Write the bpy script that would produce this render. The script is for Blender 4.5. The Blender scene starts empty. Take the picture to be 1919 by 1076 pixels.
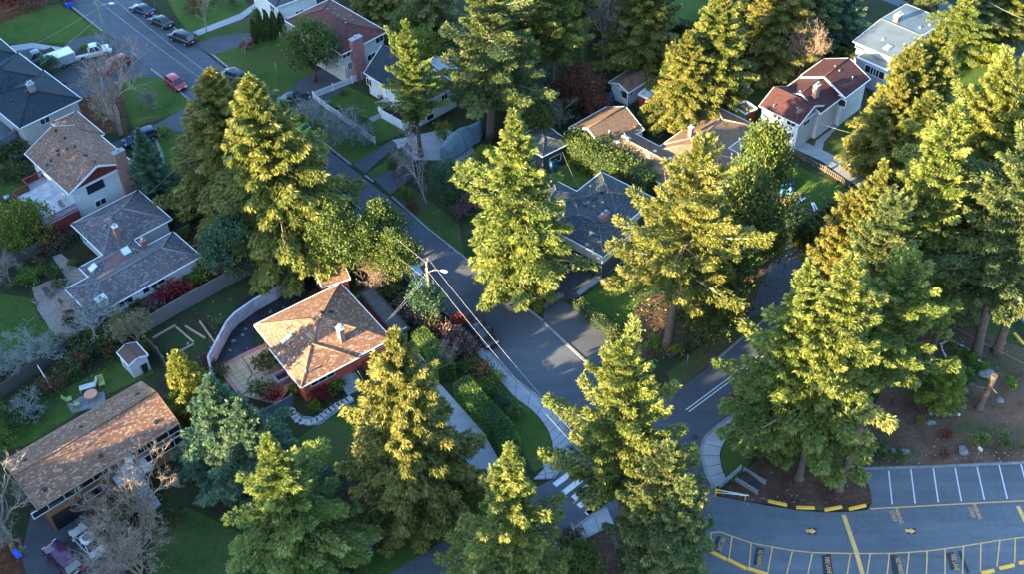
import bpy, math, random
import numpy as np
from mathutils import Vector, Matrix
from mathutils.bvhtree import BVHTree
R_ = math.radians
rng = np.random.default_rng(7); random.seed(7)
SC = bpy.context.scene
# ------------------------------------------------------------------ camera
CX, CY, F, H = 959.5, 538.0, 2150.0, 95.0
PIT, ROL = R_(43.94), R_(1.76)
_f = np.array([0, math.cos(PIT), -math.sin(PIT)]); _r = np.array([1., 0, 0]); _d = np.cross(_f, _r)
_c, _s = math.cos(ROL), math.sin(ROL)
RM = np.array([_c*_r + _s*_d, -_s*_r + _c*_d, _f])
CAMP = np.array([0, 0, H])
cam = bpy.data.cameras.new("camera"); co = bpy.data.objects.new("camera", cam); SC.collection.objects.link(co)
co.matrix_world = Matrix([[RM[0][0], -RM[1][0], -RM[2][0], 0], [RM[0][1], -RM[1][1], -RM[2][1], 0], [RM[0][2], -RM[1][2], -RM[2][2], H], [0, 0, 0, 1]])
cam.sensor_width = 36; cam.lens = 36*F/1919.0; cam.clip_start = 1; cam.clip_end = 3000
SC.camera = co
# ------------------------------------------------------------------ light
SUN_EL, SUN_AZ = 15.5, 214.0          # azimuth (counter-clockwise from +X) of the direction TOWARDS the sun
w = bpy.data.worlds.new("World"); SC.world = w; w.use_nodes = True
nt = w.node_tree; sky = nt.nodes.new('ShaderNodeTexSky'); sky.sky_type = 'NISHITA'; sky.sun_disc = False
sky.sun_elevation = R_(SUN_EL); sky.sun_rotation = R_(90-SUN_AZ); sky.ozone_density = 3.0; sky.air_density = 1.0
tint = nt.nodes.new('ShaderNodeMix'); tint.data_type = 'RGBA'; tint.blend_type = 'MULTIPLY'; tint.inputs[0].default_value = 1; tint.inputs[7].default_value = (.87, .97, 1.0, 1)
nt.links.new(sky.outputs[0], tint.inputs[6]); nt.links.new(tint.outputs[2], nt.nodes['Background'].inputs[0]); nt.nodes['Background'].inputs[1].default_value = 0.14
sl = bpy.data.lights.new("sun", 'SUN'); so = bpy.data.objects.new("sun", sl); SC.collection.objects.link(so)
sl.energy = 5.0; sl.angle = R_(0.5); sl.color = (1.0, 0.79, 0.44)
sd = Vector((math.cos(R_(SUN_AZ))*math.cos(R_(SUN_EL)), math.sin(R_(SUN_AZ))*math.cos(R_(SUN_EL)), math.sin(R_(SUN_EL))))
so.rotation_euler = sd.to_track_quat('Z', 'Y').to_euler()
SC.view_settings.view_transform = 'Standard'; SC.view_settings.look = 'None'
SC.view_settings.exposure = 2.95; SC.view_settings.gamma = 1.0
SC.render.engine = 'CYCLES'
# ------------------------------------------------------------------ pixel <-> world
def ray(px, py): return RM.T @ np.array([px-CX, py-CY, F])
def P(px, py, z=0.0):
    d = ray(px, py); t = (z-H)/d[2]; p = CAMP + d*t; return np.array([p[0], p[1], z])
def proj(p):
    q = RM @ (np.array(p, float)-CAMP); return CX+F*q[0]/q[2], CY+F*q[1]/q[2]
RO = (0, 270, 540, 806); CO = (0, 480, 960, 1440)
def q(r, c, x, y): return (CO[c]+x/3.985, RO[r]+y/3.985)
def height_for(top, base_y):
    lo, hi = 0.2, 70.0
    for _ in range(40):
        m = (lo+hi)/2; b = P(top[0], top[1], m)
        if proj((b[0], b[1], 0))[1] < base_y: lo = m
        else: hi = m
    return lo
# ------------------------------------------------------------------ materials
MATS = {}
def newmat(name):
    m = bpy.data.materials.new(name); m.use_nodes = True; MATS[name] = m
    return m, m.node_tree, m.node_tree.nodes['Principled BSDF']
def N(nt, t, **k):
    n = nt.nodes.new(t)
    for a, v in k.items():
        if a in n.inputs: n.inputs[a].default_value = v
        else: setattr(n, a, v)
    return n
def ramp(nt, fac, stops):
    r = nt.nodes.new('ShaderNodeValToRGB'); e = r.color_ramp.elements
    while len(e) < len(stops): e.new(0.5)
    for i, (p, c) in enumerate(stops):
        e[i].position = p; e[i].color = (*c, 1) if len(c) == 3 else c
    nt.links.new(fac, r.inputs[0]); return r.outputs[0]
def mixc(nt, fac, a, b, mode='MIX'):
    m = nt.nodes.new('ShaderNodeMix'); m.data_type = 'RGBA'; m.blend_type = mode
    for s, v in ((m.inputs[0], fac), (m.inputs[6], a), (m.inputs[7], b)):
        if hasattr(v, 'is_linked'): nt.links.new(v, s)
        elif isinstance(v, (int, float)): s.default_value = v
        else: s.default_value = (*v, 1)
    return m.outputs[2]
def noise(nt, vec, scale, detail=4, rough=.6):
    n = N(nt, 'ShaderNodeTexNoise'); n.inputs['Scale'].default_value = scale; n.inputs['Detail'].default_value = detail; n.inputs['Roughness'].default_value = rough
    nt.links.new(vec, n.inputs['Vector']); return n.outputs['Fac']
def bump(nt, b, h, strength=.4, dist=.05):
    n = N(nt, 'ShaderNodeBump'); n.inputs['Strength'].default_value = strength; n.inputs['Distance'].default_value = dist
    nt.links.new(h, n.inputs['Height']); nt.links.new(n.outputs[0], b.inputs['Normal'])
def geo(nt): return nt.nodes.new('ShaderNodeNewGeometry').outputs['Position']
def dark(c, k): return tuple(v*k for v in c)
def plain(name, col, rough=.6, metal=0., var=.15, scale=1.5, spec=.4):
    if name in MATS: return MATS[name]
    m, nt, b = newmat(name); oc = nt.nodes.new('ShaderNodeTexCoord').outputs['Object']
    c = ramp(nt, noise(nt, oc, scale, 5), [(.3, dark(col, 1-var)), (.7, tuple(min(1, v*(1+var)) for v in col))])
    nt.links.new(c, b.inputs['Base Color']); b.inputs['Roughness'].default_value = rough; b.inputs['Metallic'].default_value = metal
    b.inputs['Specular IOR Level'].default_value = spec
    return m
def paint(name, col):
    if name in MATS: return MATS[name]
    m, nt, b = newmat(name); b.inputs['Base Color'].default_value = (*col, 1); b.inputs['Roughness'].default_value = .3
    b.inputs['Metallic'].default_value = .15; b.inputs['Coat Weight'].default_value = .7; b.inputs['Coat Roughness'].default_value = .08
    return m
def leafmat(name, c1, c2, c3=None, trans=.25):
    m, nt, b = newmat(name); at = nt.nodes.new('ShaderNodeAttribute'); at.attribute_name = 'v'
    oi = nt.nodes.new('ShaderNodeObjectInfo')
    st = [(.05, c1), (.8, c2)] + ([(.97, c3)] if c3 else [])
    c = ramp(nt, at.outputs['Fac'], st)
    hs = nt.nodes.new('ShaderNodeHueSaturation'); nt.links.new(c, hs.inputs['Color'])
    mr = N(nt, 'ShaderNodeMapRange'); mr.inputs['To Min'].default_value = .475; mr.inputs['To Max'].default_value = .52; nt.links.new(oi.outputs['Random'], mr.inputs[0]); nt.links.new(mr.outputs[0], hs.inputs['Hue'])
    c = hs.outputs[0]
    nt.links.new(c, b.inputs['Base Color']); b.inputs['Roughness'].default_value = .55; b.inputs['Specular IOR Level'].default_value = .3
    tr = nt.nodes.new('ShaderNodeBsdfTranslucent'); nt.links.new(c, tr.inputs[0])
    mx = nt.nodes.new('ShaderNodeMixShader'); mx.inputs[0].default_value = trans
    nt.links.new(b.outputs[0], mx.inputs[1]); nt.links.new(tr.outputs[0], mx.inputs[2]); nt.links.new(mx.outputs[0], nt.nodes['Material Output'].inputs[0])
    return m
def shingle(name, base, alt, pale=None, rowh=.13, bw=.26, moss=None):
    m, nt, b = newmat(name); uv = nt.nodes.new('ShaderNodeUVMap').outputs[0]
    def cells(w_, h_, seed):                      # random value per shingle
        sx = nt.nodes.new('ShaderNodeSeparateXYZ'); nt.links.new(uv, sx.inputs[0])
        def M(op, a, b_=None):
            n = nt.nodes.new('ShaderNodeMath'); n.operation = op
            for i, v in enumerate((a, b_)):
                if v is None: continue
                if hasattr(v, 'is_linked'): nt.links.new(v, n.inputs[i])
                else: n.inputs[i].default_value = v
            return n.outputs[0]
        row = M('FLOOR', M('DIVIDE', sx.outputs[1], h_))
        wn = nt.nodes.new('ShaderNodeTexWhiteNoise'); wn.noise_dimensions = '1D'; nt.links.new(row, wn.inputs['W'])
        colu = M('FLOOR', M('ADD', M('DIVIDE', sx.outputs[0], w_), M('MULTIPLY', wn.outputs[0], 9.3)))
        cb = nt.nodes.new('ShaderNodeCombineXYZ'); nt.links.new(colu, cb.inputs[0]); nt.links.new(row, cb.inputs[1]); cb.inputs[2].default_value = seed
        w2 = nt.nodes.new('ShaderNodeTexWhiteNoise'); w2.noise_dimensions = '3D'; nt.links.new(cb.outputs[0], w2.inputs['Vector'])
        fr = M('FRACT', M('DIVIDE', sx.outputs[1], h_))
        return w2.outputs[0], fr
    r1, fr = cells(bw, rowh, 1.3)
    c = ramp(nt, r1, [(0, dark(base, .8)), (.5, base), (.8, alt)] + ([(.90, pale)] if pale else []))
    if pale: nt.nodes[-1] if False else None
    pos = geo(nt)
    big = ramp(nt, noise(nt, pos, .35, 4), [(.3, (.78, .78, .78)), (.7, (1.15, 1.12, 1.08))])
    c = mixc(nt, .8, c, big, 'MULTIPLY')
    edge = ramp(nt, fr, [(0, (.62, .62, .62)), (.18, (1, 1, 1))])
    c = mixc(nt, .6, c, edge, 'MULTIPLY')
    if moss: c = mixc(nt, ramp(nt, noise(nt, pos, .8, 6, .7), [(.58, (0, 0, 0)), (.68, (.8, .8, .8))]), c, moss)
    nt.links.new(c, b.inputs['Base Color']); b.inputs['Roughness'].default_value = .85; b.inputs['Specular IOR Level'].default_value = .2
    bump(nt, b, fr, .5, .03)
    return m
def siding(name, col, step=.2, vertical=False, amp=.55):
    if name in MATS: return MATS[name]
    m, nt, b = newmat(name); uv = nt.nodes.new('ShaderNodeUVMap').outputs[0]
    sx = nt.nodes.new('ShaderNodeSeparateXYZ'); nt.links.new(uv, sx.inputs[0])
    d = N(nt, 'ShaderNodeMath', operation='DIVIDE'); nt.links.new(sx.outputs[0 if vertical else 1], d.inputs[0]); d.inputs[1].default_value = step
    fr = N(nt, 'ShaderNodeMath', operation='FRACT'); nt.links.new(d.outputs[0], fr.inputs[0])
    c = mixc(nt, .9, col, ramp(nt, fr.outputs[0], [(0, (amp,)*3), (.15, (1, 1, 1))]), 'MULTIPLY')
    c = mixc(nt, .6, c, ramp(nt, noise(nt, geo(nt), .9, 6), [(.3, (.8, .8, .8)), (.7, (1.08,)*3)]), 'MULTIPLY')
    nt.links.new(c, b.inputs['Base Color']); b.inputs['Roughness'].default_value = .7
    return m
def brickm(name, col, mortar=(.35, .3, .27), sc=1.):
    if name in MATS: return MATS[name]
    m, nt, b = newmat(name); uv = nt.nodes.new('ShaderNodeUVMap').outputs[0]
    t = nt.nodes.new('ShaderNodeTexBrick'); nt.links.new(uv, t.inputs['Vector']); t.inputs['Scale'].default_value = 1.
    t.inputs['Brick Width'].default_value = .24*sc; t.inputs['Row Height'].default_value = .09*sc; t.inputs['Mortar Size'].default_value = .012*sc
    t.inputs['Color1'].default_value = (*col, 1); t.inputs['Color2'].default_value = (*dark(col, .7), 1); t.inputs['Mortar'].default_value = (*mortar, 1)
    c = mixc(nt, .5, t.outputs[0], ramp(nt, noise(nt, geo(nt), 1.2, 5), [(.3, (.7,)*3), (.7, (1.1,)*3)]), 'MULTIPLY')
    nt.links.new(c, b.inputs['Base Color']); b.inputs['Roughness'].default_value = .85
    return m
def asphalt(name, c0, c1, warm=(.09, .06, .04), leaf=.0, crack=True):
    m, nt, b = newmat(name); p = geo(nt)
    c = ramp(nt, noise(nt, p, .09, 5, .6), [(.32, c0), (.68, c1)])
    st = nt.nodes.new('ShaderNodeMapping'); st.inputs['Rotation'].default_value = (0, 0, R_(49.5)); st.inputs['Scale'].default_value = (.06, .9, 1); nt.links.new(p, st.inputs['Vector'])
    c = mixc(nt, .6, c, ramp(nt, noise(nt, st.outputs[0], 1., 4, .6), [(.35, (.8,)*3), (.65, (1.15,)*3)]), 'MULTIPLY')
    c = mixc(nt, .35, c, ramp(nt, noise(nt, p, 2.5, 8, .8), [(.35, (.65,)*3), (.65, (1.25,)*3)]), 'MULTIPLY')
    c = mixc(nt, ramp(nt, noise(nt, p, .23, 7, .7), [(.58, (0,)*3), (.75, (.5,)*3)]), c, warm)
    if crack:
        v = nt.nodes.new('ShaderNodeTexVoronoi'); v.feature = 'DISTANCE_TO_EDGE'; v.inputs['Scale'].default_value = .11
        nz = N(nt, 'ShaderNodeTexNoise'); nz.inputs['Scale'].default_value = .6; nt.links.new(p, nz.inputs['Vector'])
        nt.links.new(mixc(nt, .9, p, nz.outputs['Color'], 'ADD'), v.inputs['Vector'])
        c = mixc(nt, ramp(nt, v.outputs['Distance'], [(0, (.3,)*3), (.003, (0,)*3)]), c, (.02, .02, .022))
    if leaf: c = mixc(nt, ramp(nt, noise(nt, p, 4.5, 3, .5), [(.70, (0,)*3), (.74, (leaf,)*3)]), c, (.2, .09, .04))
    nt.links.new(c, b.inputs['Base Color']); b.inputs['Roughness'].default_value = .8; b.inputs['Specular IOR Level'].default_value = .3
    bump(nt, b, noise(nt, p, 12, 3), .3, .02)
    return m
def groundm(name, cs, leafc=None, la=.5, sc=.35, lthr=.66, extra=None):
    m, nt, b = newmat(name); p = geo(nt)
    n = noise(nt, p, sc, 8, .7)
    c = ramp(nt, n, [(.3+.4*i/(len(cs)-1), k) for i, k in enumerate(cs)])
    c = mixc(nt, .8, c, ramp(nt, noise(nt, p, 3.2, 8, .8), [(.32, (.55,)*3), (.68, (1.35,)*3)]), 'MULTIPLY')
    if extra: c = mixc(nt, ramp(nt, noise(nt, p, .15, 6, .65), [(.5, (0,)*3), (.62, (.9,)*3)]), c, extra)
    if leafc: c = mixc(nt, ramp(nt, noise(nt, p, 3.8, 3, .55), [(lthr, (0,)*3), (lthr+.04, (la,)*3)]), c, leafc)
    nt.links.new(c, b.inputs['Base Color']); b.inputs['Roughness'].default_value = .95; b.inputs['Specular IOR Level'].default_value = .1
    bump(nt, b, noise(nt, p, 5, 5), .7, .12)
    return m
G_ = {}
M_ground = groundm('soil_ground', [(.018, .022, .010), (.04, .034, .02), (.028, .05, .016), (.06, .045, .03)], (.16, .09, .04), .4, .25)
M_lawn = groundm('lawn_grass', [(.034, .062, .013), (.056, .098, .018), (.085, .11, .027)], (.15, .11, .03), .5, .3, .66, (.065, .075, .026))
M_lawn_worn = groundm('lawn_worn', [(.035, .05, .018), (.05, .085, .02), (.085, .08, .04)], (.2, .14, .06), .6, .3, .64, (.075, .06, .035))
M_mulch = groundm('bark_mulch', [(.05, .028, .018), (.09, .05, .033), (.14, .08, .055)], (.2, .17, .12), .35, .4, .7)
M_mulchg = groundm('bark_mulch_patchy', [(.075, .042, .028), (.14, .082, .055), (.19, .118, .08)], (.3, .26, .2), .5, .3, .7, (.04, .07, .02))
M_leaf = groundm('fallen_leaves', [(.06, .02, .012), (.10, .04, .02), (.15, .07, .035)], (.25, .12, .05), .5, 1.2)
M_asph = asphalt('asphalt_street', (.056, .064, .078), (.084, .094, .110), leaf=.2)
M_asph2 = asphalt('asphalt_lot', (.088, .098, .112), (.128, .14, .156), leaf=.25)
M_asph3 = asphalt('asphalt_drive', (.05, .055, .065), (.075, .08, .09), leaf=.35)
M_tarmac_dark = asphalt('asphalt_patch', (.03, .033, .04), (.045, .05, .058), crack=False)
M_conc = asphalt('concrete', (.24, .25, .26), (.33, .34, .35), (.2, .17, .13), .25, crack=False)
M_plast = plain('black_sheet', (.015, .017, .022), .35, var=.5, scale=.8)
def worn(name, col, thr=.62, under=(.08, .088, .10)):
    m, nt, b = newmat(name); p = geo(nt); c = ramp(nt, noise(nt, p, 1.1, 4), [(.3, dark(col, .8)), (.7, col)])
    c = mixc(nt, ramp(nt, noise(nt, p, 3.5, 8, .8), [(thr-.08, (0,)*3), (thr+.02, (.85,)*3)]), c, under)
    nt.links.new(c, b.inputs['Base Color']); b.inputs['Roughness'].default_value = .7; return m
M_yel = plain('yellow_paint', (.85, .43, .05), .6, var=.12, scale=1.3)
M_yelf = worn('yellow_faded_paint', (.78, .42, .13))
M_whp = worn('white_paint', (.62, .63, .62), .66)
M_dpaint = plain('black_paint', (.022, .025, .032), .6, var=.2, scale=2.)
M_white = plain('white_trim', (.72, .72, .72), .5, var=.06)
M_stucco = plain('white_stucco', (.58, .58, .56), .9, var=.1, scale=1.2)
M_stuccob = plain('beige_stucco', (.45, .42, .38), .9, var=.12, scale=1.2)
M_glass = plain('window_glass', (.02, .025, .03), .08, var=.1, spec=.8)
M_teal = plain('teal_paint', (.10, .17, .18), .7)
M_red = siding('red_siding', (.36, .05, .04), .18)
M_redst = plain('red_stucco', (.60, .11, .065), .85, var=.12)
M_deckred = siding('deck_red', (.20, .03, .028), .14, True)
M_wood = siding('brown_wood', (.30, .12, .05), .2, True)
M_oldwood = siding('weathered_wood', (.10, .085, .07), .15, True, .35)
M_lum = plain('fresh_lumber', (.30, .24, .15), .7)
M_metal = plain('grey_metal', (.35, .37, .38), .4, .6)
M_dmetal = plain('dark_metal', (.04, .04, .045), .4, .5)
M_brick = brickm('red_brick', (.36, .11, .07), sc=1.6)
M_brickp = brickm('pink_brick', (.45, .15, .14), (.4, .2, .2), sc=1.6)
M_stone = plain('grey_stone', (.17, .175, .175), .9, var=.35, scale=3)
M_tyre = plain('tyre_rubber', (.015, .015, .016), .8)
M_rim = plain('wheel_rim', (.45, .46, .48), .3, .8)
M_lampw = plain('headlight_glass', (.75, .77, .8), .15)
M_lampr = plain('tail_light_red', (.5, .02, .015), .25)
M_bark = plain('conifer_bark', (.11, .075, .055), .95, var=.45, scale=4)
M_barkl = plain('pale_bark', (.25, .21, .165), .95, var=.4, scale=4)
M_barkg = plain('grey_lichen_bark', (.23, .235, .215), .95, var=.35, scale=5)
M_birch = plain('white_birch_bark', (.36, .355, .34), .8, var=.35, scale=3)
M_barkd = plain('bare_twig_bark', (.30, .22, .16), .95, var=.35, scale=5)
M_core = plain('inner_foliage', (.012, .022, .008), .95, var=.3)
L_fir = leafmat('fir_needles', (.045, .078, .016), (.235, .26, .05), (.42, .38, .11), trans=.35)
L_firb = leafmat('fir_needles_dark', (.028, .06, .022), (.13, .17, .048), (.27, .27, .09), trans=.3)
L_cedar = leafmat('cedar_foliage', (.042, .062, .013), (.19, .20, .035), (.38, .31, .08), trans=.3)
L_spruce = leafmat('blue_spruce_needles', (.03, .085, .055), (.11, .19, .10), (.24, .28, .13), trans=.3)
L_broad = leafmat('broad_leaves', (.035, .075, .018), (.12, .155, .03), (.22, .2, .05))
L_broadb = leafmat('blue_green_leaves', (.03, .075, .045), (.08, .15, .075))
L_hedge = leafmat('hedge_leaves', (.06, .12, .015), (.17, .26, .03), (.26, .34, .05))
L_yel = leafmat('yellow_green_leaves', (.08, .12, .015), (.2, .23, .03), (.3, .28, .05))
L_red = leafmat('red_leaves', (.12, .015, .02), (.28, .04, .045))
L_brown = leafmat('brown_leaves', (.10, .05, .03), (.2, .1, .045))
L_russet = leafmat('russet_twigs', (.10, .06, .055), (.2, .13, .11))
# ------------------------------------------------------------------ mesh builder
class MB:
    def __init__(s): s.v = []; s.f = []; s.m = []; s.sm = []
    def face(s, pts, m=0, smooth=False):
        i = len(s.v); s.v += [tuple(p) for p in pts]; s.f.append(tuple(range(i, i+len(pts)))); s.m.append(m); s.sm.append(smooth)
    def poly(s, vs, fs, m=0, smooth=False):
        i = len(s.v); s.v += [tuple(p) for p in vs]
        for f in fs: s.f.append(tuple(k+i for k in f)); s.m.append(m); s.sm.append(smooth)
    def box(s, x0, y0, z0, x1, y1, z1, m=0, M=None):
        v = [(x, y, z) for z in (z0, z1) for x, y in ((x0, y0), (x1, y0), (x1, y1), (x0, y1))]
        if M is not None: v = [tuple(M @ Vector(p)) for p in v]
        s.poly(v, [(3, 2, 1, 0), (4, 5, 6, 7), (0, 1, 5, 4), (1, 2, 6, 5), (2, 3, 7, 6), (3, 0, 4, 7)], m)
    def bar(s, a, b, wd, ht, m=0):                # box along a->b (horizontal-ish)
        a = Vector(a); b = Vector(b); d = b-a; L = d.length; d.normalize()
        sd_ = Vector((-d.y, d.x, 0)); sd_ = sd_.normalized() if sd_.length > 1e-6 else Vector((1, 0, 0)); up = d.cross(sd_)*-1 if False else sd_.cross(d)*-1
        up = d.cross(sd_)
        v = []
        for o in (a, b):
            for i, j in ((-1, -1), (1, -1), (1, 1), (-1, 1)): v.append(o+sd_*(i*wd/2)+up*(j*ht/2))
        s.poly(v, [(0, 1, 2, 3), (7, 6, 5, 4), (0, 4, 5, 1), (1, 5, 6, 2), (2, 6, 7, 3), (3, 7, 4, 0)], m)
    def tube(s, pts, rs, n=8, m=0, cap=True, smooth=True):
        pts = [Vector(p) for p in pts]; k = len(pts)
        if not hasattr(rs, '__len__'): rs = [rs]*k
        i0 = len(s.v); prev = None
        for i, p in enumerate(pts):
            d = (pts[min(i+1, k-1)]-pts[max(i-1, 0)]).normalized()
            if prev is None: a = d.orthogonal().normalized()
            else: a = (prev - d*prev.dot(d)); a = a.normalized() if a.length > 1e-6 else d.orthogonal().normalized()
            prev = a; b = d.cross(a)
            for j in range(n):
                t = 2*math.pi*j/n; s.v.append(tuple(p+(a*math.cos(t)+b*math.sin(t))*rs[i]))
        for i in range(k-1):
            for j in range(n):
                s.f.append((i0+i*n+j, i0+i*n+(j+1) % n, i0+(i+1)*n+(j+1) % n, i0+(i+1)*n+j)); s.m.append(m); s.sm.append(smooth)
        if cap:
            s.f.append(tuple(i0+j for j in range(n))[::-1]); s.m.append(m); s.sm.append(False)
            s.f.append(tuple(i0+(k-1)*n+j for j in range(n))); s.m.append(m); s.sm.append(False)
    def build(s, name, mats, parent=None, uv=True, merge=False):
        me = bpy.data.meshes.new(name); me.from_pydata(s.v, [], s.f)
        if not isinstance(mats, (list, tuple)): mats = [mats]
        for m in mats: me.materials.append(m)
        me.polygons.foreach_set('material_index', s.m); me.polygons.foreach_set('use_smooth', s.sm)
        if uv and len(s.f) < 20000:
            ul = me.uv_layers.new(name='UVMap'); up = Vector((0, 0, 1))
            for p in me.polygons:
                n = p.normal; u = up.cross(n)
                u = u.normalized() if u.length > 1e-3 else Vector((1, 0, 0)); v = n.cross(u)
                for li in p.loop_indices:
                    c = me.vertices[me.loops[li].vertex_index].co; ul.data[li].uv = (c.dot(u), c.dot(v))
        return link(name, me, parent)
def link(name, data, parent=None):
    o = bpy.data.objects.new(name, data); SC.collection.objects.link(o)
    if parent is not None: o.parent = parent
    return o
def tag(o, label, cat, group=None, kind=None):
    if label: o['label'] = label
    if cat: o['category'] = cat
    if group: o['group'] = group
    if kind: o['kind'] = kind
    return o
def empty(name, loc, rz=0, label=None, cat=None, group=None, sc=None):
    o = link(name, None); o.location = (loc[0], loc[1], loc[2] if len(loc) > 2 else 0); o.rotation_euler = (0, 0, rz); o.empty_display_size = .3
    if sc: o.scale = sc
    return tag(o, label, cat, group)
def struct(o): o['kind'] = 'structure'; return o
from mathutils.geometry import tessellate_polygon
def smooth_pts(pts, n=4, closed=True):
    pts = [np.array(p, float) for p in pts]; out = []; k = len(pts)
    rngi = range(k) if closed else range(k-1)
    for i in rngi:
        p0, p1, p2, p3 = (pts[(i-1) % k] if closed or i > 0 else pts[i]), pts[i], pts[(i+1) % k], (pts[(i+2) % k] if closed or i+2 < k else pts[(i+1) % k])
        for t in np.linspace(0, 1, n, endpoint=False):
            out.append(.5*((2*p1)+(-p0+p2)*t+(2*p0-5*p1+4*p2-p3)*t*t+(-p0+3*p1-3*p2+p3)*t**3))
    if not closed: out.append(pts[-1])
    return out
ZN = [0]
def sheet(name, px, mat, z, smooth=False, parent=None, thick=0, world=False, mats2=None):
    if not thick: ZN[0] += 1; z += .00008*ZN[0]
    pts = [P(*p, 0)[:2] for p in px] if not world else px
    if smooth: pts = smooth_pts(pts, 4)
    vs = [Vector((p[0], p[1], z)) for p in pts]; tri = tessellate_polygon([vs])
    mb = MB(); 
    ar = sum(vs[i].x*vs[(i+1) % len(vs)].y-vs[(i+1) % len(vs)].x*vs[i].y for i in range(len(vs)))
    T = []
    for t in tri:
        a, b, c = (vs[i] for i in t)
        T.append(tuple(t) if (b-a).cross(c-a).z > 0 else tuple(t)[::-1])
    mb.poly(vs, T, 0)
    if thick:
        n = len(vs)
        for i in range(n):
            a, b = vs[i], vs[(i+1) % n]
            if ar < 0: a, b = b, a
            mb.face([(a.x, a.y, z-thick), (b.x, b.y, z-thick), (b.x, b.y, z), (a.x, a.y, z)], 0)
    o = mb.build(name, mat, parent)
    if parent is None: struct(o)
    return o
# ================================================================== SETTING
sheet('ground', [(-260, -60), (260, -60), (260, 420), (-260, 420)], M_ground, 0, world=True)
road_px = [(-160, -190), (0, -95), (140, 15), (363, 193), (597, 381), (760, 520), (905, 648), (960, 704), (1008, 744), (1043, 779), (1060, 806), (1068, 831), (1067, 851), (1055, 874), (1035, 899),
    (960, 940), (880, 985), (700, 1095), (800, 1250), (1000, 1120), (1090, 1060), (1200, 1010), (1340, 950), (1339, 916), (1326, 894), (1319, 873), (1315, 846), (1321, 823), (1339, 804), (1376, 773), (1470, 700), (1600, 600), (1700, 520), (1620, 440), (1500, 545), (1392, 635), (1336, 683), (1260, 738), (1200, 752), (1150, 728), (1100, 682), (1020, 605), (855, 472), (660, 316), (325, 52), (180, -70), (0, -190)]
sheet('street', road_px, M_asph, .03)
lot_px = [(1339, 916), (1341, 931), (1386, 939), (1436, 949), (1490, 957), (1540, 962), (1590, 961), (1626, 957), (1634, 944), (1631, 919), (1624, 906), (1616, 881), (1917, 870), (2150, 860), (2200, 1300), (1230, 1300), (1180, 1120), (1230, 1000), (1320, 930)]
sheet('parking_lot', lot_px, M_asph2, .045)
sheet('street', [(1800, 500), (1850, 540), (1900, 590), (1960, 650), (2100, 800), (2150, 700), (1990, 560), (1900, 480), (1840, 455)], M_asph3, .03)
sheet('street', [(1755, 40), (1830, 60), (1880, 130), (1960, 150), (2050, 200), (2050, 100), (1900, 45), (1700, -20), (1620, -40), (1560, -30), (1640, -5)], M_asph, .03)
sheet('street', [(-100, 560), (1700, 555)], M_asph, .03) if False else None
# driveways / paths
def drive(px, m=M_asph3, z=.022, nm='driveway', **k): return sheet(nm, px, m, z, **k)
drive([(130, 75), (193, 60), (245, 96), (283, 128), (225, 150), (150, 160), (95, 150), (30, 120), (20, 95), (60, 88), (115, 92)])
drive([(245, 96), (300, 146), (250, 145), (215, 165), (130, 190), (120, 160)])
drive([(363, 193), (410, 232), (350, 248), (300, 243), (250, 262), (190, 300), (150, 290), (270, 245), (310, 222)])
drive([(362, 82), (405, 68), (470, 60), (480, 75), (440, 90), (396, 103)])
drive([(510, 200), (560, 150), (640, 110), (700, 125), (650, 165), (575, 205), (545, 222)])
drive([(660, 308), (735, 262), (745, 272), (700, 310), (685, 325)]); drive([(700, 335), (760, 305), (775, 330), (732, 365)])
drive([(735, 262), (840, 240), (900, 290), (860, 320), (820, 300), (760, 300)], M_conc, .018)
drive([(1020, 608), (1018, 590), (1025, 573), (1043, 562), (1058, 566), (1080, 580), (1136, 628), (1146, 648), (1145, 665), (1133, 683), (1110, 690), (1095, 680)], M_asph3, .036, 'parking_bay')
drive([(985, 480), (1040, 455), (1130, 500), (1135, 520), (1110, 540), (1080, 560), (1040, 565), (1000, 540)], M_asph3)
drive([(1080, 548), (1085, 555), (1175, 485), (1160, 478)], M_conc, .026, 'path')
drive([(820, 715), (905, 810), (945, 880), (930, 902), (915, 912), (870, 860), (780, 745)], M_conc, .03)
drive([(870, 740), (905, 790), (930, 830), (940, 870), (952, 882), (975, 870), (940, 800), (880, 745)], M_asph3, .04)
drive([(1420, 245), (1470, 270), (1540, 302), (1610, 352), (1640, 330), (1560, 290), (1480, 252), (1440, 232)], M_conc, .03)
drive([(1440, 500), (1480, 455), (1500, 475), (1520, 540), (1490, 560), (1400, 600)], M_asph3, .025)
drive([(325, 385), (400, 370), (395, 400), (330, 425), (315, 405)]); drive([(60, 955), (90, 975), (150, 960), (230, 1030), (240, 1120), (60, 1120), (40, 1040)])
drive([(60, 540), (95, 525), (140, 520), (160, 600), (170, 640), (120, 640), (95, 620), (70, 580)], plain('paving_brick', (.25, .19, .15), .9, var=.35, scale=3), .03, 'patio')
drive([(97, 480), (115, 475), (165, 520), (155, 545), (130, 530)], plain('paving_brick', (.25, .19, .15)), .026, 'path')
drive([(416, 690), (500, 648), (560, 705), (520, 760), (452, 742)], plain('sandstone_paving', (.40, .31, .18), .85, var=.15, scale=1.), .03, 'patio')
drive([(540, 780), (560, 790), (575, 800), (600, 797), (630, 775), (665, 752), (655, 742), (620, 765), (590, 783), (565, 780), (548, 765)], M_stone, .026, 'path', smooth=False)
drive([(560, 150), (700, 210), (770, 232), (775, 240), (695, 222)], M_stone, .02, 'path') if False else None
drive([(690, 222), (715, 210), (722, 214), (700, 228)], M_stone, .024, 'path')
drive([(1520, 290), (1530, 262), (1560, 240), (1555, 228), (1568, 222), (1572, 235), (1545, 265), (1538, 292)], M_conc, .026, 'path')
drive([(20, 85), (60, 80), (115, 88), (125, 95), (60, 90), (20, 96)], M_conc, .026, 'path')
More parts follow.
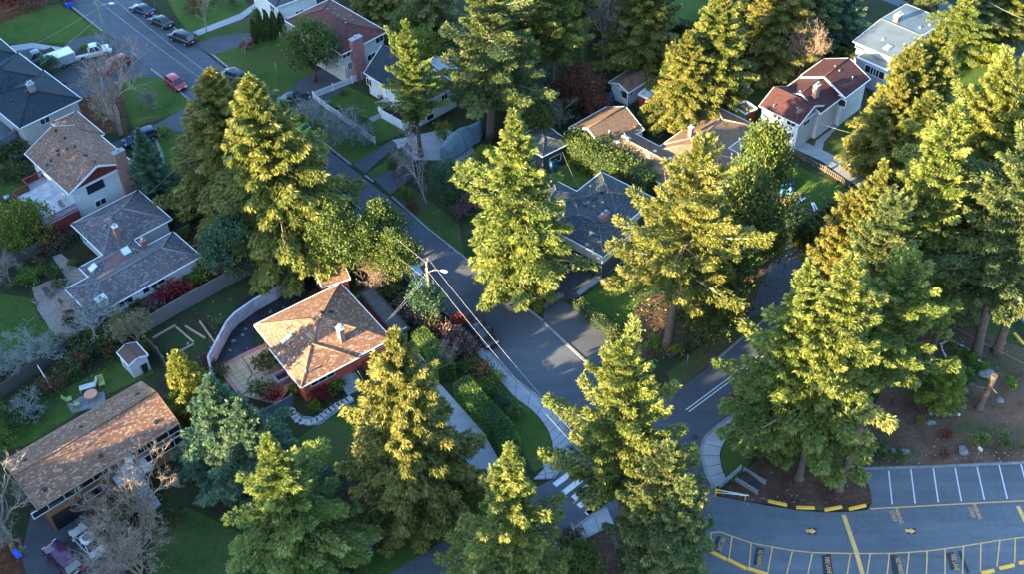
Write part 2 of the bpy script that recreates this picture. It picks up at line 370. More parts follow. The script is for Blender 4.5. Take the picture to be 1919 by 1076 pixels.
drive([(360, 60), (450, 25), (478, 5), (484, 12), (455, 35), (372, 66)], M_conc, .026, 'path')
drive([(275, 245), (290, 262), (300, 290), (302, 310), (308, 308), (306, 288), (296, 262), (284, 245)], M_stone, .026, 'path')
drive([(125, 760), (150, 745), (195, 735), (200, 760), (135, 775)], M_stone, .028, 'patio')
# lawns
def lawn(px, m=M_lawn, z=.014, smooth=False): return sheet('lawn', px, m, z, smooth)
lawn([(-40, 30), (60, 12), (115, 8), (192, 58), (130, 80), (20, 82), (-60, 90)])
lawn([(25, 90), (60, 92), (100, 95), (70, 108), (28, 112)])
lawn([(228, 140), (283, 128), (362, 193), (345, 208), (300, 222), (250, 240), (235, 200)])
lawn([(330, 30), (300, -30), (440, -20), (480, 25), (355, 62)]); lawn([(365, 68), (470, 30), (530, 60), (470, 58), (372, 83)], M_lawn_worn)
lawn([(398, 104), (440, 88), (480, 78), (560, 70), (600, 160), (520, 200), (425, 125)])
lawn([(545, 195), (575, 200), (650, 270), (655, 305), (590, 260)]); lawn([(605, 188), (645, 158), (712, 190), (722, 208), (690, 222)], z=.016)
lawn([(690, 228), (722, 215), (765, 245), (700, 272)], z=.016); lawn([(605, 200), (690, 270), (720, 272), (680, 302), (655, 306), (590, 250)])
lawn([(688, 325), (725, 300), (740, 300), (728, 325), (702, 337)]); lawn([(732, 367), (770, 350), (810, 380), (860, 420), (870, 480), (800, 425)], M_lawn_worn)
lawn([(820, 300), (880, 290), (920, 320), (880, 340), (840, 335)]); lawn([(1040, 310), (1110, 310), (1130, 345), (1080, 352), (1050, 345)])
lawn([(1090, 560), (1175, 490), (1220, 520), (1230, 640), (1140, 640), (1100, 600)]); lawn([(1140, 690), (1150, 672), (1165, 668), (1180, 720), (1160, 728)], z=.05)
lawn([(1260, 736), (1336, 681), (1392, 633), (1500, 545), (1440, 560), (1300, 660), (1250, 700)], M_lawn_worn)
lawn([(280, 230), (330, 245), (350, 250), (345, 330), (300, 335), (290, 290)]); lawn([(-40, 545), (60, 560), (75, 600), (150, 650), (120, 680), (60, 690), (-40, 700)])
lawn([(-60, 800), (120, 730), (260, 660), (290, 700), (200, 740), (60, 830), (-60, 870)]); lawn([(550, 830), (590, 800), (640, 775), (670, 755), (700, 830), (660, 900), (580, 880)])
lawn([(640, 1100), (700, 1030), (900, 900), (930, 905), (1000, 900), (860, 1000), (760, 1150)]); lawn([(280, 1000), (350, 950), (450, 1000), (480, 1150), (280, 1150)], M_lawn_worn)
lawn([(905, 690), (960, 741), (998, 771), (1023, 801), (1035, 831), (1034, 854), (1023, 876), (1000, 885), (975, 840), (920, 790), (870, 720)], M_lawn, .02)
lawn([(1384, 806), (1361, 823), (1350, 843), (1350, 868), (1359, 896), (1375, 905), (1400, 880), (1430, 810)], z=.05)
lawn([(1470, 300), (1560, 340), (1600, 360), (1560, 420), (1490, 470), (1470, 380)]); lawn([(1490, 240), (1560, 150), (1620, 160), (1650, 250), (1580, 300), (1500, 285)], M_lawn_worn)
lawn([(1770, 120), (1800, 85), (1900, 100), (1980, 150), (1950, 260), (1790, 240)]); lawn([(1230, -20), (1300, -40), (1340, 30), (1300, 50), (1250, 40)])
lawn([(1380, 110), (1440, 120), (1450, 180), (1400, 200), (1370, 160)], M_lawn_worn); lawn([(1200, 210), (1260, 225), (1290, 260), (1220, 275)], M_lawn_worn)
lawn([(1050, 70), (1100, 85), (1100, 130), (1045, 120)]); lawn([(0, 250), (40, 280), (60, 420), (0, 440)]) ; lawn([(1740, 600), (1830, 540), (1960, 680), (1900, 700), (1800, 640)], M_lawn_worn)
lawn([(330, 580), (400, 560), (440, 590), (430, 650), (380, 700), (290, 650)], M_ground, .02)
sheet('flower_bed', [(330, 420), (420, 400), (480, 440), (560, 470), (300, 590), (260, 600), (380, 500)], M_leaf, .012)
sheet('flower_bed', [(1380, 900), (1440, 845), (1640, 880), (1616, 881), (1631, 919), (1634, 944), (1600, 958), (1500, 957), (1386, 938), (1345, 930)], M_mulch, .05)
sheet('flower_bed', [(1640, 880), (1960, 868), (2100, 800), (1990, 680), (1800, 610), (1700, 620), (1640, 760), (1500, 860)], M_mulchg, .035)
sheet('flower_bed', [(1140, 640), (1210, 560), (1500, 480), (1440, 560), (1300, 655), (1180, 680)], M_mulch, .02)
sheet('flower_bed', [(1060, 1000), (1140, 985), (1180, 1120), (1000, 1120)], M_mulch, .05)
sheet('flower_bed', [(440, 580), (560, 480), (620, 520), (480, 620), (470, 690), (400, 690)], M_plast, .024)
sheet('flower_bed', [(640, 880), (800, 960), (700, 1030), (620, 1080), (520, 960)], M_mulch, .012)
sheet('flower_bed', [(230, 150), (150, 170), (130, 240), (240, 250)], M_leaf, .012); sheet('flower_bed', [(-40, 0), (85, -20), (90, 10), (0, 45)], M_leaf, .016)
sheet('flower_bed', [(1200, 180), (1320, 190), (1300, 240), (1230, 225)], M_leaf, .02); sheet('flower_bed', [(60, 1030), (20, 1000), (-60, 1000), (-60, 1120), (90, 1120)], M_leaf, .016)
sheet('flower_bed', [(560, 230), (610, 285), (640, 305), (580, 270)], M_leaf, .034); sheet('flower_bed', [(1370, 30), (1550, 60), (1540, 170), (1440, 130), (1380, 100)], M_mulch, .01)
def ribbon(name, px, wd, h, mat, z0=0., parent=None, closed=False, world=False):
    pts = [np.array(P(*p))[:2] for p in px] if not world else [np.array(p) for p in px]
    mb = MB(); k = len(pts); L = []
    for i in range(k):
        d = pts[min(i+1, k-1)]-pts[max(i-1, 0)]; d /= np.linalg.norm(d); n = np.array([-d[1], d[0]]); L.append((pts[i]+n*wd/2, pts[i]-n*wd/2))
    for i in range(k-1):
        (a, b), (c, d) = L[i], L[i+1]; z1 = z0+h
        mb.face([(*b, z1), (*d, z1), (*c, z1), (*a, z1)])
        if h > .02: mb.face([(*a, z0), (*a, z1), (*c, z1), (*c, z0)]); mb.face([(*b, z0), (*d, z0), (*d, z1), (*b, z1)])
    if h > .02:
        for (a, b), s in ((L[0], 1), (L[-1], -1)): mb.face([(*a, z0), (*b, z0), (*b, z0+h), (*a, z0+h)][::s])
    return mb.build(name, mat, parent)
# pavements with joints and kerbs
def pavement(outer, inner, nm='pavement'):
    o = smooth_pts([P(*p)[:2] for p in outer], 4, False); i_ = smooth_pts([P(*p)[:2] for p in inner], 4, False)
    pv = sheet(nm, list(o)+list(i_)[::-1], M_conc, .15, world=True, thick=.15)
    no = len(o)
    L = sum(np.linalg.norm(o[k+1]-o[k]) for k in range(no-1)); nj = int(L/1.5)
    mb = MB()
    def at_(c, t):
        x = t*(len(c)-1); k = min(int(x), len(c)-2); return c[k]*(1-x+k)+c[k+1]*(x-k)
    for j in range(1, nj):
        a, b = at_(o, j/nj), at_(i_, j/nj); mb.bar((*a, .153), (*b, .153), .05, .008)
    mb.build('joint', M_dpaint, pv)
    ribbon('kerb', [tuple(x) for x in o], .32, .17, plain('kerb_concrete', (.2, .2, .195), .9, var=.3), 0, pv, world=True)
    ribbon('gutter_leaves', [tuple(x+np.array([.0, .0])) for x in o[2:-2]], .5, .012, M_leaf, .156, pv, world=True) if False else None
pavement([(905, 652), (960, 708), (1008, 746), (1043, 781), (1060, 806), (1068, 831), (1067, 851), (1055, 874), (1035, 899)], [(893, 662), (960, 741), (998, 771), (1023, 801), (1035, 831), (1034, 854), (1023, 876), (1012, 888), (1000, 900)])
pavement([(1400, 760), (1376, 778), (1339, 806), (1321, 823), (1315, 846), (1319, 873), (1326, 894), (1339, 916)], [(1425, 775), (1395, 795), (1370, 815), (1356, 832), (1349, 850), (1350, 868), (1354, 885), (1362, 902)])
pavement([(1138, 955), (1100, 975), (1070, 1000), (1040, 1030), (1000, 1060)], [(1150, 985), (1110, 1005), (1085, 1020), (1055, 1050), (1020, 1080)])
M_kerb = plain('kerb_concrete', (.2, .2, .195), .9, var=.3)
for pts in ([(-60, -142), (140, 17), (193, 59)], [(245, 97), (262, 110)], [(283, 129), (330, 166), (363, 194), (380, 208)], [(597, 382), (760, 521), (905, 650)],
            [(325, 51), (345, 67), (362, 81)], [(398, 102), (425, 124), (510, 190)], [(550, 222), (612, 272), (658, 309)], [(684, 329), (700, 341)], [(734, 369), (805, 432), (855, 471), (1018, 603)], [(1020, 606), (1060, 644), (1100, 681)],
            [(1616, 880), (1750, 876), (1917, 869), (2100, 862)], [(1336, 682), (1392, 634), (1500, 544)]):
    struct(ribbon('kerb', pts, .28, .13, M_kerb, .0))
struct(ribbon('dirt_strip', [(545, 262), (600, 300), (650, 335)], .4, .01, M_leaf, .035)) if False else None
# road markings (painted)
lot = bpy.data.objects['parking_lot']; road = bpy.data.objects['street']
def line(px, wd, m, par, z=.06, nm='painted_line'): return ribbon(nm, px, wd, .006, m, z, par)
line([(1285, 770), (1405, 681), (1560, 560)], .12, M_whp, road); line([(1291, 773), (1411, 684), (1566, 563)], .12, M_whp, road)
for a, b in [((1039, 911), (1081, 880)), ((1056, 926), (1098, 893)), ((1074, 936), (1120, 900)), ((1084, 951), (1130, 918)), ((1100, 963), (1150, 930)), ((1103, 992+0), (1150, 955))][:5]:
    line([a, b], .62, M_whp, road, nm='crossing_stripe')
line([(1098, 965), (1140, 938)], .5, M_whp, road, nm='crossing_stripe'); line([(1074, 945), (1117, 909)], .1, M_yelf, road)
for a, b in [((897, 310), (924, 560)), ((1063, 300), (1095, 555)), ((1230, 292), (1268, 547)), ((1393, 287), (1440, 537)), ((1557, 280), (1612, 528)), ((1722, 268), (1782, 520)), ((1885, 262), (1950, 512))]:
    line([q(3, 3, *a), q(3, 3, *b)], .13, M_whp, lot)
line([q(3, 3, 760, 595), q(3, 3, 1060, 579), q(3, 3, 1300, 566), q(3, 3, 1600, 550), q(3, 3, 1910, 535), q(3, 3, 2400, 512)], .13, M_yelf, lot)
line([q(3, 3, 560, 640), q(3, 3, 590, 725), q(3, 3, 650, 900), q(3, 3, 700, 1076), q(3, 3, 720, 1140)], .42, M_yelf, lot, .062, 'stop_bar')
line([q(3, 3, 1862, 575), q(3, 3, 1905, 665), q(3, 3, 1960, 780)], .4, M_yelf, lot, .062, 'stop_bar')
arc = [q(3, 2, 1480, 775), q(3, 2, 1555, 768), q(3, 2, 1640, 800), q(3, 2, 1785, 850), q(3, 2, 1913, 876), q(3, 3, 170, 905), q(3, 3, 330, 922), q(3, 3, 600, 929), q(3, 3, 760, 929), q(3, 3, 900, 928), q(3, 3, 1050, 920), q(3, 3, 1185, 910), q(3, 3, 1320, 893), q(3, 3, 1455, 874), q(3, 3, 1590, 852), q(3, 3, 1725, 830), q(3, 3, 1840, 816), q(3, 3, 1910, 806), q(3, 3, 2200, 750)]
line([tuple(p) for p in arc], .12, M_yelf, lot)
stalls = [(q(3, 2, 1485, 780), q(3, 2, 1475, 902)), (q(3, 2, 1640, 800), q(3, 2, 1618, 965)), (q(3, 2, 1785, 850), q(3, 2, 1768, 1030)), (q(3, 3, 28, 885), q(3, 3, -8, 1085)), (q(3, 3, 180, 906), q(3, 3, 132, 1100)), (q(3, 3, 328, 922), q(3, 3, 288, 1110)), (q(3, 3, 612, 930), q(3, 3, 582, 1120)), (q(3, 3, 760, 930), q(3, 3, 730, 1120)), (q(3, 3, 903, 929), q(3, 3, 882, 1120)), (q(3, 3, 1050, 921), q(3, 3, 1028, 1110)), (q(3, 3, 1185, 911), q(3, 3, 1178, 1100)), (q(3, 3, 1318, 894), q(3, 3, 1318, 1090)), (q(3, 3, 1455, 875), q(3, 3, 1448, 1080)), (q(3, 3, 1585, 853), q(3, 3, 1582, 1062)), (q(3, 3, 1727, 831), q(3, 3, 1705, 1030)), (q(3, 3, 1843, 816), q(3, 3, 1837, 998))]
for a, b in stalls: line([a, b], .12, M_yelf, lot, .066)
def dark_patch(c4, par=lot): s_ = sheet('painted_patch', c4, M_dpaint, .064, parent=par); return s_
def ground_text(txt, a, b, hgt, m=M_yelf, par=lot, z=.072, xs=None):
    A, B = Vector(P(*a)), Vector(P(*b)); d = B-A
    cu = bpy.data.curves.new('t', 'FONT'); cu.body = txt; cu.size = 1; cu.offset = .004; o = bpy.data.objects.new('t', cu); SC.collection.objects.link(o)
    bpy.context.view_layer.update(); me = bpy.data.meshes.new_from_object(o.evaluated_get(bpy.context.evaluated_depsgraph_get())); bpy.data.objects.remove(o)
    xs_ = [v.co.x for v in me.vertices]; ys_ = [v.co.y for v in me.vertices]; x0, x1, y0, y1 = min(xs_), max(xs_), min(ys_), max(ys_)
    dn = d.normalized(); nn = Vector((-dn.y, dn.x, 0))
    for v in me.vertices:
        u = (v.co.x-x0)/(x1-x0)*d.length; t = (v.co.y-y0)/(y1-y0)*hgt; p = A+dn*u+nn*t; v.co = (p.x, p.y, z)
    me.materials.clear(); me.materials.append(m)
    o = link('painted_words', me, par); return o
for pc, txt, a, b, h in [
    ([(1532, 798), (1588, 812), (1545, 920), (1492, 895)], 'FIRE LANE', (1557, 805), (1525, 903), .46),
    ([(1822, 882), (1880, 890), (1860, 1030), (1798, 1010)], 'NO PARKING', (1836, 900), (1822, 1024), .46)]:
    dark_patch([q(3, 2, *p) for p in pc]); ground_text(txt, q(3, 2, *a), q(3, 2, *b), h)
for pc, txt, a, b, h in [
    ([(398, 945), (460, 930), (490, 1110), (412, 1110)], 'FIRE LANE', (418, 958), (440, 1078), .44),
    ([(906, 940), (962, 948), (1010, 1120), (935, 1120)], 'NO PARKING', (945, 962), (985, 1120), .44),
    ([(1325, 925), (1380, 918), (1425, 1050), (1360, 1050)], 'FIRE LANE', (1358, 936), (1392, 1055), .44)]:
    dark_patch([q(3, 3, *p) for p in pc]); ground_text(txt, q(3, 3, *a), q(3, 3, *b), h)
dark_patch([q(3, 3, *p) for p in [(1410, 910), (1435, 908), (1505, 1076), (1480, 1076)]])
for (a, b), t in [(((936, 594), (982, 706)), 'PARKING'), (((902, 612), (932, 692)), 'STAFF'), (((1517, 564), (1570, 674)), 'PARKING'), (((1487, 584), (1517, 662)), 'STAFF')]:
    ground_text(t, q(3, 3, *a), q(3, 3, *b), .42)
for x, y in [(318, 762), (1060, 760)]:
    dark_patch([q(3, 3, *p) for p in [(x-30, y-22), (x+42, y-22), (x+40, y+24), (x-25, y+22)]])
    sheet('painted_arrow', [q(3, 3, x+a, y+b) for a, b in [(-40, -14), (0, -12), (0, -22), (40, 3), (4, 22), (2, 12), (-38, 10)]], M_yelf, .07, parent=lot)
# ================================================================== FOLIAGE
def np_mesh(name, V, nper, mat, vals=None):
    n = len(V)//nper; me = bpy.data.meshes.new(name); me.vertices.add(len(V)); me.vertices.foreach_set('co', V.astype(np.float32).ravel())
    me.loops.add(len(V)); me.loops.foreach_set('vertex_index', np.arange(len(V), dtype=np.int32))
    me.polygons.add(n); me.polygons.foreach_set('loop_start', (np.arange(n)*nper).astype(np.int32))
    me.update(calc_edges=True); me.materials.append(mat)
    a = me.attributes.new('v', 'FLOAT', 'FACE'); a.data.foreach_set('value', (vals if vals is not None else rng.random(n)).astype(np.float32))
    return me
def nrm(a): return a/np.maximum(np.linalg.norm(a, axis=-1, keepdims=True), 1e-9)
def cards(Pp, D, L, Wd, side=None):
    n = len(Pp); 
    if side is None: side = nrm(np.cross(D, rng.normal(size=(n, 3))))
    L = np.broadcast_to(L, n)[:, None]; Wd = np.broadcast_to(Wd, n)[:, None]
    a = Pp; b = Pp+D*L*.45+side*Wd*.5; c = Pp+D*L; d = Pp+D*L*.45-side*Wd*.5
    return np.stack([a, b, c, d], 1).reshape(-1, 3)
def conifer_mesh(name, h, r, mat, seed, nb=230, prof=.75, droop=.35, up=.12, base=.08, sprig=.62, dens=1.0, irr=.25, hang=.25, K=5, limbs=True, barkm=None, gap=0.):
    g = np.random.default_rng(seed); V = []; C = []; limb = MB(); trunk = MB()
    lean = g.normal(size=2)*.012*h; bend = g.normal(size=2)*.01*h
    def axis(z): t = z/h; return np.array([lean[0]*t+bend[0]*math.sin(3*t), lean[1]*t+bend[1]*math.sin(3*t), z])
    zs = np.linspace(0, h*.985, 14); trunk.tube([axis(z) for z in zs], [max(.03, .021*h*(1-z/h)**.85+(.18 if z < .6 else 0)) for z in zs], 9)
    lobes = g.uniform(0, 6.28, 5); lz = g.uniform(.1, .9, 5)
    for i in range(nb):
        u = (i+g.random())/nb; t = base+(1-base)*(1-(1-u)**1.0) ; t = min(t, .995)
        az = i*2.39996+g.normal()*.35
        pf = (1-t)**prof if t > base+.12 else ((1-t)**prof)*(.55+.45*(t-base)/.12)
        L = r*pf*(1+g.normal()*irr)+.25
        for la, lzz in zip(lobes, lz):
            dd = abs((az-la+math.pi) % (2*math.pi)-math.pi)
            if dd < .6 and abs(t-lzz) < .1 and t < .8: L *= 1+.35*(1-dd/.6)
        if g.random() < gap: L *= .45
        L = max(.25, min(L, r*1.35)); e = up+.75*(t**2.5)*(1 if t > .5 else .6); dr = droop*(1-t*.7)
        n = max(7, int((L*32+10)*dens)); s = np.sqrt(g.uniform(.02, 1, n))
        o = np.array([math.cos(az), math.sin(az), 0]); lt = np.array([-o[1], o[0], 0]); b0 = axis(t*h)
        cz = lambda s: e*s*L-dr*s*s*L+.12*L*np.maximum(0, s-.7)*2
        lw = .29*L*(1-s*.78)*(s > .12)+.10; la_ = g.uniform(-1, 1, n)
        pts = b0+o*(s*L)[:, None]+lt*(la_*lw)[:, None]; pts[:, 2] += cz(s)-np.abs(la_)*lw*hang+g.normal(size=n)*.10
        D = nrm(o*(.75+.3*s)[:, None]+lt*(la_*.9)[:, None]+np.array([0, 0, 1.])*((e-2*dr*s)*.8-hang*.7+g.normal(size=n)*.25)[:, None])
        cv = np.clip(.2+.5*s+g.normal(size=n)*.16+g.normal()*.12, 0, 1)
        S = nrm(np.cross(D, np.array([0, 0, 1.])+g.normal(size=(n, 3))*.45))
        for k in range(K):
            sg = (k-(K-1)/2)/(K-1)*2; Dk = nrm(D+S*sg*.75+g.normal(size=(n, 3))*.22); sz = sprig*(1.15-.35*abs(sg))*g.uniform(.7, 1.25, n)*(.75 if t > .85 else 1)
            V.append(cards(pts-D*.1, Dk, sz*1.1, sz*.28, nrm(np.cross(Dk, np.array([0, 0, 1.])+g.normal(size=(n, 3))*.7)))); C.append(np.clip(cv+g.normal(size=n)*.08, 0, 1))
        if limbs and L > 1.2 and i % 2 == 0:
            ss = np.linspace(0, .74, 4); limb.tube([b0+o*x*L+np.array([0, 0, float(cz(np.array(x)))-.05]) for x in ss], [.011*L*(1-x*.8)+.008 for x in ss], 4, cap=False)
    # leader
    n = 26; zz = g.uniform(.93, 1.0, n)*h; pts = np.array([axis(z) for z in zz]); D = nrm(np.c_[g.normal(size=(n, 2))*.6, np.ones(n)]); V.append(cards(pts, D, .6, .16)); C.append(g.uniform(.5, 1, n))
    V = np.concatenate(V); C = np.concatenate(C)
    return np_mesh(name+'_crown', V, 4, mat, C), trunk, limb, h, r
PROTO = {}
def reg(key, cm, bark=M_bark, limbm=None):
    crown, trunk, limb, h, r = cm
    e = empty('tree', (0, 0)); t = trunk.build('trunk', bark, e, uv=False); l = limb.build('limb', limbm or M_barkl, t, uv=False) if len(limb.f) else None
    PROTO[key] = (crown, t.data, l.data if l else None, h, r)
    for o in [x for x in (l, t, e) if x]: bpy.data.objects.remove(o)
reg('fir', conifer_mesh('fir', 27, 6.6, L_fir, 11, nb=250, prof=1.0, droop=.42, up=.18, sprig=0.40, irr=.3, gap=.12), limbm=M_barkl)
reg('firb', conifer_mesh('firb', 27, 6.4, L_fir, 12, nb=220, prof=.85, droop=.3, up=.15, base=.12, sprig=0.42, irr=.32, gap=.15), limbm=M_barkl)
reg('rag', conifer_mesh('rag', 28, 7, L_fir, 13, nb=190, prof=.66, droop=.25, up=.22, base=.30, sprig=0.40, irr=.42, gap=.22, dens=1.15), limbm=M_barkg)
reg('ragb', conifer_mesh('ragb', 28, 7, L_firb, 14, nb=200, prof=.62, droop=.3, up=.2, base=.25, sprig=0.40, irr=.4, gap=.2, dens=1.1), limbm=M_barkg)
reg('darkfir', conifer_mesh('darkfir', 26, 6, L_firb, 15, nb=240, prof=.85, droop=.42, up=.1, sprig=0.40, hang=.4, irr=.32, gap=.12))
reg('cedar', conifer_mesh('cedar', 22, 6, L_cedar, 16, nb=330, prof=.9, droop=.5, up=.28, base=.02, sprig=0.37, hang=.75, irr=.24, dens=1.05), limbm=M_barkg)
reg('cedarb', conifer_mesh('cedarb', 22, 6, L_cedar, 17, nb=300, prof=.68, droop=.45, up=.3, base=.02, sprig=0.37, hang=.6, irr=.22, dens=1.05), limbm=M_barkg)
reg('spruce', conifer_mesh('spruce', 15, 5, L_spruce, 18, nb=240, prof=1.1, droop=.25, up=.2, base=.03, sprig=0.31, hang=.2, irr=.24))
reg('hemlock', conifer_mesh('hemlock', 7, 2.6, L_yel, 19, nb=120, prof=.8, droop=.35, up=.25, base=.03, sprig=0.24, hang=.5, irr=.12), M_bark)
def place(key, name, label, cat, top, by=None, h=None, r=None, rot=None, group=None, crownmat=None):
    crown, tr, lb, h0, r0 = PROTO[key]
    if h is None: h = height_for(top, by)
    b = P(top[0], top[1], h); r = r or r0*h/h0
    e = empty(name, (b[0], b[1], 0), rot if rot is not None else random.uniform(0, 6.28), label, cat, group, (r/r0, r/r0, h/h0))
    c = link('crown', crown, e)
    if crownmat:
        c.material_slots[0].link = 'OBJECT'; c.material_slots[0].material = crownmat
    t = link('trunk', tr, e)
    if lb: link('limb', lb, t)
    return e
T = [ # key, name, label, top px, base y px / height, radius m
 ('fir', 'fir_tree', 'sunlit golden green fir standing alone right of the street in the middle of the photo', (968, 207), 545, None, 6.9),
 ('rag', 'fir_tree', 'large sunlit fir with bare grey lower trunk beside the dark grey roofed house', (1290, 262), 655, None, 6.6),
 ('rag', 'fir_tree', 'ragged bright topped fir leaning over the street corner above the crossing', (1196, 640), None, 28, 5.5),
 ('ragb', 'fir_tree', 'broad darker fir hiding the crossing at the bottom middle', (1245, 835), None, 20, 4.6),
 ('fir', 'fir_tree', 'pointed sunlit fir at the bottom edge below the clipped hedges', (955, 830), None, 24, 5.3),
 ('cedar', 'conifer_tree', 'broad golden conifer in front of the red walled house and its steps', (742, 618), 955, None, 6.2),
 ('fir', 'fir_tree', 'yellow green fir at the bottom edge left of the golden conifer', (500, 826), None, 20, 6.0),
 ('spruce', 'spruce_tree', 'tall blue green spruce below the red house, taller of the blue pair', (388, 712), None, 15, 5.2),
 ('spruce', 'spruce_tree', 'blue green spruce crowding the right side of its taller twin', (448, 748), None, 14, 5.),
 ('hemlock', 'hemlock_tree', 'small bright yellow green conifer beside the white garden shed', (330, 664), 790, None, 2.9),
 ('cedar', 'cedar_tree', 'left one of the golden topped twin cedars beside the street', (396, 134), None, 20, 8.8),
 ('cedar', 'cedar_tree', 'right and larger one of the golden topped twin cedars beside the street', (470, 146), 476, None, 8.4),
 ('spruce', 'spruce_tree', 'small spruce beside the brick chimney of the brown roofed house', (256, 243), 372, None, 3.3),
 ('rag', 'fir_tree', 'slim yellow green fir in front of the white cottage', (764, 36), 292, None, 3.7),
 ('ragb', 'fir_tree', 'massive dark fir rising behind the covered boat', (905, -75), 262, None, 7.6),
 ('fir', 'fir_tree', 'sunlit fir behind the massive dark fir at the top', (935, -120), 190, None, 6.5),
 ('rag', 'fir_tree', 'tall fir with a bare straight trunk left of the brown willow bush', (990, -150), 190, None, 5.5),
 ('rag', 'fir_tree', 'tall fir with thin bare purple brown trunk beside the brown willow bush', (1036, -120), 192, None, 4.8),
 ('ragb', 'fir_tree', 'bare stemmed fir on the dark lawn at the top middle', (1076, -160), 95, None, 4.2),
 ('rag', 'fir_tree', 'fir whose lower trunk is wrapped in green ivy', (1100, -170), 122, None, 4.2),
 ('cedarb', 'cedar_tree', 'dark wide cedar at the top edge behind the ruined shed', (1215, -70), 138, None, 6.0),
 ('cedarb', 'cedar_tree', 'yellow topped cedar behind the brown roofed house', (1352, -12), 205, None, 5.6),
 ('cedar', 'cedar_tree', 'low dark green cedar left of the yellow topped cedar', (1290, 60), 232, None, 5.2),
 ('darkfir', 'fir_tree', 'dark fir at the top edge left of the trampoline trees', (1408, -80), 90, None, 5.0),
 ('cedarb', 'cedar_tree', 'dark dense cedar at the top edge behind the brown bare tree', (1475, -60), 128, None, 6.2),
 ('darkfir', 'fir_tree', 'dark fir at the top edge between the cedar and the deodar', (1535, -70), 92, None, 5.5),
 ('spruce', 'deodar_tree', 'pale green deodar beside the flat grey blue roof', (1598, -40), 92, None, 4.6),
 ('cedar', 'cedar_tree', 'tall golden cedar right of the burgundy roofed house', (1765, 42), None, 19, 5.2),
 ('cedarb', 'cedar_tree', 'middle golden cedar of the slanting row beside the burgundy roofed house', (1715, 90), None, 17, 5.2),
 ('cedar', 'cedar_tree', 'lowest cedar of the slanting row above the parked navy pickup', (1690, 140), None, 15, 4.2),
 ('cedarb', 'cedar_tree', 'dark cedar at the foot of the slanting golden row', (1750, 175), None, 14, 4.6),
 ('fir', 'fir_tree', 'sunlit fir at the top right beside the flat grey blue roof', (1822, -20), 112, None, 4.6),
 ('darkfir', 'fir_tree', 'dark blue green fir behind the sunlit one at the top right', (1850, -30), 80, None, 4.2),
 ('cedarb', 'cedar_tree', 'dark rounded tree across the far road at the top right corner', (1900, -50), 60, None, 5.),
 ('darkfir', 'fir_tree', 'small dark conifer beyond the flat roof at the top', (1745, -60), 50, None, 3.6),
 ('rag', 'fir_tree', 'pale sunlit fir at the right edge with knobbly bare top', (1872, 110), None, 29, 6.4),
 ('rag', 'fir_tree', 'outermost sunlit fir on the right edge', (1950, 105), None, 30, 6.6),
 ('firb', 'fir_tree', 'wide sunlit fir in the middle of the right hand grove', (1800, 190), 620, None, 6.4),
 ('ragb', 'fir_tree', 'dark lower fir under the right hand grove', (1850, 320), 600, None, 5.6),
 ('firb', 'fir_tree', 'slim sunlit fir at the left of the right hand grove', (1655, 300), None, 24, 4.8),
 ('cedarb', 'cedar_tree', 'feathery cedar beside the green lawn and woodpile', (1605, 365), None, 19, 4.6),
 ('ragb', 'fir_tree', 'sunlit bushy fir below the slim fir of the right hand grove', (1672, 372), None, 24, 5.2),
 ('firb', 'fir_tree', 'wide spreading fir beside the dark parked car on the side street', (1512, 490), 850, None, 5.2),
 ('firb', 'fir_tree', 'large spreading fir over the bark mulch bank', (1590, 478), None, 28, 7.0),
 ('rag', 'fir_tree', 'leaning topped fir at the right of the spreading pair', (1695, 488), None, 23, 5.6),
 ('darkfir', 'fir_tree', 'dark fir near the stone steps above the parking entrance', (1505, 650), None, 15, 4.2),
 ('hemlock', 'conifer_tree', 'small bright green conifer on the bark mulch among ferns', (1788, 675), 755, None, 2.7),
 ('darkfir', 'fir_tree', 'dark fir between the road bend and the mulch bank', (1840, 395), 585, None, 4.5),
 ('ragb', 'fir_tree', 'tall fir on the far right beside the yellow kerb blocks', (2010, 190), 668, None, 6.5),
 ('darkfir', 'fir_tree', 'dark conifer between the street corner fir and the parking entrance', (1285, 890), None, 20, 3.6),
 ('darkfir', 'fir_tree', 'dark fir hanging over the pavement at the bottom middle', (940, 1010), None, 12, 4.0),
 ('cedar', 'cedar_tree', 'dark cedar filling the gap left of the white cottage fir', (700, -60), 30, None, 4.6),
 ('darkfir', 'fir_tree', 'dark spreading pine at the top behind the reddish roofed house', (800, -70), 70, None, 4.6),
 ('darkfir', 'fir_tree', 'dark fir left of the pale bare maple at the top', (1050, -140), 60, None, 5.0),
 ('cedarb', 'cedar_tree', 'dark cedar at the top right of the pale bare maple', (1180, -110), 60, None, 5.0),
]
for k, n, lab, top, by, h, r in T: place(k, n, lab, n.split('_')[0]+' tree', top, by, h, r, crownmat=L_firb if 'massive dark' in lab else None)
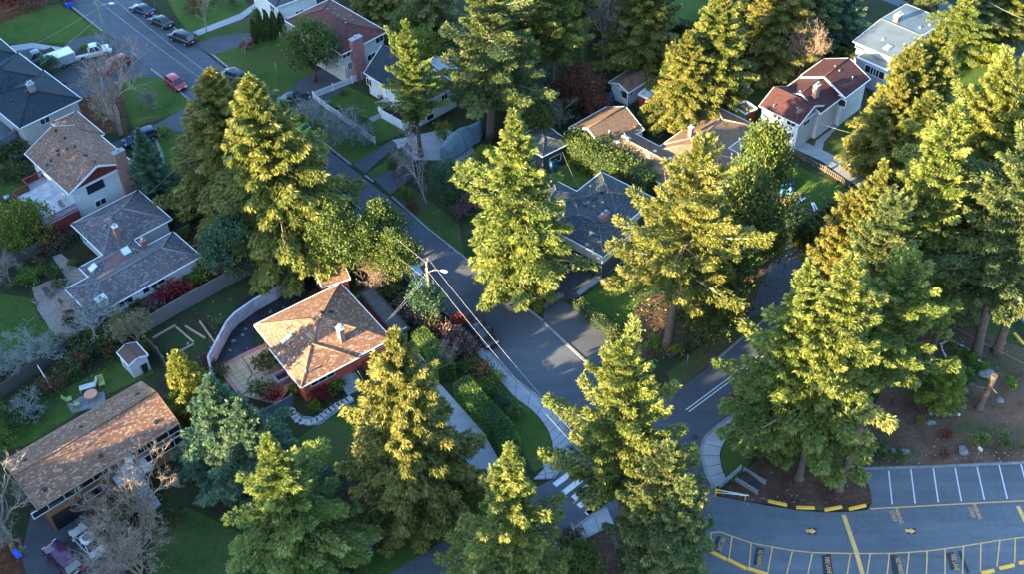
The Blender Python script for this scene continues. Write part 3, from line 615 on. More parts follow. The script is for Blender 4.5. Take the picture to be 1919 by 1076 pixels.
def leaf_blob(name, parts, mat, seed, leaf=.3, dens=26, clump=.55, core=True):
    """parts: list of (cx,cy,cz,rx,ry,rz) lobes filled with small clumps of leaves on their outer shells"""
    g = np.random.default_rng(seed); V = []; C = []
    for (cx, cy, cz, rx, ry, rz) in parts:
        ar = 4*math.pi*((rx*ry)**1.6+(rx*rz)**1.6+(ry*rz)**1.6)**(1/1.6)/3**(1/1.6); nc = max(5, int(ar*1.1/clump**2*.5))
        d = nrm(g.normal(size=(nc, 3))); d[:, 2] = np.where(d[:, 2] < -.35, -d[:, 2], d[:, 2])
        rr = g.uniform(.62, 1.08, nc); cc = np.array([cx, cy, cz])+d*rr[:, None]*np.array([rx, ry, rz])
        k = max(4, int(dens*clump**2/leaf**2*.12)); tone = g.normal(.45, .2, nc)
        pts = np.repeat(cc, k, 0)+g.normal(size=(nc*k, 3))*clump*.42; dd = np.repeat(d, k, 0)
        D = nrm(dd*.7+g.normal(size=(nc*k, 3))*.8+np.array([0, 0, .2]))
        V.append(cards(pts, D, leaf*g.uniform(.7, 1.3, nc*k), leaf*.6)); C.append(np.clip(np.repeat(tone, k)+g.normal(size=nc*k)*.16, 0, 1))
    V = np.concatenate(V); V = V[:]; 
    return np_mesh(name, V, 4, mat, np.concatenate(C))
def tree_lobes(r, h, hb, n, seed):
    g = np.random.default_rng(seed); L = [(0, 0, hb+(h-hb)*.5, r*.62, r*.62, (h-hb)*.42)]
    for i in range(n):
        a = i*2.4+g.normal()*.4; t = g.uniform(.05, .95); rad = r*math.sqrt(max(.05, 1-(2*t-.85)**2))*g.uniform(.45, .72); s = r*g.uniform(.26, .42)
        L.append((math.cos(a)*rad, math.sin(a)*rad, hb+(h-hb)*t*.95, s, s, s*.8))
    L.append((g.normal()*.1*r, g.normal()*.1*r, h-r*.3, r*.35, r*.35, r*.32)); return L
def broad(key, r, h, hb, mat, seed, n=16, leaf=.3, clump=.6, barkm=M_bark):
    lobes = tree_lobes(r, h, hb, n, seed); me = leaf_blob(key+'_crown', lobes, mat, seed, leaf, 26, clump)
    tr = MB(); tr.tube([(0, 0, 0), (.03*h, 0, hb*.6), (0, .02*h, hb), (0, 0, hb+(h-hb)*.5)], [.03*h+.05, .022*h+.04, .018*h+.03, .04], 8)
    lb = MB()
    for l in lobes[1:]: 
        m = ((l[0]*.4), l[1]*.4, hb+(l[2]-hb)*.55); lb.tube([(0, .01*h, hb*.8), m, l[:3]], [.012*h+.02, .008*h+.015, .02], 5, cap=False)
    reg(key, (me, tr, lb, h, r), barkm, barkm)
broad('arbutus', 4, 8, 2.2, L_broad, 31, 20); broad('arbutusb', 4, 9, 3, L_broad, 32, 16); broad('bluegreen', 3, 6.5, 1.2, L_broadb, 33, 14, .26)
broad('willow', 3, 4.5, .6, L_brown, 34, 14, .24); broad('yellowtree', 3, 5, .8, L_yel, 35, 13, .26)
# bare trees -------------------------------------------------------
def bare_mesh(h, r, seed, levels=5, spread=.6, upw=.5, trunkh=.28, thick=.035, stems=1, droop=0., twigs=7, tw=.014):
    g = np.random.default_rng(seed); mb = MB(); tb = MB(); T_ = []
    def grow(p, d, L, rad, lev):
        n = 3; pts = [p]; dd = d.copy()
        for i in range(n):
            dd = nrm(dd+g.normal(size=3)*.14+np.array([0, 0, (.10*upw if lev < levels-1 else -droop)])); pts.append(pts[-1]+dd*L/n)
        (tb if lev == 0 else mb).tube(pts, [rad*(1-.35*i/n) for i in range(n+1)], 7 if lev == 0 else (5 if lev < 2 else 3), cap=False)
        if lev >= levels-1:
            for j in range(twigs):
                k = g.integers(0, n+1); T_.append((pts[k], nrm(dd+g.normal(size=3)*.75+np.array([0, 0, .1-droop])), L*g.uniform(.4, .9)))
            return
        nb = 3 if lev > 0 else 5
        for j in range(nb):
            k = g.integers(1, n+1) if j else n; a = g.normal(size=3); a = nrm(a-dd*a.dot(dd)); nd = nrm(dd*(1-.35*spread)+a*spread*g.uniform(.6, 1.3)+np.array([0, 0, .12*upw]))
            grow(pts[k], nd, L*g.uniform(.6, .85), rad*.6, lev+1)
    for s_ in range(stems):
        a = g.uniform(0, 6.28); d0 = nrm(np.array([math.cos(a)*.35*(stems > 1), math.sin(a)*.35*(stems > 1), 1.])); grow(np.array([.1*math.cos(a), .1*math.sin(a), 0.]), d0, h*trunkh, h*thick/(stems**.4), 0)
    Pp = np.array([t[0] for t in T_]); D = np.array([t[1] for t in T_]); L = np.array([t[2] for t in T_])
    for _ in range(2):                        # curved twigs: two thin blades each
        mb2 = cards(Pp, D, L, tw*2); 
        i0 = len(mb.v); mb.v += [tuple(x) for x in mb2]; n = len(Pp)
        mb.f += [(i0+4*i, i0+4*i+1, i0+4*i+2, i0+4*i+3) for i in range(n)]; mb.m += [0]*n; mb.sm += [False]*n
    v = np.array(mb.v); mx = v[:, 2].max(); rr = np.percentile(np.hypot(v[:, 0], v[:, 1]), 97)
    return tb, mb, mx, rr
BARE = {}
def regbare(key, mat, *a, **k):
    tb, mb, mx, rr = bare_mesh(*a, **k); t = tb.build('trunk', mat, uv=False); b = mb.build('branches', mat, uv=False); BARE[key] = (t.data, b.data, mx, rr)
    bpy.data.objects.remove(t); bpy.data.objects.remove(b)
regbare('brown', M_barkd, 10, 5, 51, levels=6, spread=.62, twigs=5, thick=.019, tw=.013)
regbare('grey', M_barkg, 6, 4, 52, levels=6, spread=.85, upw=.2, trunkh=.22, twigs=4, thick=.02, tw=.012)
regbare('maple', M_barkl, 12, 5, 53, levels=6, spread=.45, twigs=3, thick=.018, stems=3, tw=.02, upw=.9)
regbare('shrubby', M_barkl, 3, 2, 54, levels=4, spread=.6, twigs=6, thick=.02, stems=5, tw=.014, upw=.6)
regbare('birch', M_birch, 10, 3, 55, levels=5, spread=.5, twigs=5, thick=.018, droop=.35, tw=.014, trunkh=.4)
def bare(key, name, label, base, h, r, mat=None, rot=None, crown=None, group=None):
    t, b, mx, rr = BARE[key]; p = P(*base); e = empty(name, (p[0], p[1], 0), rot if rot is not None else random.uniform(0, 6.28), label, 'tree' if 'tree' in name else 'shrub', group, (r/rr, r/rr, h/mx))
    for nm, d in (('trunk', t), ('branches', b)):
        o = link(nm, d, e)
        if mat: o.material_slots[0].link = 'OBJECT'; o.material_slots[0].material = mat
    if crown:
        m_, dn = crown; g = np.random.default_rng(int(h*100)); n = dn; v = np.array([x.co for x in b.vertices]); k = v[g.integers(len(v)*3//5, len(v), n)]
        me = np_mesh('leaves', cards(k, nrm(g.normal(size=(n, 3))), .2*mx/h, .12*mx/h), 4, m_, g.random(n)); link('leaves', me, e)
    return e
bare('brown', 'bare_tree', 'big leafless tree spreading pale brown twigs over the red car and driveways', (228, 252), 14, 6.6)
bare('maple', 'bare_tree', 'tall pale grey multi stemmed bare tree with brown leaf remnants at the top', (1132, 132), 19, 5.2, crown=(L_russet, 4200))
bare('maple', 'bare_tree', 'pinkish brown bare tree behind the burgundy roofed house', (1495, 146), 11, 3.6, M_barkd, crown=(L_russet, 3000))
bare('grey', 'bare_tree', 'grey lichen covered bare tree on the lawn left of the long fence', (68, 690), 5, 3.6)
bare('grey', 'bare_tree', 'small round grey bare shrubby tree above the long brown roof', (55, 782), 3.2, 2.2)
bare('grey', 'bare_tree', 'grey bare tree over the white chimney of the grey roofed house', (185, 636), 7, 4.2)
bare('grey', 'bare_tree', 'thin pale bare tree at the left edge near the wooden fence', (20, 532), 5.5, 2.4, M_barkl)
bare('grey', 'bare_tree', 'low grey bare tree at the left edge below the lichen tree', (5, 705), 4, 3.)
bare('brown', 'bare_tree', 'large bare tree at the lower left corner beside the long house', (28, 1030), 10, 5.2, M_barkl)
bare('brown', 'bare_tree', 'bare tree in front of the long house balcony windows', (292, 985), 9, 4.4, M_barkd)
bare('maple', 'bare_tree', 'leafless tree spreading beside the white sedan at the bottom', (262, 1078), 8, 4.6, M_barkd)
bare('brown', 'bare_tree', 'low bare thicket between the two cars and the long house', (215, 985), 6, 3.2, M_barkd)
bare('grey', 'bare_tree', 'gnarled bare fruit tree at the corner of the white picket fence', (590, 240), 5.5, 3.2, M_barkg)
bare('grey', 'bare_tree', 'gnarled bare fruit tree over the middle of the white picket fence', (630, 262), 5.5, 3.2, M_barkg)
bare('grey', 'bare_tree', 'gnarled bare fruit tree at the lower end of the white picket fence', (662, 275), 5, 3., M_barkg)
bare('birch', 'birch_tree', 'weeping birch with white trunk and brown twigs beside the street', (798, 380), 12, 3.6, crown=(L_russet, 5200))
bare('birch', 'birch_tree', 'slender white stemmed birch beside the three parked black cars', (388, 60), 9, 3.2, M_barkd)
bare('birch', 'bare_tree', 'young thin bare tree on the lawn near the burgundy shrub', (460, 107), 4, 1.4, M_barkl)
bare('brown', 'bare_tree', 'grey bare tree between the two tall bare fir trunks', (1008, 178), 8, 3.8, M_barkg)
bare('maple', 'bare_tree', 'leafless russet tree by the utility pole and red house', (708, 545), 5.5, 2.6, M_barkd, crown=(L_russet, 700))
bare('shrubby', 'bare_tree', 'tiny white stemmed bare tree between the hedges and the pavement', (846, 690), 4, 1.5)
bare('maple', 'bare_tree', 'bare tree behind the reddish hip roof at the top', (585, 5), 6, 2.6, M_barkd)
bare('brown', 'bare_tree', 'grey bare tree left of the grey garage roof', (1050, 240), 5, 3., M_barkl)
bare('shrubby', 'bare_shrub', 'bare twiggy shrub on the lawn between the driveways and the red hatchback', (280, 205), 3, 1.6)
bare('maple', 'bare_tree', 'yellow leaved thin tree beside the white garden shed', (258, 640), 5, 2.8, M_barkd, crown=(L_yel, 900))
bare('shrubby', 'bare_shrub', 'bare pale twigs against the blue roofed house wall', (105, 250), 3.5, 1.8)
# broadleaf trees --------------------------------------------------
for a in [
 ('arbutus', 'broadleaf_tree', 'dense round evergreen tree on the lawn before the reddish roofed house', (572, 42), 152, None, 4.6),
 ('arbutus', 'broadleaf_tree', 'sunlit yellow green broadleaf tree above the small red shed', (622, 398), 520, None, 4.0),
 ('arbutusb', 'broadleaf_tree', 'sunlit yellow green broadleaf tree between the shed and the street', (672, 425), 530, None, 3.6),
 ('arbutusb', 'broadleaf_tree', 'dark green tree overhanging the street above the utility pole', (712, 390), 500, None, 3.6),
 ('arbutus', 'broadleaf_tree', 'dark green tree partly hiding the white vehicle beside the street', (735, 440), 540, None, 3.2),
 ('bluegreen', 'broadleaf_tree', 'round blue green tree at the end of the grey roofed house', (412, 412), 522, None, 3.6),
 ('arbutusb', 'arbutus_tree', 'tall golden arbutus right of the large fir beside the dark grey roof', (1440, 250), None, 16, 4.6),
 ('arbutus', 'arbutus_tree', 'broad arbutus with orange lit crown edge over the side street', (1405, 330), None, 16, 5.4),
 ('arbutusb', 'arbutus_tree', 'lower dark arbutus mass left of the side street', (1370, 440), None, 13, 5.2),
 ('arbutus', 'arbutus_tree', 'dark arbutus on the inner corner of the side street', (1330, 520), None, 9, 4.6),
 ('arbutusb', 'arbutus_tree', 'blue green arbutus beside the pile of tarps', (1430, 410), None, 10, 3.8),
 ('bluegreen', 'broadleaf_tree', 'dark green bushy tree below the utility pole', (795, 535), 605, None, 2.6),
 ('yellowtree', 'broadleaf_tree', 'yellow green tree behind the white cottage fir', (795, 55), 120, None, 3.4),
 ('arbutus', 'broadleaf_tree', 'dark green leafy tree over the cottage back shed', (760, 20), 90, None, 3.4),
 ('willow', 'willow_bush', 'rounded rusty brown willow bush behind the grey garage', (1085, 130), 196, None, 4.0),
 ('willow', 'willow_bush', 'lower brown arching bush beside the blue tarp', (1112, 165), 212, None, 2.6),
 ('arbutusb', 'broadleaf_tree', 'dark green dense tree over the derelict sheds', (1265, 130), 200, None, 3.6),
 ('arbutus', 'broadleaf_tree', 'dark leafy tree right of the massive fir and above the garage', (1000, 195), 262, None, 3.4),
 ('yellowtree', 'broadleaf_tree', 'dark yellow green tree at the left edge below the red deck', (22, 382), 462, None, 4.0),
 ('bluegreen', 'broadleaf_tree', 'round dark shrub tree hiding the enclosed trailer', (85, 103), 148, None, 1.9),
 ('yellowtree', 'broadleaf_tree', 'olive green small tree behind the covered boat', (905, 280), 325, None, 2.6),
 ('bluegreen', 'broadleaf_tree', 'dark conifer like bush beside the weeping birch', (835, 300), 372, None, 2.4),
 ('arbutus', 'broadleaf_tree', 'dark green bush beside the driveway end and birch', (745, 285), 330, None, 1.9),
 ('arbutus', 'broadleaf_tree', 'dark round tree at the bottom under the street corner fir', (1085, 1040), 1110, None, 2.6),
 ('bluegreen', 'broadleaf_tree', 'dark tree at the left of the bottom lawn under the golden conifer', (600, 890), 960, None, 3.0),
 ('yellowtree', 'broadleaf_tree', 'tall round golden shrub tree across the far road', (1862, 10), 60, None, 3.0),
 ('arbutusb', 'broadleaf_tree', 'dark leafy mass at the top edge right of the yellow topped cedar', (1420, 40), 120, None, 3.4),
 ]: place(a[0], a[1], a[2], 'tree', a[3], a[4], a[5], a[6])
# shrubs -----------------------------------------------------------
SHR = {}
for k, m, sd_ in (('dark', L_firb, 61), ('green', L_hedge, 62), ('yellow', L_yel, 63), ('red', L_red, 64), ('brown', L_brown, 65), ('blue', L_broadb, 66), ('russet', L_russet, 67)):
    for v_ in range(2):
        g = np.random.default_rng(sd_*3+v_); lob = [(0, 0, .55, .6, .6, .5)]+[(g.uniform(-.6, .6), g.uniform(-.6, .6), g.uniform(.3, .7), .4, .4, .35) for _ in range(5)]
        st = MB()
        for l in lob: st.tube([(0, 0, 0), (l[0]*.5, l[1]*.5, l[2]*.5), l[:3]], [.04, .03, .02], 4, cap=False)
        s0 = st.build('stem', M_bark, uv=False); SHR[k, v_] = (leaf_blob('shrub_'+k, lob, m, sd_+v_, .17, 24, .26), s0.data); bpy.data.objects.remove(s0)
def shrub(k, label, px, r, h=None, name='shrub', group=None):
    h = h or r*1.15; p = P(*px); v_ = random.randint(0, 1)
    e = empty(name, (p[0], p[1], 0), random.uniform(0, 6.28), label, 'shrub', group, (r, r, h)); link('leaves', SHR[k, v_][0], e); link('stems', SHR[k, v_][1], e); return e
COLN = dict(dark='dark green', green='mid green', yellow='yellow green', red='deep red', brown='brown', blue='blue green', russet='twiggy russet')
for k, px, r, where in [
 ('green', (307, 256), 1.3, 'clipped round beside the navy wagon driveway'), ('red', (466, 92), 1.2, 'beside the young bare tree on the upper lawn'), ('brown', (130, 6), 1.6, 'at the kerb beside the blue bins'),
 ('red', (20, 12), 2.4, 'at the top left corner, its left part'), ('brown', (62, 14), 2.2, 'at the top left corner, its right part'), ('brown', (362, 22), 1.8, 'behind the slender birch near the top'),
 ('green', (402, 8), 1.5, 'right of the slender birch at the top edge'), ('dark', (438, 12), 1.3, 'in the rock bed at the top'), ('yellow', (492, 30), 1.3, 'against the white house beside the cypress row'),
 ('dark', (30, 305), 2.2, 'left of the red deck, its upper part'), ('dark', (55, 330), 1.8, 'touching the red deck railing'), ('dark', (12, 335), 1.8, 'at the left edge beside the lawn and deck'),
 ('yellow', (118, 428), 1.3, 'below the red deck beside the ladder'), ('brown', (100, 465), 1.9, 'on the slope between the deck and the brick path'), ('red', (72, 452), 1.6, 'in a low hedge below the red deck'),
 ('green', (55, 530), 1.6, 'clipped round beside the brick patio'), ('dark', (100, 520), 1.2, 'inside the curve of the brick path, its left part'), ('dark', (112, 540), 1.1, 'inside the curve of the brick path, its right part'),
 ('green', (78, 515), 1.0, 'between the round bush and the path'), ('brown', (75, 500), 1.0, 'near the wooden fence and brick path'), ('dark', (138, 498), .8, 'in the courtyard of the grey house'),
 ('yellow', (88, 462), 1.3, 'topped small tree beside the wooden fence'), ('dark', (128, 612), .9, 'at the patio edge, its left clump'), ('blue', (148, 618), .8, 'at the patio edge, its round clump'), ('dark', (112, 650), 1.1, 'fern like by the patio curve'),
 ('yellow', (140, 648), 1.2, 'arching below the brick patio'), ('red', (330, 562), 2.2, 'before the grey house front, its dark plum part'), ('red', (305, 575), 1.7, 'before the grey house front, its lower part'), ('russet', (285, 590), 1.6, 'between the grey house and the tall fence'),
 ('yellow', (382, 528), 1.7, 'against the tall fence below the round blue tree'), ('green', (362, 538), 1.4, 'against the tall fence beside the plum bush'), ('dark', (250, 585), 1.4, 'under the white wall of the grey house'), ('dark', (218, 590), 1.2, 'climbing near the white chimney wall'),
 ('brown', (440, 502), 1.8, 'on the bank above the tall fence'), ('russet', (470, 488), 1.7, 'on the bank beside the cedars foot'), ('brown', (500, 480), 1.5, 'on the bank right of the cedars foot'), ('green', (330, 415), 1.1, 'beside the black wagon tail'), ('blue', (352, 425), 1.0, 'beside the black wagon rear'), ('brown', (388, 395), .8, 'of dry grass near the cedars trunk'),
 ('yellow', (345, 478), 1.3, 'between the grey roof and the round blue tree'), ('dark', (350, 445), 1.2, 'clipped beside the grey roof corner'), ('brown', (540, 485), 1.4, 'at the top end of the tall fence'), ('brown', (565, 472), 1.1, 'orange toned at the fence end'), ('russet', (530, 505), 1.6, 'on black sheeting beside the concrete wall'),
 ('dark', (560, 500), 1.2, 'on the dug bank by the small red shed'), ('dark', (412, 620), 1.1, 'beside the concrete wall in the yard'), ('brown', (395, 690), 1.0, 'at the foot of the concrete wall'), ('brown', (388, 680), .9, 'beside the concrete steps'), ('dark', (420, 700), 1.1, 'beside the tan patio border'),
 ('dark', (505, 690), 1.6, 'between the tan patio and the red house wall'), ('green', (515, 672), 1.3, 'climbing the red house side'), ('dark', (490, 740), 1.6, 'below the tan patio, its left part'), ('red', (512, 752), 1.3, 'below the tan patio near the grey fence'), ('green', (560, 735), 1.3, 'arching over the garden gate'),
 ('red', (605, 750), 1.4, 'below the front window of the red house'), ('green', (590, 770), .9, 'clipped round beside the stepping stones'), ('green', (632, 735), 1.3, 'beside the front steps of the red house'), ('yellow', (642, 722), .9, 'against the red wall by the steps'), ('dark', (672, 702), 1.0, 'clipped round right of the front steps'),
 ('dark', (70, 790+0), 1.0, 'beside the grey round bare tree'), ('dark', (60, 755), 1.6, 'along the wooden fence, lower end'), ('brown', (100, 735), 1.6, 'along the wooden fence, second from its lower end'), ('dark', (125, 705), 1.7, 'along the wooden fence near the wash pole'), ('brown', (150, 690), 1.6, 'along the wooden fence right of the wash pole'), ('dark', (165, 665), 1.7, 'on the wooden fence below the brick patio'), ('dark', (195, 650), 1.7, 'on the wooden fence left of the shed'),
 ('brown', (205, 665), 1.3, 'at the corner of the white garden shed'), ('green', (180, 640), 1.5, 'behind the wooden fence near the grey bare tree'), ('dark', (15, 800), 1.8, 'at the left edge above the long roof'), ('green', (8, 835), 1.3, 'at the left edge beside the long roof'), ('dark', (228, 620), 1.5, 'between the grey house and the shed'), ('yellow', (275, 655), .9, 'between the shed and the raised bed'),
 ('dark', (322, 978), 1.1, 'round beside the bare trees at the bottom'), ('green', (232, 985), 1.6, 'under the bare trees, its larger clump'), ('green', (250, 960), 1.3, 'under the bare trees, its upper clump'), ('russet', (260, 1000), 1.5, 'under the bare trees, its lower clump'),
 ('russet', (790, 610), 2.0, 'between the garage roof and the street'), ('brown', (812, 625), 1.8, 'above the clipped hedge, its left part'), ('red', (862, 612), 1.3, 'bright beside the black pickup on the street'), ('russet', (850, 645), 2.0, 'between the clipped hedge and the black pickup'), ('russet', (875, 665), 1.8, 'between the clipped hedge and pavement end'), ('brown', (815, 640), 1.3, 'orange leaved above the clipped hedge'),
 ('dark', (885, 690), 1.5, 'left of the pavement, its upper part'), ('brown', (905, 705), 1.5, 'left of the pavement with yellow leaves'), ('yellow', (925, 722), 1.4, 'sparse beside the pavement'), ('blue', (945, 760), 1.2, 'between the long hedge and the pavement'), ('dark', (958, 785), 1.2, 'on the corner lawn by the hedge'), ('dark', (920, 745), 1.2, 'beside the long clipped hedge'),
 ('russet', (760, 600), 1.8, 'behind the flat dark garage roof'), ('dark', (740, 560), 1.5, 'between the flat garage roof and the pole'), ('russet', (775, 570), 1.4, 'at the foot of the utility pole'),
 ('dark', (1000, 560), 1.5, 'at the tip of the grass strip beside the parking bay'), ('yellow', (1012, 585), 1.1, 'at the top corner of the parking bay'), ('brown', (985, 540), 1.3, 'under the lone golden fir'), ('dark', (1150, 640), 1.2, 'at the right end of the parking bay'), ('green', (1162, 655), 1.0, 'small beside the bay'), ('yellow', (1225, 650), 1.2, 'left of the big bare fir trunk'), ('yellow', (1262, 668), 1.1, 'right of the big bare fir trunk'), ('dark', (1290, 640), 1.6, 'under the arbutus beside the side street'), ('dark', (1330, 615), 1.8, 'on the side street verge under the arbutus'),
 ('dark', (1365, 590), 1.8, 'higher up the side street verge'), ('russet', (860, 410), 1.6, 'in the bank right of the birch'), ('russet', (880, 390), 1.8, 'in the bank above the lone golden fir'), ('dark', (850, 375), 1.4, 'beside the grey post near the birch'), ('brown', (775, 395), 1.0, 'at the birch foot'), ('green', (760, 370), 1.2, 'left of the birch foot'),
 ('dark', (640, 178), .7, 'at the cottage fence corner'), ('brown', (718, 192), .9, 'beside the white lattice fence'), ('yellow', (835, 262), 1.8, 'between the cottage and the covered boat'), ('green', (732, 80), 1.4, 'right of the reddish roofed house'), ('dark', (745, 62), 1.5, 'behind the reddish roofed house corner'), ('brown', (790, 40), 2.0, 'orange toned in the back garden at the top'),
 ('dark', (745, 20), 2.0, 'at the top behind the reddish roof'), ('dark', (700, 30), 1.6, 'at the top right behind the reddish roof'), ('green', (1012, 225), 1.8, 'left of the grey garage roof'), ('dark', (1150, 165), 1.9, 'left of the derelict brown shed'), ('dark', (1240, 160), 2.0, 'growing over the derelict shed'), ('blue', (1240, 215), 1.2, 'among the yard junk'), ('dark', (1060, 205), 1.8, 'dark mass above the garage'),
 ('dark', (1195, 235), 1.4, 'in the cluttered yard between the brown roofs'), ('dark', (1365, 205), 1.3, 'beside the brown roofed house chimney'), ('brown', (1566, 218), .6, 'at the steps of the burgundy roofed house'), ('dark', (1580, 105), 1.6, 'conical beside the flat roofed house, left one'), ('dark', (1592, 112), 1.4, 'conical beside the flat roofed house, middle one'), ('dark', (1602, 120), 1.2, 'conical beside the flat roofed house, right one'),
 ('green', (1462, 340), 2.2, 'beside the green lawn and tarps'), ('dark', (1475, 395), 2.0, 'beside the pile of planks'), ('blue', (1490, 425), 1.8, 'below the pile of planks'), ('dark', (1330, 50), 1.5, 'hedge like beside the upper lawn'), ('dark', (1300, 60), 1.5, 'below the upper lawn at the top'),
 ('yellow', (1784, 655), .9, 'fern like at the tip of the stone ringed bed'), ('yellow', (1802, 668), .9, 'fern like second in the stone ringed bed'), ('green', (1820, 680), .9, 'fern like third in the stone ringed bed'), ('green', (1838, 695), .9, 'fern like fourth in the stone ringed bed'), ('green', (1815, 705), .8, 'fern like beside the hollow boulder'), ('green', (1892, 725), 1.0, 'fern like at the far right of the mulch'), ('yellow', (1725, 792), .6, 'tiny near the row of small stumps'),
 ('dark', (1820, 722), .6, 'small beside the boulder'), ('brown', (1770, 818), .9, 'on the bank above the white parking lines, left'), ('dark', (1828, 842), 1.3, 'behind the small sign at the parking stalls'), ('brown', (1768, 858), .8, 'above the stone kerb of the stalls'), ('dark', (1882, 838), 1.2, 'on the bank at the right edge'), ('red', (1775, 822), .7, 'dark on the bank by the parking stalls'), ('dark', (1650, 858), 1.1, 'beside the left end of the stone kerb'), ('yellow', (1662, 860), .5, 'tiny at the left end of the stone kerb'), ('dark', (1690, 862), .9, 'near the grey boulder above the stalls'), ('yellow', (1917, 840), .8, 'at the right edge above the stalls'),
 ('blue', (490, 880), 1.6, 'under the blue spruces at the lawn edge'), ('yellow', (608, 905), 1.1, 'below the curved lawn'), ('green', (630, 915), 1.2, 'dark leaved below the curved lawn'), ('brown', (1072, 1010), 1.2, 'on the mulch below the crossing'), ('green', (1095, 1030), 1.0, 'at the bottom below the crossing'), ('dark', (1060, 1035), 1.5, 'with reddish leaves below the crossing sign'), ('dark', (708, 990), 1.4, 'spiky beside the stone garden wall'),
 ]:
    shrub(k, COLN[k]+' shrub '+where, px, r)
# columnar trees ---------------------------------------------------
def columnar(key, mat, seed, h=4.):
    g = np.random.default_rng(seed); n = 2600; z = g.uniform(.02, 1, n); a = g.uniform(0, 6.28, n); rad = .62*np.sin(np.clip(z*.93+.1, 0, 1)*math.pi)**.55*g.uniform(.75, 1.05, n)
    pts = np.c_[np.cos(a)*rad, np.sin(a)*rad, z*h*.97]; D = nrm(np.c_[np.cos(a)*.45, np.sin(a)*.45, np.ones(n)]+g.normal(size=(n, 3))*.25)
    me = np_mesh(key, cards(pts, D, .34, .13), 4, mat, np.clip(g.normal(.45, .2, n)+.2*(np.sin(a*5) > 0), 0, 1))
    tr = MB(); tr.tube([(0, 0, 0), (0, 0, h*.8)], [.1, .03], 6); reg(key, (me, tr, MB(), h, .62))
columnar('cypress', L_firb, 71); columnar('goldcypress', L_yel, 72)
CN = ['first', 'second', 'third', 'fourth', 'fifth', 'sixth', 'seventh', 'eighth', 'ninth', 'tenth']
for i, (tp, by) in enumerate([((482, 18), 78), ((496, 20), 76), ((509, 20), 74), ((523, 22), 68), ((471, 35), 82)]):
    place('cypress', 'cypress_tree', ['first tall dark cypress left of the white house wall', 'second dark cypress from the left beside the white house', 'third dark cypress in the row by the white house', 'rightmost dark cypress touching the white house wall', 'lowest dark cypress nearest the driveway of the white house'][i], 'tree', tp, by, None, .48, group='dark columnar cypresses by the white house')
for i, (x, y, b) in enumerate([(1840, 76, 112), (1852, 78, 116), (1866, 84, 122), (1878, 86, 126), (1888, 90, 130), (1846, 88, 122)]):
    place('goldcypress', 'cypress_tree', CN[i]+' golden columnar cypress in the short row beside the far road', 'tree', (x, y), b, None, 1.0, group='golden columnar cypresses by the far road')
for i in range(9):
    t = i/8; place('cypress', 'cypress_tree', CN[i]+' dark cypress from the woodpile end in the slanting hedge row', 'tree', (1512+80*t, 418-58*t), 462-60*t, None, 1.25, group='dark cypresses along the green lawn')
for i in range(4): place('cypress', 'cypress_tree', CN[i]+' small conical evergreen between the burgundy and flat roofs', 'tree', (1570+12*i, 86+4*i), 118+4*i, None, .95, group='conical evergreens between two roofs')
# hedges -----------------------------------------------------------
L_hedge2 = leafmat('shaggy_hedge_leaves', (.035, .07, .012), (.09, .135, .025), (.13, .18, .03))
def hedge(label, px, wd, ht, mat=L_hedge, shag=.06, leaf=.16, dens=70, name='hedge'):
    pts = [P(*p) for p in px]; c0 = pts[0].copy(); V = []; core = MB(); g = np.random.default_rng(int(px[0][0]))
    D2 = []
    for i in range(len(pts)-1):
        a, b = pts[i]-c0, pts[i+1]-c0; L = np.linalg.norm(b-a); d = (b-a)/L; n_ = np.array([-d[1], d[0], 0])
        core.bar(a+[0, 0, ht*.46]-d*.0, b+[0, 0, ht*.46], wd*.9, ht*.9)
        A = L*(2*ht+wd); n = int(A*dens); u = g.uniform(-.1, 1.1 if i == len(pts)-2 else 1, n); u = np.clip(u, -.02, 1.02); w_ = g.uniform(-(ht+wd/2), ht+wd/2, n)
        wob = (.10*np.sin(u*L*1.7+i)+.07*np.sin(u*L*4.1))*min(1, shag*10)
        off = np.clip(w_, -wd/2, wd/2); zz = np.where(np.abs(w_) > wd/2, ht-(np.abs(w_)-wd/2), ht); corner = np.minimum(np.abs(np.abs(w_)-wd/2), .25)
        rnd = (.25-corner)*.5
        p = a+d*(u*L)[:, None]+n_*(off*(1+wob*.25)-np.sign(off)*rnd)[:, None]; p[:, 2] = np.maximum(.03, zz-rnd+wob*(np.abs(w_) < wd/2))
        p += g.normal(size=(n, 3))*shag; nn = np.where((np.abs(w_) > wd/2)[:, None], n_*np.sign(w_)[:, None], np.array([0, 0, 1.]))
        V.append(cards(p, nrm(nn*.6+g.normal(size=(n, 3))*.6), leaf, leaf*.6))
        for e_, s_ in ((a, -1), (b, 1)):
            n2 = int(wd*ht*dens); q_ = e_+n_*g.uniform(-wd/2, wd/2, n2)[:, None]+d*s_*.02; q_[:, 2] = g.uniform(0, ht, n2); V.append(cards(q_+g.normal(size=(n2, 3))*shag, nrm(d*s_*.6+g.normal(size=(n2, 3))*.6), leaf, leaf*.6))
    V = np.concatenate(V); n = len(V)//4; e = empty(name, c0, 0, label, 'hedge')
    cl = np.clip(g.normal(.45, .2, n)+.15*np.sin(V[::4, 0]*1.3)+.12*np.sin(V[::4, 1]*2.1), 0, 1)
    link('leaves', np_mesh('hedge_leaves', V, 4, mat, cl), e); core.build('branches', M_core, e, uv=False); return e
hedge('shorter clipped green hedge beside the red house driveway', [(788, 648), (815, 680), (838, 715)], 2.0, 2.6, shag=.03, leaf=.13, dens=110)
hedge('long clipped green hedge between the driveway and the corner lawn', [(868, 742), (910, 790), (945, 828), (958, 856)], 2.0, 2.7, shag=.03, leaf=.13, dens=110)
hedge('tall shaggy cedar hedge beside the long brown roof', [(1068, 292), (1110, 318), (1160, 345), (1215, 378)], 2.6, 4.0, L_hedge2, .22, .3, 46)
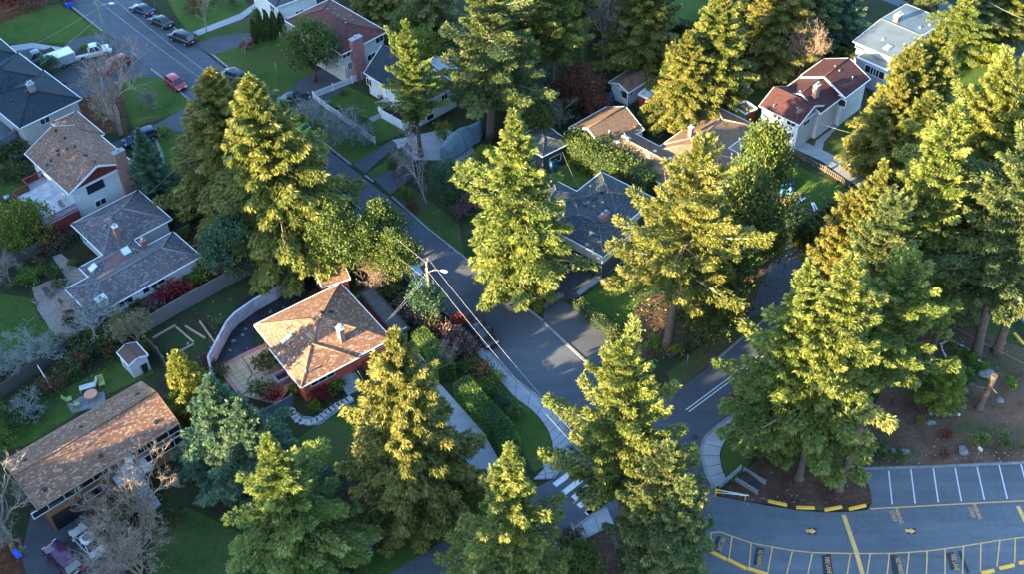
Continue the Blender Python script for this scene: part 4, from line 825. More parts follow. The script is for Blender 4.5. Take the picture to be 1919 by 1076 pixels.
hedge('second shaggy hedge row behind the dark grey roofed house', [(1120, 292), (1170, 322), (1212, 352)], 2.0, 3.6, L_hedge2, .22, .3, 46)
hedge('low ivy covered hedge along the parking bay', [(1082, 575), (1108, 598), (1150, 628), (1180, 655)], 1.3, 1.0, L_firb, .12, .22, 50)
hedge('low dark hedge inside the wooden fence beside the lawn', [(130, 700), (160, 675), (200, 650), (240, 622)], 1.6, 1.5, L_firb, .18, .24, 46)
hedge('plum brown hedge between the red deck and the grey house', [(92, 478), (115, 462), (140, 448)], 1.2, 1.3, L_russet, .14, .2, 50)
hedge('clipped hedge at the top behind the upper lawn', [(1262, 52), (1300, 62), (1345, 45)], 2.0, 1.6, L_hedge, .1, .25, 40)
# ================================================================== HOUSES
S_brown = shingle('brown_shingles', (.20, .105, .068), (.24, .13, .085), (.36, .25, .175))
S_brown2 = shingle('red_brown_shingles', (.20, .11, .075), (.24, .135, .09), (.32, .21, .15))
S_tan = shingle('tan_shingles', (.165, .105, .072), (.19, .125, .085), None, moss=(.06, .07, .02))
S_grey = shingle('grey_shingles', (.105, .095, .10), (.15, .13, .135), (.21, .18, .18))
S_blue = shingle('blue_black_shingles', (.022, .034, .045), (.028, .042, .053))
S_dgrey = shingle('dark_grey_shingles', (.05, .06, .068), (.075, .085, .092), (.10, .11, .115))
S_redd = shingle('reddish_brown_shingles', (.11, .042, .036), (.125, .05, .042))
S_burg = shingle('burgundy_shingles', (.062, .025, .026), (.072, .03, .03))
M_flat = plain('flat_roofing', (.095, .12, .13), .5, var=.2, scale=.5)
M_rust = plain('rusty_roofing', (.16, .09, .06), .8, var=.4, scale=1.5)
M_litter = plain('leaf_littered_roofing', (.12, .07, .055), .95, var=.5, scale=6)
M_dark = plain('dark_blue_siding', (.045, .055, .065), .7)
M_greyside = siding('grey_blue_siding', (.30, .34, .37), .2)
M_whside = siding('white_siding', (.60, .60, .60), .18, amp=.75)
M_pink = plain('pink_fascia', (.4, .2, .2), .7)
class House:
    def __init__(s, label, A, B, C, ze, az=None, name='house', cat='house', kit=True):
        a, b, c = P(*A, ze), P(*B, ze), P(*C, ze)
        if az is None:
            v1 = (c-b)[:2]; v2 = (a-b)[:2]; t1 = math.atan2(v1[1], v1[0]); t2 = math.atan2(v2[1], v2[0])-math.pi/2; w1, w2 = np.linalg.norm(v1), np.linalg.norm(v2)
            t2 = t1+((t2-t1+math.pi) % (2*math.pi)-math.pi); az = (t1*w1+t2*w2)/(w1+w2)
        s.az = az; s.o = b.copy(); s.o[2] = 0; s.root = empty(name, s.o, az, label, cat); s.blocks = []; s.roof = MB(); s.wall = MB(); s.low = MB(); s.trim = []; s.gab = []; s.eaves = []; s.ca, s.sa = math.cos(az), math.sin(az)
    def loc(s, w): d = np.array(w)-s.o; return np.array([d[0]*s.ca+d[1]*s.sa, -d[0]*s.sa+d[1]*s.ca, d[2]])
    def L(s, px, z): return s.loc(P(*px, z))
    def block(s, A, B, C, ze, rf='hip', rise=None, pitch=.38, ov=.5, z0=0, lowh=0, flat_t=.25, walls=True):
        lb, lc, la = s.L(B, ze), (s.L(C, ze) if not isinstance(C, (int, float)) else None), (s.L(A, ze) if not isinstance(A, (int, float)) else None)
        x0, y0 = lb[0], lb[1]; x1 = lc[0] if lc is not None else x0+C; y1 = la[1] if la is not None else y0+A
        s.blocks.append((x0+ov, y0+ov, x1-ov, y1-ov, ze)); R = s.roof; w_, d_ = x1-x0, y1-y0; t = .16
        hx = rise if rise is not None else pitch*min(w_, d_)/2
        e = [(x0, y0), (x1, y0), (x1, y1), (x0, y1)]; E_ = [(x, y, ze) for x, y in e]; ridge = None
        if rf == 'hip':
            if w_ >= d_: r = [(x0+d_/2, y0+d_/2, ze+hx), (x1-d_/2, y0+d_/2, ze+hx)]
            else: r = [(x0+w_/2, y0+w_/2, ze+hx), (x0+w_/2, y1-w_/2, ze+hx)]
            V = E_+r
            if w_ >= d_: fs = [(0, 1, 5, 4), (1, 2, 5), (2, 3, 4, 5), (3, 0, 4)]; hl = [(0, 4), (1, 5), (2, 5), (3, 4), (4, 5)]
            else: fs = [(0, 1, 4), (1, 2, 5, 4), (2, 3, 5), (3, 0, 4, 5)]; hl = [(0, 4), (1, 4), (2, 5), (3, 5), (4, 5)]
            R.poly(V, fs, 0)
            for i, j in hl: 
                if (Vector(V[i])-Vector(V[j])).length > .3: R.tube([Vector(V[i])+Vector((0, 0, .01)), Vector(V[j])+Vector((0, 0, .01))], .11, 6, 2)
        elif rf in ('gx', 'gy'):
            if rf == 'gx': m = (y0+y1)/2; r = [(x0, m, ze+hx), (x1, m, ze+hx)]; fs = [(0, 1, 5, 4), (2, 3, 4, 5)]; ends = [((x0+ov, y0+ov), (x0+ov, y1-ov), (x0+ov, m), -1), ((x1-ov, y0+ov), (x1-ov, y1-ov), (x1-ov, m), 1)]
            else: m = (x0+x1)/2; r = [(m, y0, ze+hx), (m, y1, ze+hx)]; fs = [(1, 2, 5, 4), (3, 0, 4, 5)]; ends = [((x0+ov, y0+ov), (x1-ov, y0+ov), (m, y0+ov), -1), ((x0+ov, y1-ov), (x1-ov, y1-ov), (m, y1-ov), 1)]
            V = E_+r; R.poly(V, fs, 0); R.tube([Vector(r[0])+Vector((0, 0, .01)), Vector(r[1])+Vector((0, 0, .01))], .1, 6, 2)
            rk = [(0, 4), (3, 4), (1, 5), (2, 5)] if rf == 'gx' else [(0, 4), (1, 4), (3, 5), (2, 5)]
            for i, j in rk: 
                a_, b_ = Vector(V[i]), Vector(V[j]); s.trim.append(MB()); s.trim[-1].bar(a_-Vector((0, 0, .11)), b_-Vector((0, 0, .11)), .07, .24)
            k = hx/((y1-y0)/2 if rf == 'gx' else (x1-x0)/2)
            for a_, b_, m_, sg in ends:
                za = ze-.17; s.gab.append(MB()); s.gab[-1].face([(*a_, za), (*b_, za), (*m_, ze+hx-.12)]); s.gab[-1].face([(*b_, za), (*a_, za), (*m_, ze+hx-.12)])
        else:
            R.poly([(x, y, ze+.02) for x, y in e], [(0, 1, 2, 3)], 0); hx = .02
            for (xa, ya), (xb, yb) in zip(e, e[1:]+e[:1]): R.bar((xa, ya, ze+.02), (xb, yb, ze+.02), .22, .12, 1)
        R.poly([(x, y, ze-t) for x, y in e], [(3, 2, 1, 0)], 1)                 # soffit
        s.eaves.append((e, ze, t, rf))
        if walls:
            s.wall.box(x0+ov, y0+ov, z0, x1-ov, y1-ov, ze-.15)
            if lowh: s.low.box(x0+ov-.03, y0+ov-.03, z0, x1-ov+.03, y1-ov+.03, lowh)
        return s
    def on(s, face, bi, px):                      # pixel ray onto a wall plane -> local point
        x0, y0, x1, y1, ze = s.blocks[bi]; o = s.loc(CAMP); d = ray(*px); dl = np.array([d[0]*s.ca+d[1]*s.sa, -d[0]*s.sa+d[1]*s.ca, d[2]])
        t = (y0-o[1])/dl[1] if face == 'R' else (x0-o[0])/dl[0]; return o+dl*t
    def finish(s, roofm, wallm, fascia=None, lowm=None, gabm=None, cap=None):
        for bi, (e, ze, t, rf) in enumerate(s.eaves):
            for i in range(4):
                if rf == 'gx' and i in (1, 3) or rf == 'gy' and i in (0, 2): continue
                P0, P1 = Vector((*e[i], 0)), Vector((*e[(i+1) % 4], 0)); d = (P1-P0).normalized(); nx, ny = d.y, -d.x; K = max(2, int((P1-P0).length/.5)); run = None
                for k in range(K+1):
                    m_ = P0.lerp(P1, min(1, (k+.5)/K)); hid = k == K or any(bj != bi and o[0][0]+.05 < m_.x < o[1][0]-.05 and o[1][1]+.05 < m_.y < o[2][1]-.05 for bj, (o, _, _, _) in enumerate(s.eaves))
                    if not hid and run is None: run = k
                    if hid and run is not None:
                        a, b = P0.lerp(P1, run/K), P0.lerp(P1, k/K); run = None
                        s.roof.face([(a.x, a.y, ze-t), (b.x, b.y, ze-t), (b.x, b.y, ze), (a.x, a.y, ze)], 1); s.roof.bar((a.x+nx*.06, a.y+ny*.06, ze-.05), (b.x+nx*.06, b.y+ny*.06, ze-.05), .11, .1, 1)
        fascia = fascia or M_white; s.roofo = s.roof.build('roof', [roofm, fascia, cap or roofm], s.root); s.wallo = s.wall.build('wall', wallm, s.root)
        if s.low.f: s.low.build('lower_wall', lowm or wallm, s.root)
        for t_ in s.trim: t_.build('rake_board', fascia, s.root)
        for t_ in s.gab: t_.build('gable', gabm or wallm, s.root)
        me = s.roofo.data; s.bvh = BVHTree.FromPolygons([v.co.copy() for v in me.vertices], [tuple(p.vertices) for p in me.polygons]); return s
    def win(s, face, bi, px, w_=1.5, h_=1.1, n=2, fm=None, door=False):
        p = s.on(face, bi, px); fr = MB(); pn = MB(); x0, y0, x1, y1, ze = s.blocks[bi]
        def bx(mb, u0, z0, u1, z1, d0, d1):
            if face == 'R': mb.box(p[0]+u0, y0-d1, p[2]+z0, p[0]+u1, y0-d0, p[2]+z1)
            else: mb.box(x0-d1, p[1]+u0, p[2]+z0, x0-d0, p[1]+u1, p[2]+z1)
        f = .09; W, Hh = w_/2, h_/2
        bx(fr, -W, Hh-f, W, Hh, -.02, .07); bx(fr, -W, -Hh, W, -Hh+f, -.02, .07); bx(fr, -W, -Hh+f, -W+f, Hh-f, -.02, .07); bx(fr, W-f, -Hh+f, W, Hh-f, -.02, .07)
        for k in range(1, n): u = -W+2*W*k/n; bx(fr, u-.035, -Hh+f, u+.035, Hh-f, -.02, .06)
        bx(pn, -W+f, -Hh+f, W-f, Hh-f, -.01, .035)
        o = fr.build('door' if door else 'window', fm or M_white, s.root); pn.build('panel' if door else 'pane', (fm or M_teal) if door else M_glass, o); return o
    def hit(s, px):
        o = s.loc(CAMP); d = ray(*px); dl = Vector((d[0]*s.ca+d[1]*s.sa, -d[0]*s.sa+d[1]*s.ca, d[2])).normalized()
        r = s.bvh.ray_cast(Vector(o), dl); return r[0], r[1]
    def vent(s, *pxs, m=None, sz=.32):
        for px in pxs:
            h, n = s.hit(px)
            if h is None: continue
            mb = MB(); M = Matrix.Translation(h) @ n.to_track_quat('Z', 'Y').to_matrix().to_4x4(); mb.box(-sz/2, -sz/2, 0, sz/2, sz/2, .14, M=M); mb.box(-sz*.65, -sz*.65, 0, sz*.65, sz*.65, .03, M=M); mb.build('roof_vent', m or M_dmetal, s.roofo)
    def pipe(s, *pxs):
        for px in pxs:
            h, n = s.hit(px)
            if h is None: continue
            mb = MB(); mb.tube([h, h+Vector((0, 0, .45))], .06, 8); mb.tube([h+Vector((0, 0, .38)), h+Vector((0, 0, .5))], .1, 8); mb.build('vent_pipe', M_metal, s.roofo)
    def sky(s, px, w_=.9, h_=1.1):
        h, n = s.hit(px)
        if h is None: return
        ux = Vector((0, 0, 1)).cross(n).normalized(); uy = n.cross(ux); M = Matrix.Translation(h) @ Matrix((ux, uy, n)).transposed().to_4x4()
        mb = MB(); mb.box(-w_/2, -h_/2, 0, w_/2, h_/2, .15, M=M); o = mb.build('skylight', M_metal, s.roofo); p_ = MB(); p_.box(-w_/2+.1, -h_/2+.1, .15, w_/2-.1, h_/2-.1, .19, M=M); p_.build('pane', plain('skylight_glass', (.62, .66, .70), .15), o)
    def chim(s, px, top=1.3, w_=.7, d_=.5, m=None, cap=None, pots=1, zb=None, local=None):
        h = Vector(local) if local else s.hit(px)[0]
        if h is None: return
        m = m or M_brick; z0 = (h.z-.8) if zb is None else zb; z1 = h.z+top; mb = MB(); mb.box(h.x-w_/2, h.y-d_/2, z0, h.x+w_/2, h.y+d_/2, z1); o = mb.build('chimney', m, s.roofo)
        c = MB(); c.box(h.x-w_/2-.06, h.y-d_/2-.06, z1, h.x+w_/2+.06, h.y+d_/2+.06, z1+.12); c.build('cap', cap or plain('chimney_cap', (.4, .38, .35), .8), o)
        for k in range(pots):
            f = MB(); xx = h.x+(k-(pots-1)/2)*w_/max(1, pots)*.9 if w_ > d_ else h.x; yy = h.y+(k-(pots-1)/2)*d_/max(1, pots)*.9 if d_ >= w_ else h.y
            f.tube([(xx, yy, z1+.1), (xx, yy, z1+.42)], [.14, .12], 8); f.tube([(xx, yy, z1+.45), (xx, yy, z1+.5)], .18, 8); f.build('flue', M_metal, o)
    def steps(s, top_l, nrm_, wd, z, n, m=M_conc, run=.3):
        mb = MB(); x, y = top_l; dx, dy = nrm_
        for i in range(n):
            zz = z*(1-i/n); a = i*run; b = (i+1)*run
            mb.box(min(x, x+dx*b) if dx else x-wd/2, min(y, y+dy*b) if dy else y-wd/2, 0, max(x, x+dx*b) if dx else x+wd/2, max(y, y+dy*b) if dy else y+wd/2, zz) if False else None
            X0, X1 = (sorted((x+dx*a, x+dx*b)) if dx else (x-wd/2, x+wd/2)); Y0, Y1 = (sorted((y+dy*a, y+dy*b)) if dy else (y-wd/2, y+wd/2)); mb.box(X0, Y0, 0, X1, Y1, zz)
        return mb.build('steps', m, s.root)
Q = q
# red house
h = House('red walled house with a brown hipped roof and small white capped chimney', (480, 608), (567, 722), (733, 632), 3.3)
h.block((480, 608), (567, 722), (733, 634), 3.3, 'hip', pitch=.40, lowh=.0); h.block((512, 650), (564, 727), (670, 668), 3.302, 'hip', pitch=.40)
h.finish(S_brown, M_redst, cap=S_brown2)
h.win('R', 1, Q(2, 1, 495, 675), 3.0, .9, 3); h.win('R', 0, Q(2, 1, 855, 462), 3.0, .8, 3)
h.sky(Q(2, 1, 232, 385), .55, 1.5); h.chim(Q(2, 1, 640, 385), 1.7, .55, .75, brickm('tan_brick', (.42, .25, .17), sc=1.6), M_white, 2)
h.vent(Q(2, 1, 435, 235), Q(2, 1, 395, 418), Q(2, 1, 560, 180), Q(2, 1, 490, 185)); h.pipe(Q(2, 1, 228, 312), Q(2, 1, 250, 420), Q(2, 1, 285, 590), Q(2, 1, 375, 640))
l = h.L(Q(2, 1, 665, 640), 1.1); st = h.steps((l[0], h.blocks[0][1]), (0, -1), 2.1, 1.1, 7, plain('grey_tread', (.26, .28, .28), .8)); 
mb = MB(); mb.tube([(l[0]+1.1, h.blocks[0][1], 2.0), (l[0]+1.1, h.blocks[0][1]-2.1, 1.0), (l[0]+1.1, h.blocks[0][1]-2.1, .1)], .035, 6); mb.tube([(l[0]+1.1, h.blocks[0][1]-.1, 2.0), (l[0]+1.1, h.blocks[0][1]-.1, 1.0)], .03, 6); mb.build('handrail', M_metal, h.root)
p = h.on('R', 0, Q(2, 1, 655, 600)); h.win('R', 0, Q(2, 1, 655, 600), 1.0, 2.0, 1, M_teal, True)
for px in (Q(2, 1, 860, 560),): h.win('R', 0, px, 2.4, 1.9, 4, M_red, True)
# flat roofed carport on its right
h = House('flat dark roofed garage attached beside the red house', (683, 550), (744, 625), (763, 613), 2.7, name='garage', cat='garage')
h.block((678, 548), (742, 630), (764, 614), 2.7, 'flat', ov=.25); h.finish(plain('dark_membrane', (.05, .045, .045), .7, var=.3), M_redst, M_dmetal); h.win('R', 0, (752, 630), 1.6, 1.9, 1, M_metal, True)
h = House('small red shed with brown roof behind the red house', Q(1, 1, 400, 945), Q(1, 1, 490, 1072), Q(1, 1, 710, 1022), 2.6, name='shed', cat='shed')
h.block(Q(1, 1, 400, 945), Q(1, 1, 490, 1072), Q(1, 1, 712, 1020), 2.6, 'gx', rise=.5, ov=.25); h.finish(S_brown2, M_red); h.win('L', 0, Q(1, 1, 450, 1050), 1., 1., 2)
# long house
h = House('long low house with speckled brown gable roof and brown timber front', (2, 868), (69, 956), (336, 794), 5.0)
h.block((2, 868), (69, 956), (336, 794), 5.0, 'gx', rise=1.55, ov=.6); h.finish(S_brown, M_wood, plain('brown_fascia', (.28, .15, .09), .7))
for px, w_, n in [(Q(3, 0, 420, 540), 5.0, 3), (Q(3, 0, 695, 365), 3.4, 2), (Q(3, 0, 1165, 85), 5.6, 4), (Q(3, 0, 880, 265), 1.8, 2)]: h.win('R', 0, px, w_, .95, n)
for px, w_, n in [(Q(3, 0, 1215, 150), 5.4, 4), (Q(3, 0, 700, 470), 2.0, 1)]: h.win('R', 0, px, w_, 1.2, n)
x0, y0, x1, y1, ze = h.blocks[0]
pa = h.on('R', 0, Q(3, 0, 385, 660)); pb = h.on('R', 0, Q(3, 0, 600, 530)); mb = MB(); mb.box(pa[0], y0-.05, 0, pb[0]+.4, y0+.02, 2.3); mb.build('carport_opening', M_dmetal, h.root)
pa = h.on('R', 0, Q(3, 0, 850, 350)); mb = MB(); mb.box(pa[0]-.2, y0-1.7, 2.3, pa[0]+3.4, y0, 2.45); 
for i in range(9): mb.box(pa[0]-.2+i*.43, y0-1.7, 2.45, pa[0]-.12+i*.43, y0-1.62, 3.3)
mb.box(pa[0]-.2, y0-1.72, 3.3, pa[0]+3.4, y0-1.6, 3.38); mb.build('balcony', M_whp, h.root); h.win('R', 0, Q(3, 0, 935, 250), 1.5, 2.0, 2, M_white, True)
h.steps((pa[0]+1.4, y0-1.7), (0, -1), 1.6, 2.3, 9, M_conc)
h.chim(Q(2, 0, 1150, 760), .75, .6, 3.0, M_brick, M_white, 3); h.vent(Q(2, 0, 928, 738), Q(2, 0, 518, 975), Q(2, 0, 1165, 1003), Q(3, 0, 752, 195), Q(3, 0, 335, 447), Q(3, 0, 187, 225), Q(2, 0, 1025, 795), Q(2, 0, 605, 1040), Q(3, 0, 388, 12))
# grey hipped house
h = House('low grey shingled house with several hips and two small brick chimneys', Q(1, 0, 525, 600), Q(1, 0, 775, 830), Q(1, 0, 1285, 562), 3.0)
h.block(Q(1, 0, 525, 600), Q(1, 0, 775, 830), Q(1, 0, 1285, 562), 3.0, 'hip', pitch=.42); h.block(Q(1, 0, 435, 1116), Q(1, 0, 690, 1291), Q(1, 0, 1490, 828), 3.002, 'hip', pitch=.42, lowh=1.1); h.block(Q(1, 0, 585, 925), Q(1, 0, 690, 1020), Q(1, 0, 1080, 790), 2.9, 'hip', pitch=.42)
h.finish(S_grey, M_stucco, M_white, M_teal, cap=plain('ridge_grey', (.17, .16, .165), .9))
for px in (Q(1, 0, 1170, 1035), Q(2, 0, 930, 110)): h.win('R', 1, px, 2.2, 1.1, 2)
h.win('L', 0, Q(1, 0, 625, 700), 1.8, .9, 2); h.win('R', 1, Q(1, 0, 1090, 1075), 1.2, 1.6, 1)
h.chim(Q(1, 0, 885, 700), 1.8, .55, .55, None, M_white, 1); h.chim(Q(1, 0, 1078, 765), .9, .6, .5, None, M_brick, 1); h.sky(Q(1, 0, 940, 800), 1.1, 1.1); h.sky(Q(1, 0, 697, 925), 1.0, 1.1)
h.vent(Q(1, 0, 905, 520), Q(1, 0, 1130, 790), Q(1, 0, 1010, 910), Q(1, 0, 820, 1010), m=M_stone); h.pipe(Q(1, 0, 793, 625), Q(1, 0, 1010, 805))
h.chim(Q(2, 0, 765, 120), .8, 1.2, .9, M_stucco, M_white, 1)
hp, hn = h.hit(Q(1, 0, 860, 880))
if hp is not None:
    u = Vector((0, 0, 1)).cross(hn).normalized(); v = hn.cross(u); mb = MB(); mb.face([hp+u*a+v*b+hn*.02 for a, b in ((-2.4, -.9), (2.0, -1.0), (2.6, 1.0), (-.2, 1.1))]); mb.build('roof_patch', plain('red_brown_membrane', (.2, .10, .08), .8), h.roofo)
# brown roofed two-storey with deck
h = House('two storey cream house with speckled brown roof, red gable and tall brick chimney', Q(1, 0, 190, 65), Q(1, 0, 515, 370), Q(1, 0, 890, 180), 5.2)
h.block(Q(1, 0, 190, 65), Q(1, 0, 515, 372), 9.0, 5.2, 'gy', rise=2.0, ov=.45); h.block(7.5, Q(0, 0, 585, 1090), Q(0, 0, 905, 1105), 5.1, 'hip', pitch=.44)
x0, y0, x1, y1, ze = h.blocks[0]
h.finish(S_brown2, M_stucco, gabm=M_red, cap=S_brown2)
h.win('R', 0, Q(1, 0, 712, 315), 2.4, 1.3, 2, M_dmetal); h.win('R', 0, Q(1, 0, 752, 432), 1.6, 1.0, 2); h.win('L', 0, Q(1, 0, 330, 240), 1.6, 1.1, 2)
h.chim(None, 2.2, 1.5, .7, M_brick, M_conc, 1, zb=0, local=(x1-.9, y0-.36, 5.4))
h.vent(Q(1, 0, 560, 15), Q(1, 0, 500, 35), Q(1, 0, 427, 47), Q(1, 0, 437, 75), Q(1, 0, 352, 152), Q(1, 0, 380, 122), Q(1, 0, 640, 82), Q(1, 0, 705, 132), Q(0, 0, 418, 970), Q(0, 0, 485, 1028)); h.pipe(Q(1, 0, 508, 250), Q(1, 0, 590, 280))
xr = MB() # side wing roof on the right
wg = House('side wing', (0, 0), (1, 1), (2, 0), 1) if False else None
h2 = MB(); 
# deck (part of the house)
d0, d1, d2 = h.L(Q(1, 0, 325, 615), 2.5), h.L(Q(1, 0, 118, 395), 2.5), h.L(Q(1, 0, 540, 480), 2.5)
X0, Y0, Y1, X1 = d0[0], d0[1], d1[1], x0
mb = MB(); mb.box(X0, Y0, 2.2, X1, Y1, 2.45); dk = mb.build('deck', plain('weathered_deck_floor', (.42, .42, .44), .9, var=.3, scale=1.), h.root)
mb = MB(); mb.box(X0-.04, Y0-.04, 0, X1, Y0+.05, 2.35); mb.box(X0-.04, Y0+.05, 0, X0+.05, Y1, 2.35); mb.build('skirting', M_deckred, dk)
mb = MB()
for (a, b) in (((X0, Y0), (X1-.1, Y0)), ((X0, Y0), (X0, Y1)), ((X0, Y1), (X0+(X1-X0)*.45, Y1)), ((X0+(X1-X0)*.45, Y1), (X0+(X1-X0)*.45, Y1+1.4)), ((X0+(X1-X0)*.45, Y1+1.4), (X1, Y1+1.4))):
    n = max(2, int(math.dist(a, b)/.16)); 
    for i in range(n+1): t = i/n; x, y = a[0]+(b[0]-a[0])*t, a[1]+(b[1]-a[1])*t; mb.box(x-.03, y-.03, 2.45, x+.03, y+.03, 3.4)
    mb.bar((*a, 3.43), (*b, 3.43), .16, .07); mb.bar((*a, 2.6), (*b, 2.6), .05, .08)
mb.build('railing', M_deckred, dk)
mb = MB(); mb.box(X0+(X1-X0)*.45, Y1, 2.2, X1, Y1+1.4, 2.449); mb.build('landing', M_conc, dk)
for k, (u, v, c, hh) in enumerate([(.14, .74, M_white, .7), (.18, .58, M_dmetal, .55), (.28, .3, M_white, .5), (.75, .25, M_lum, .4), (.2, .66, M_teal, .5)]):
    mb = MB(); x, y = X0+(X1-X0)*u, Y0+(Y1-Y0)*v
    for sx in (-.22, .22):
        for sy in (-.22, .22): mb.box(x+sx-.02, y+sy-.02, 0, x+sx+.02, y+sy+.02, hh*.6)
    mb.box(x-.27, y-.27, hh*.6, x+.27, y+.27, hh*.6+.06); mb.box(x-.27, y+.21, hh*.6+.06, x+.27, y+.27, hh+.5)
    o = mb.build('deck_chair', c); o.location = (h.o[0], h.o[1], 2.45); o.rotation_euler = (0, 0, h.az)
    tag(o, ['white deck chair in the back corner of the red deck', 'dark deck chair left of centre on the red deck', 'white deck chair near the front of the red deck', 'tan deck chair beside the house on the red deck', 'teal deck chair between the white and the dark one'][k], 'chair', 'chairs on the red deck')
# blue roofed, top left
h = House('house with blue black hipped roof and beige walls at the upper left', Q(0, 0, -300, 640), Q(0, 0, 145, 957), Q(0, 0, 630, 752), 5.2)
h.block(Q(0, 0, -160, 740), Q(0, 0, 145, 957), Q(0, 0, 630, 752), 5.2, 'hip', pitch=.36); h.block(Q(0, 0, -250, 560), Q(0, 0, -40, 790), Q(0, 0, 402, 592), 5.202, 'hip', pitch=.36)
h.finish(S_blue, M_stuccob); h.win('R', 0, Q(0, 0, 335, 898), 1.5, 1.0, 2); h.win('R', 0, Q(0, 0, 560, 900), .9, 1.9, 1, M_teal, True)
h.chim(Q(0, 0, 240, 672), 1.0, .9, .6, brickm('dull_brick', (.3, .18, .15)), None, 2); h.vent(*[Q(0, 0, *p) for p in ((80, 580), (115, 615), (65, 663), (95, 655), (197, 680), (70, 640), (85, 748), (245, 700))])
d0 = h.L(Q(0, 0, 130, 1010), 2.4); mb = MB(); mb.box(d0[0]-6, d0[1]-.5, 2.1, d0[0], d0[1]+7, 2.35); dk = mb.build('deck', plain('dark_deck_floor', (.06, .08, .10), .7, var=.4), h.root)
mb = MB()
for a, b in (((d0[0]-6, d0[1]-.5), (d0[0], d0[1]-.5)), ((d0[0], d0[1]-.5), (d0[0], d0[1]+.6))):
    n = int(math.dist(a, b)/.2)
    for i in range(n+1): t = i/n; x, y = a[0]+(b[0]-a[0])*t, a[1]+(b[1]-a[1])*t; mb.box(x-.03, y-.03, 0, x+.03, y+.03, 3.3)
    mb.bar((*a, 3.33), (*b, 3.33), .12, .06)
mb.build('railing', M_oldwood, dk)
h = House('corner of a blue roofed white house at the left edge', Q(0, 0, -320, 330), Q(0, 0, -160, 520), Q(0, 0, 115, 387), 5.2); h.block(Q(0, 0, -500, 180), Q(0, 0, -160, 520), Q(0, 0, 115, 387), 5.2, 'hip', pitch=.36); h.finish(S_blue, M_stuccob)
# reddish roof, top
h = House('two storey house with reddish brown hip roof and pink brick chimney', Q(0, 1, 200, 155), Q(0, 1, 640, 405), Q(0, 1, 990, 240), 5.4)
h.block(Q(0, 1, 200, 155), Q(0, 1, 640, 405), Q(0, 1, 990, 240), 5.4, 'hip', pitch=.38, lowh=2.4); h.finish(S_redd, M_stucco, lowm=M_stuccob)
x0, y0, x1, y1, ze = h.blocks[0]; pc = h.on('R', 0, Q(0, 1, 745, 400)); h.chim(None, 1.5, 1.9, .8, M_brickp, M_conc, 1, zb=0, local=(pc[0], y0-.42, 5.3))
for px, w_, hh in ((Q(0, 1, 920, 288), 1.6, 1.1), (Q(0, 1, 672, 403), 1.5, 1.0), (Q(0, 1, 862, 420), 1.7, 1.1), (Q(0, 1, 700, 490), .8, 1.3)): h.win('R', 0, px, w_, hh, 2)
h.vent(*[Q(0, 1, *p) for p in ((533, 67), (582, 97), (612, 113), (665, 145), (668, 167), (590, 70), (707, 118), (720, 150))], m=M_stone, sz=.24); h.pipe(Q(0, 1, 602, 365))
h = House('tall white stucco house with dark roof at the top edge', Q(0, 1, -100, -150), Q(0, 1, 145, 53), Q(0, 1, 420, -50), 5.6)
h.block(Q(0, 1, -100, -120), Q(0, 1, 145, 53), Q(0, 1, 470, -70), 5.6, 'hip', pitch=.36); h.finish(S_dgrey, M_stucco); h.win('L', 0, Q(0, 1, 122, 55), 1.5, 1.0, 2); h.win('R', 0, Q(0, 1, 325, 92), 1.5, .9, 2); h.win('L', 0, Q(0, 1, 60, 90), 1.2, 1.6, 1)
# white cottage
h = House('white cottage with steep blue grey gable roof behind the picket fence', Q(0, 1, 790, 547), Q(0, 1, 1210, 797), Q(0, 1, 1530, 640), 3.6)
h.block(Q(0, 1, 790, 547), Q(0, 1, 1210, 797), Q(0, 1, 1540, 650), 3.6, 'gy', rise=3.0, ov=.35); h.finish(S_blue, M_stucco)
h.win('R', 0, Q(0, 1, 1285, 790), 1.7, 1.9, 1); h.win('R', 0, Q(0, 1, 1405, 720), 1.2, 1.0, 2); h.win('L', 0, Q(0, 1, 845, 610), 1.2, 1.3, 2); h.win('R', 0, Q(0, 1, 1300, 870), 1.4, 1.0, 1); h.win('L', 0, Q(0, 1, 960, 690), 1.0, 1.9, 1, M_white, True)
h.chim(Q(0, 1, 1250, 545), .8, .8, .6, M_brick, None, 2); h.pipe(Q(0, 1, 827, 525))
h = House('pale greenhouse like shed with grey gable roof behind the cottage', Q(0, 1, 1300, 465), Q(0, 1, 1440, 560), Q(0, 1, 1520, 525), 2.4, name='shed', cat='shed'); h.block(Q(0, 1, 1300, 465), Q(0, 1, 1440, 560), Q(0, 1, 1520, 520), 2.4, 'gy', rise=.8, ov=.15); h.finish(plain('grey_poly_roof', (.3, .33, .37), .5), M_stucco)
# dark grey roof, centre
h = House('house with weathered dark grey hipped roof, white upper and navy lower walls', (1035, 432), Q(1, 2, 680, 842), Q(1, 2, 900, 665), 4.2)
h.block(Q(1, 2, 215, 595), Q(1, 2, 680, 842), Q(1, 2, 935, 640), 4.2, 'hip', pitch=.36, lowh=2.3); h.block(Q(1, 2, 375, 438), Q(1, 2, 785, 643), Q(1, 2, 1065, 405), 4.202, 'hip', pitch=.36, lowh=2.3); h.block(Q(1, 2, 80, 440), Q(1, 2, 300, 560), Q(1, 2, 520, 372), 4.19, 'hip', pitch=.36, lowh=2.3)
h.finish(S_dgrey, M_stucco, lowm=M_dark, cap=plain('ridge_dgrey', (.08, .09, .10), .9))
for px in (Q(1, 2, 487, 838), Q(1, 2, 600, 897)): h.win('L', 0, px, 1.0, .8, 1)
h.win('R', 0, Q(1, 2, 735, 805), 2.6, .5, 3); h.chim(Q(1, 2, 683, 570), .9, 1.5, .6, None, M_brick, 2); h.vent(Q(1, 2, 610, 410), Q(1, 2, 668, 362), Q(1, 2, 720, 350), Q(1, 2, 545, 462), Q(1, 2, 485, 452)); h.pipe(Q(1, 2, 583, 330), Q(1, 2, 630, 348))
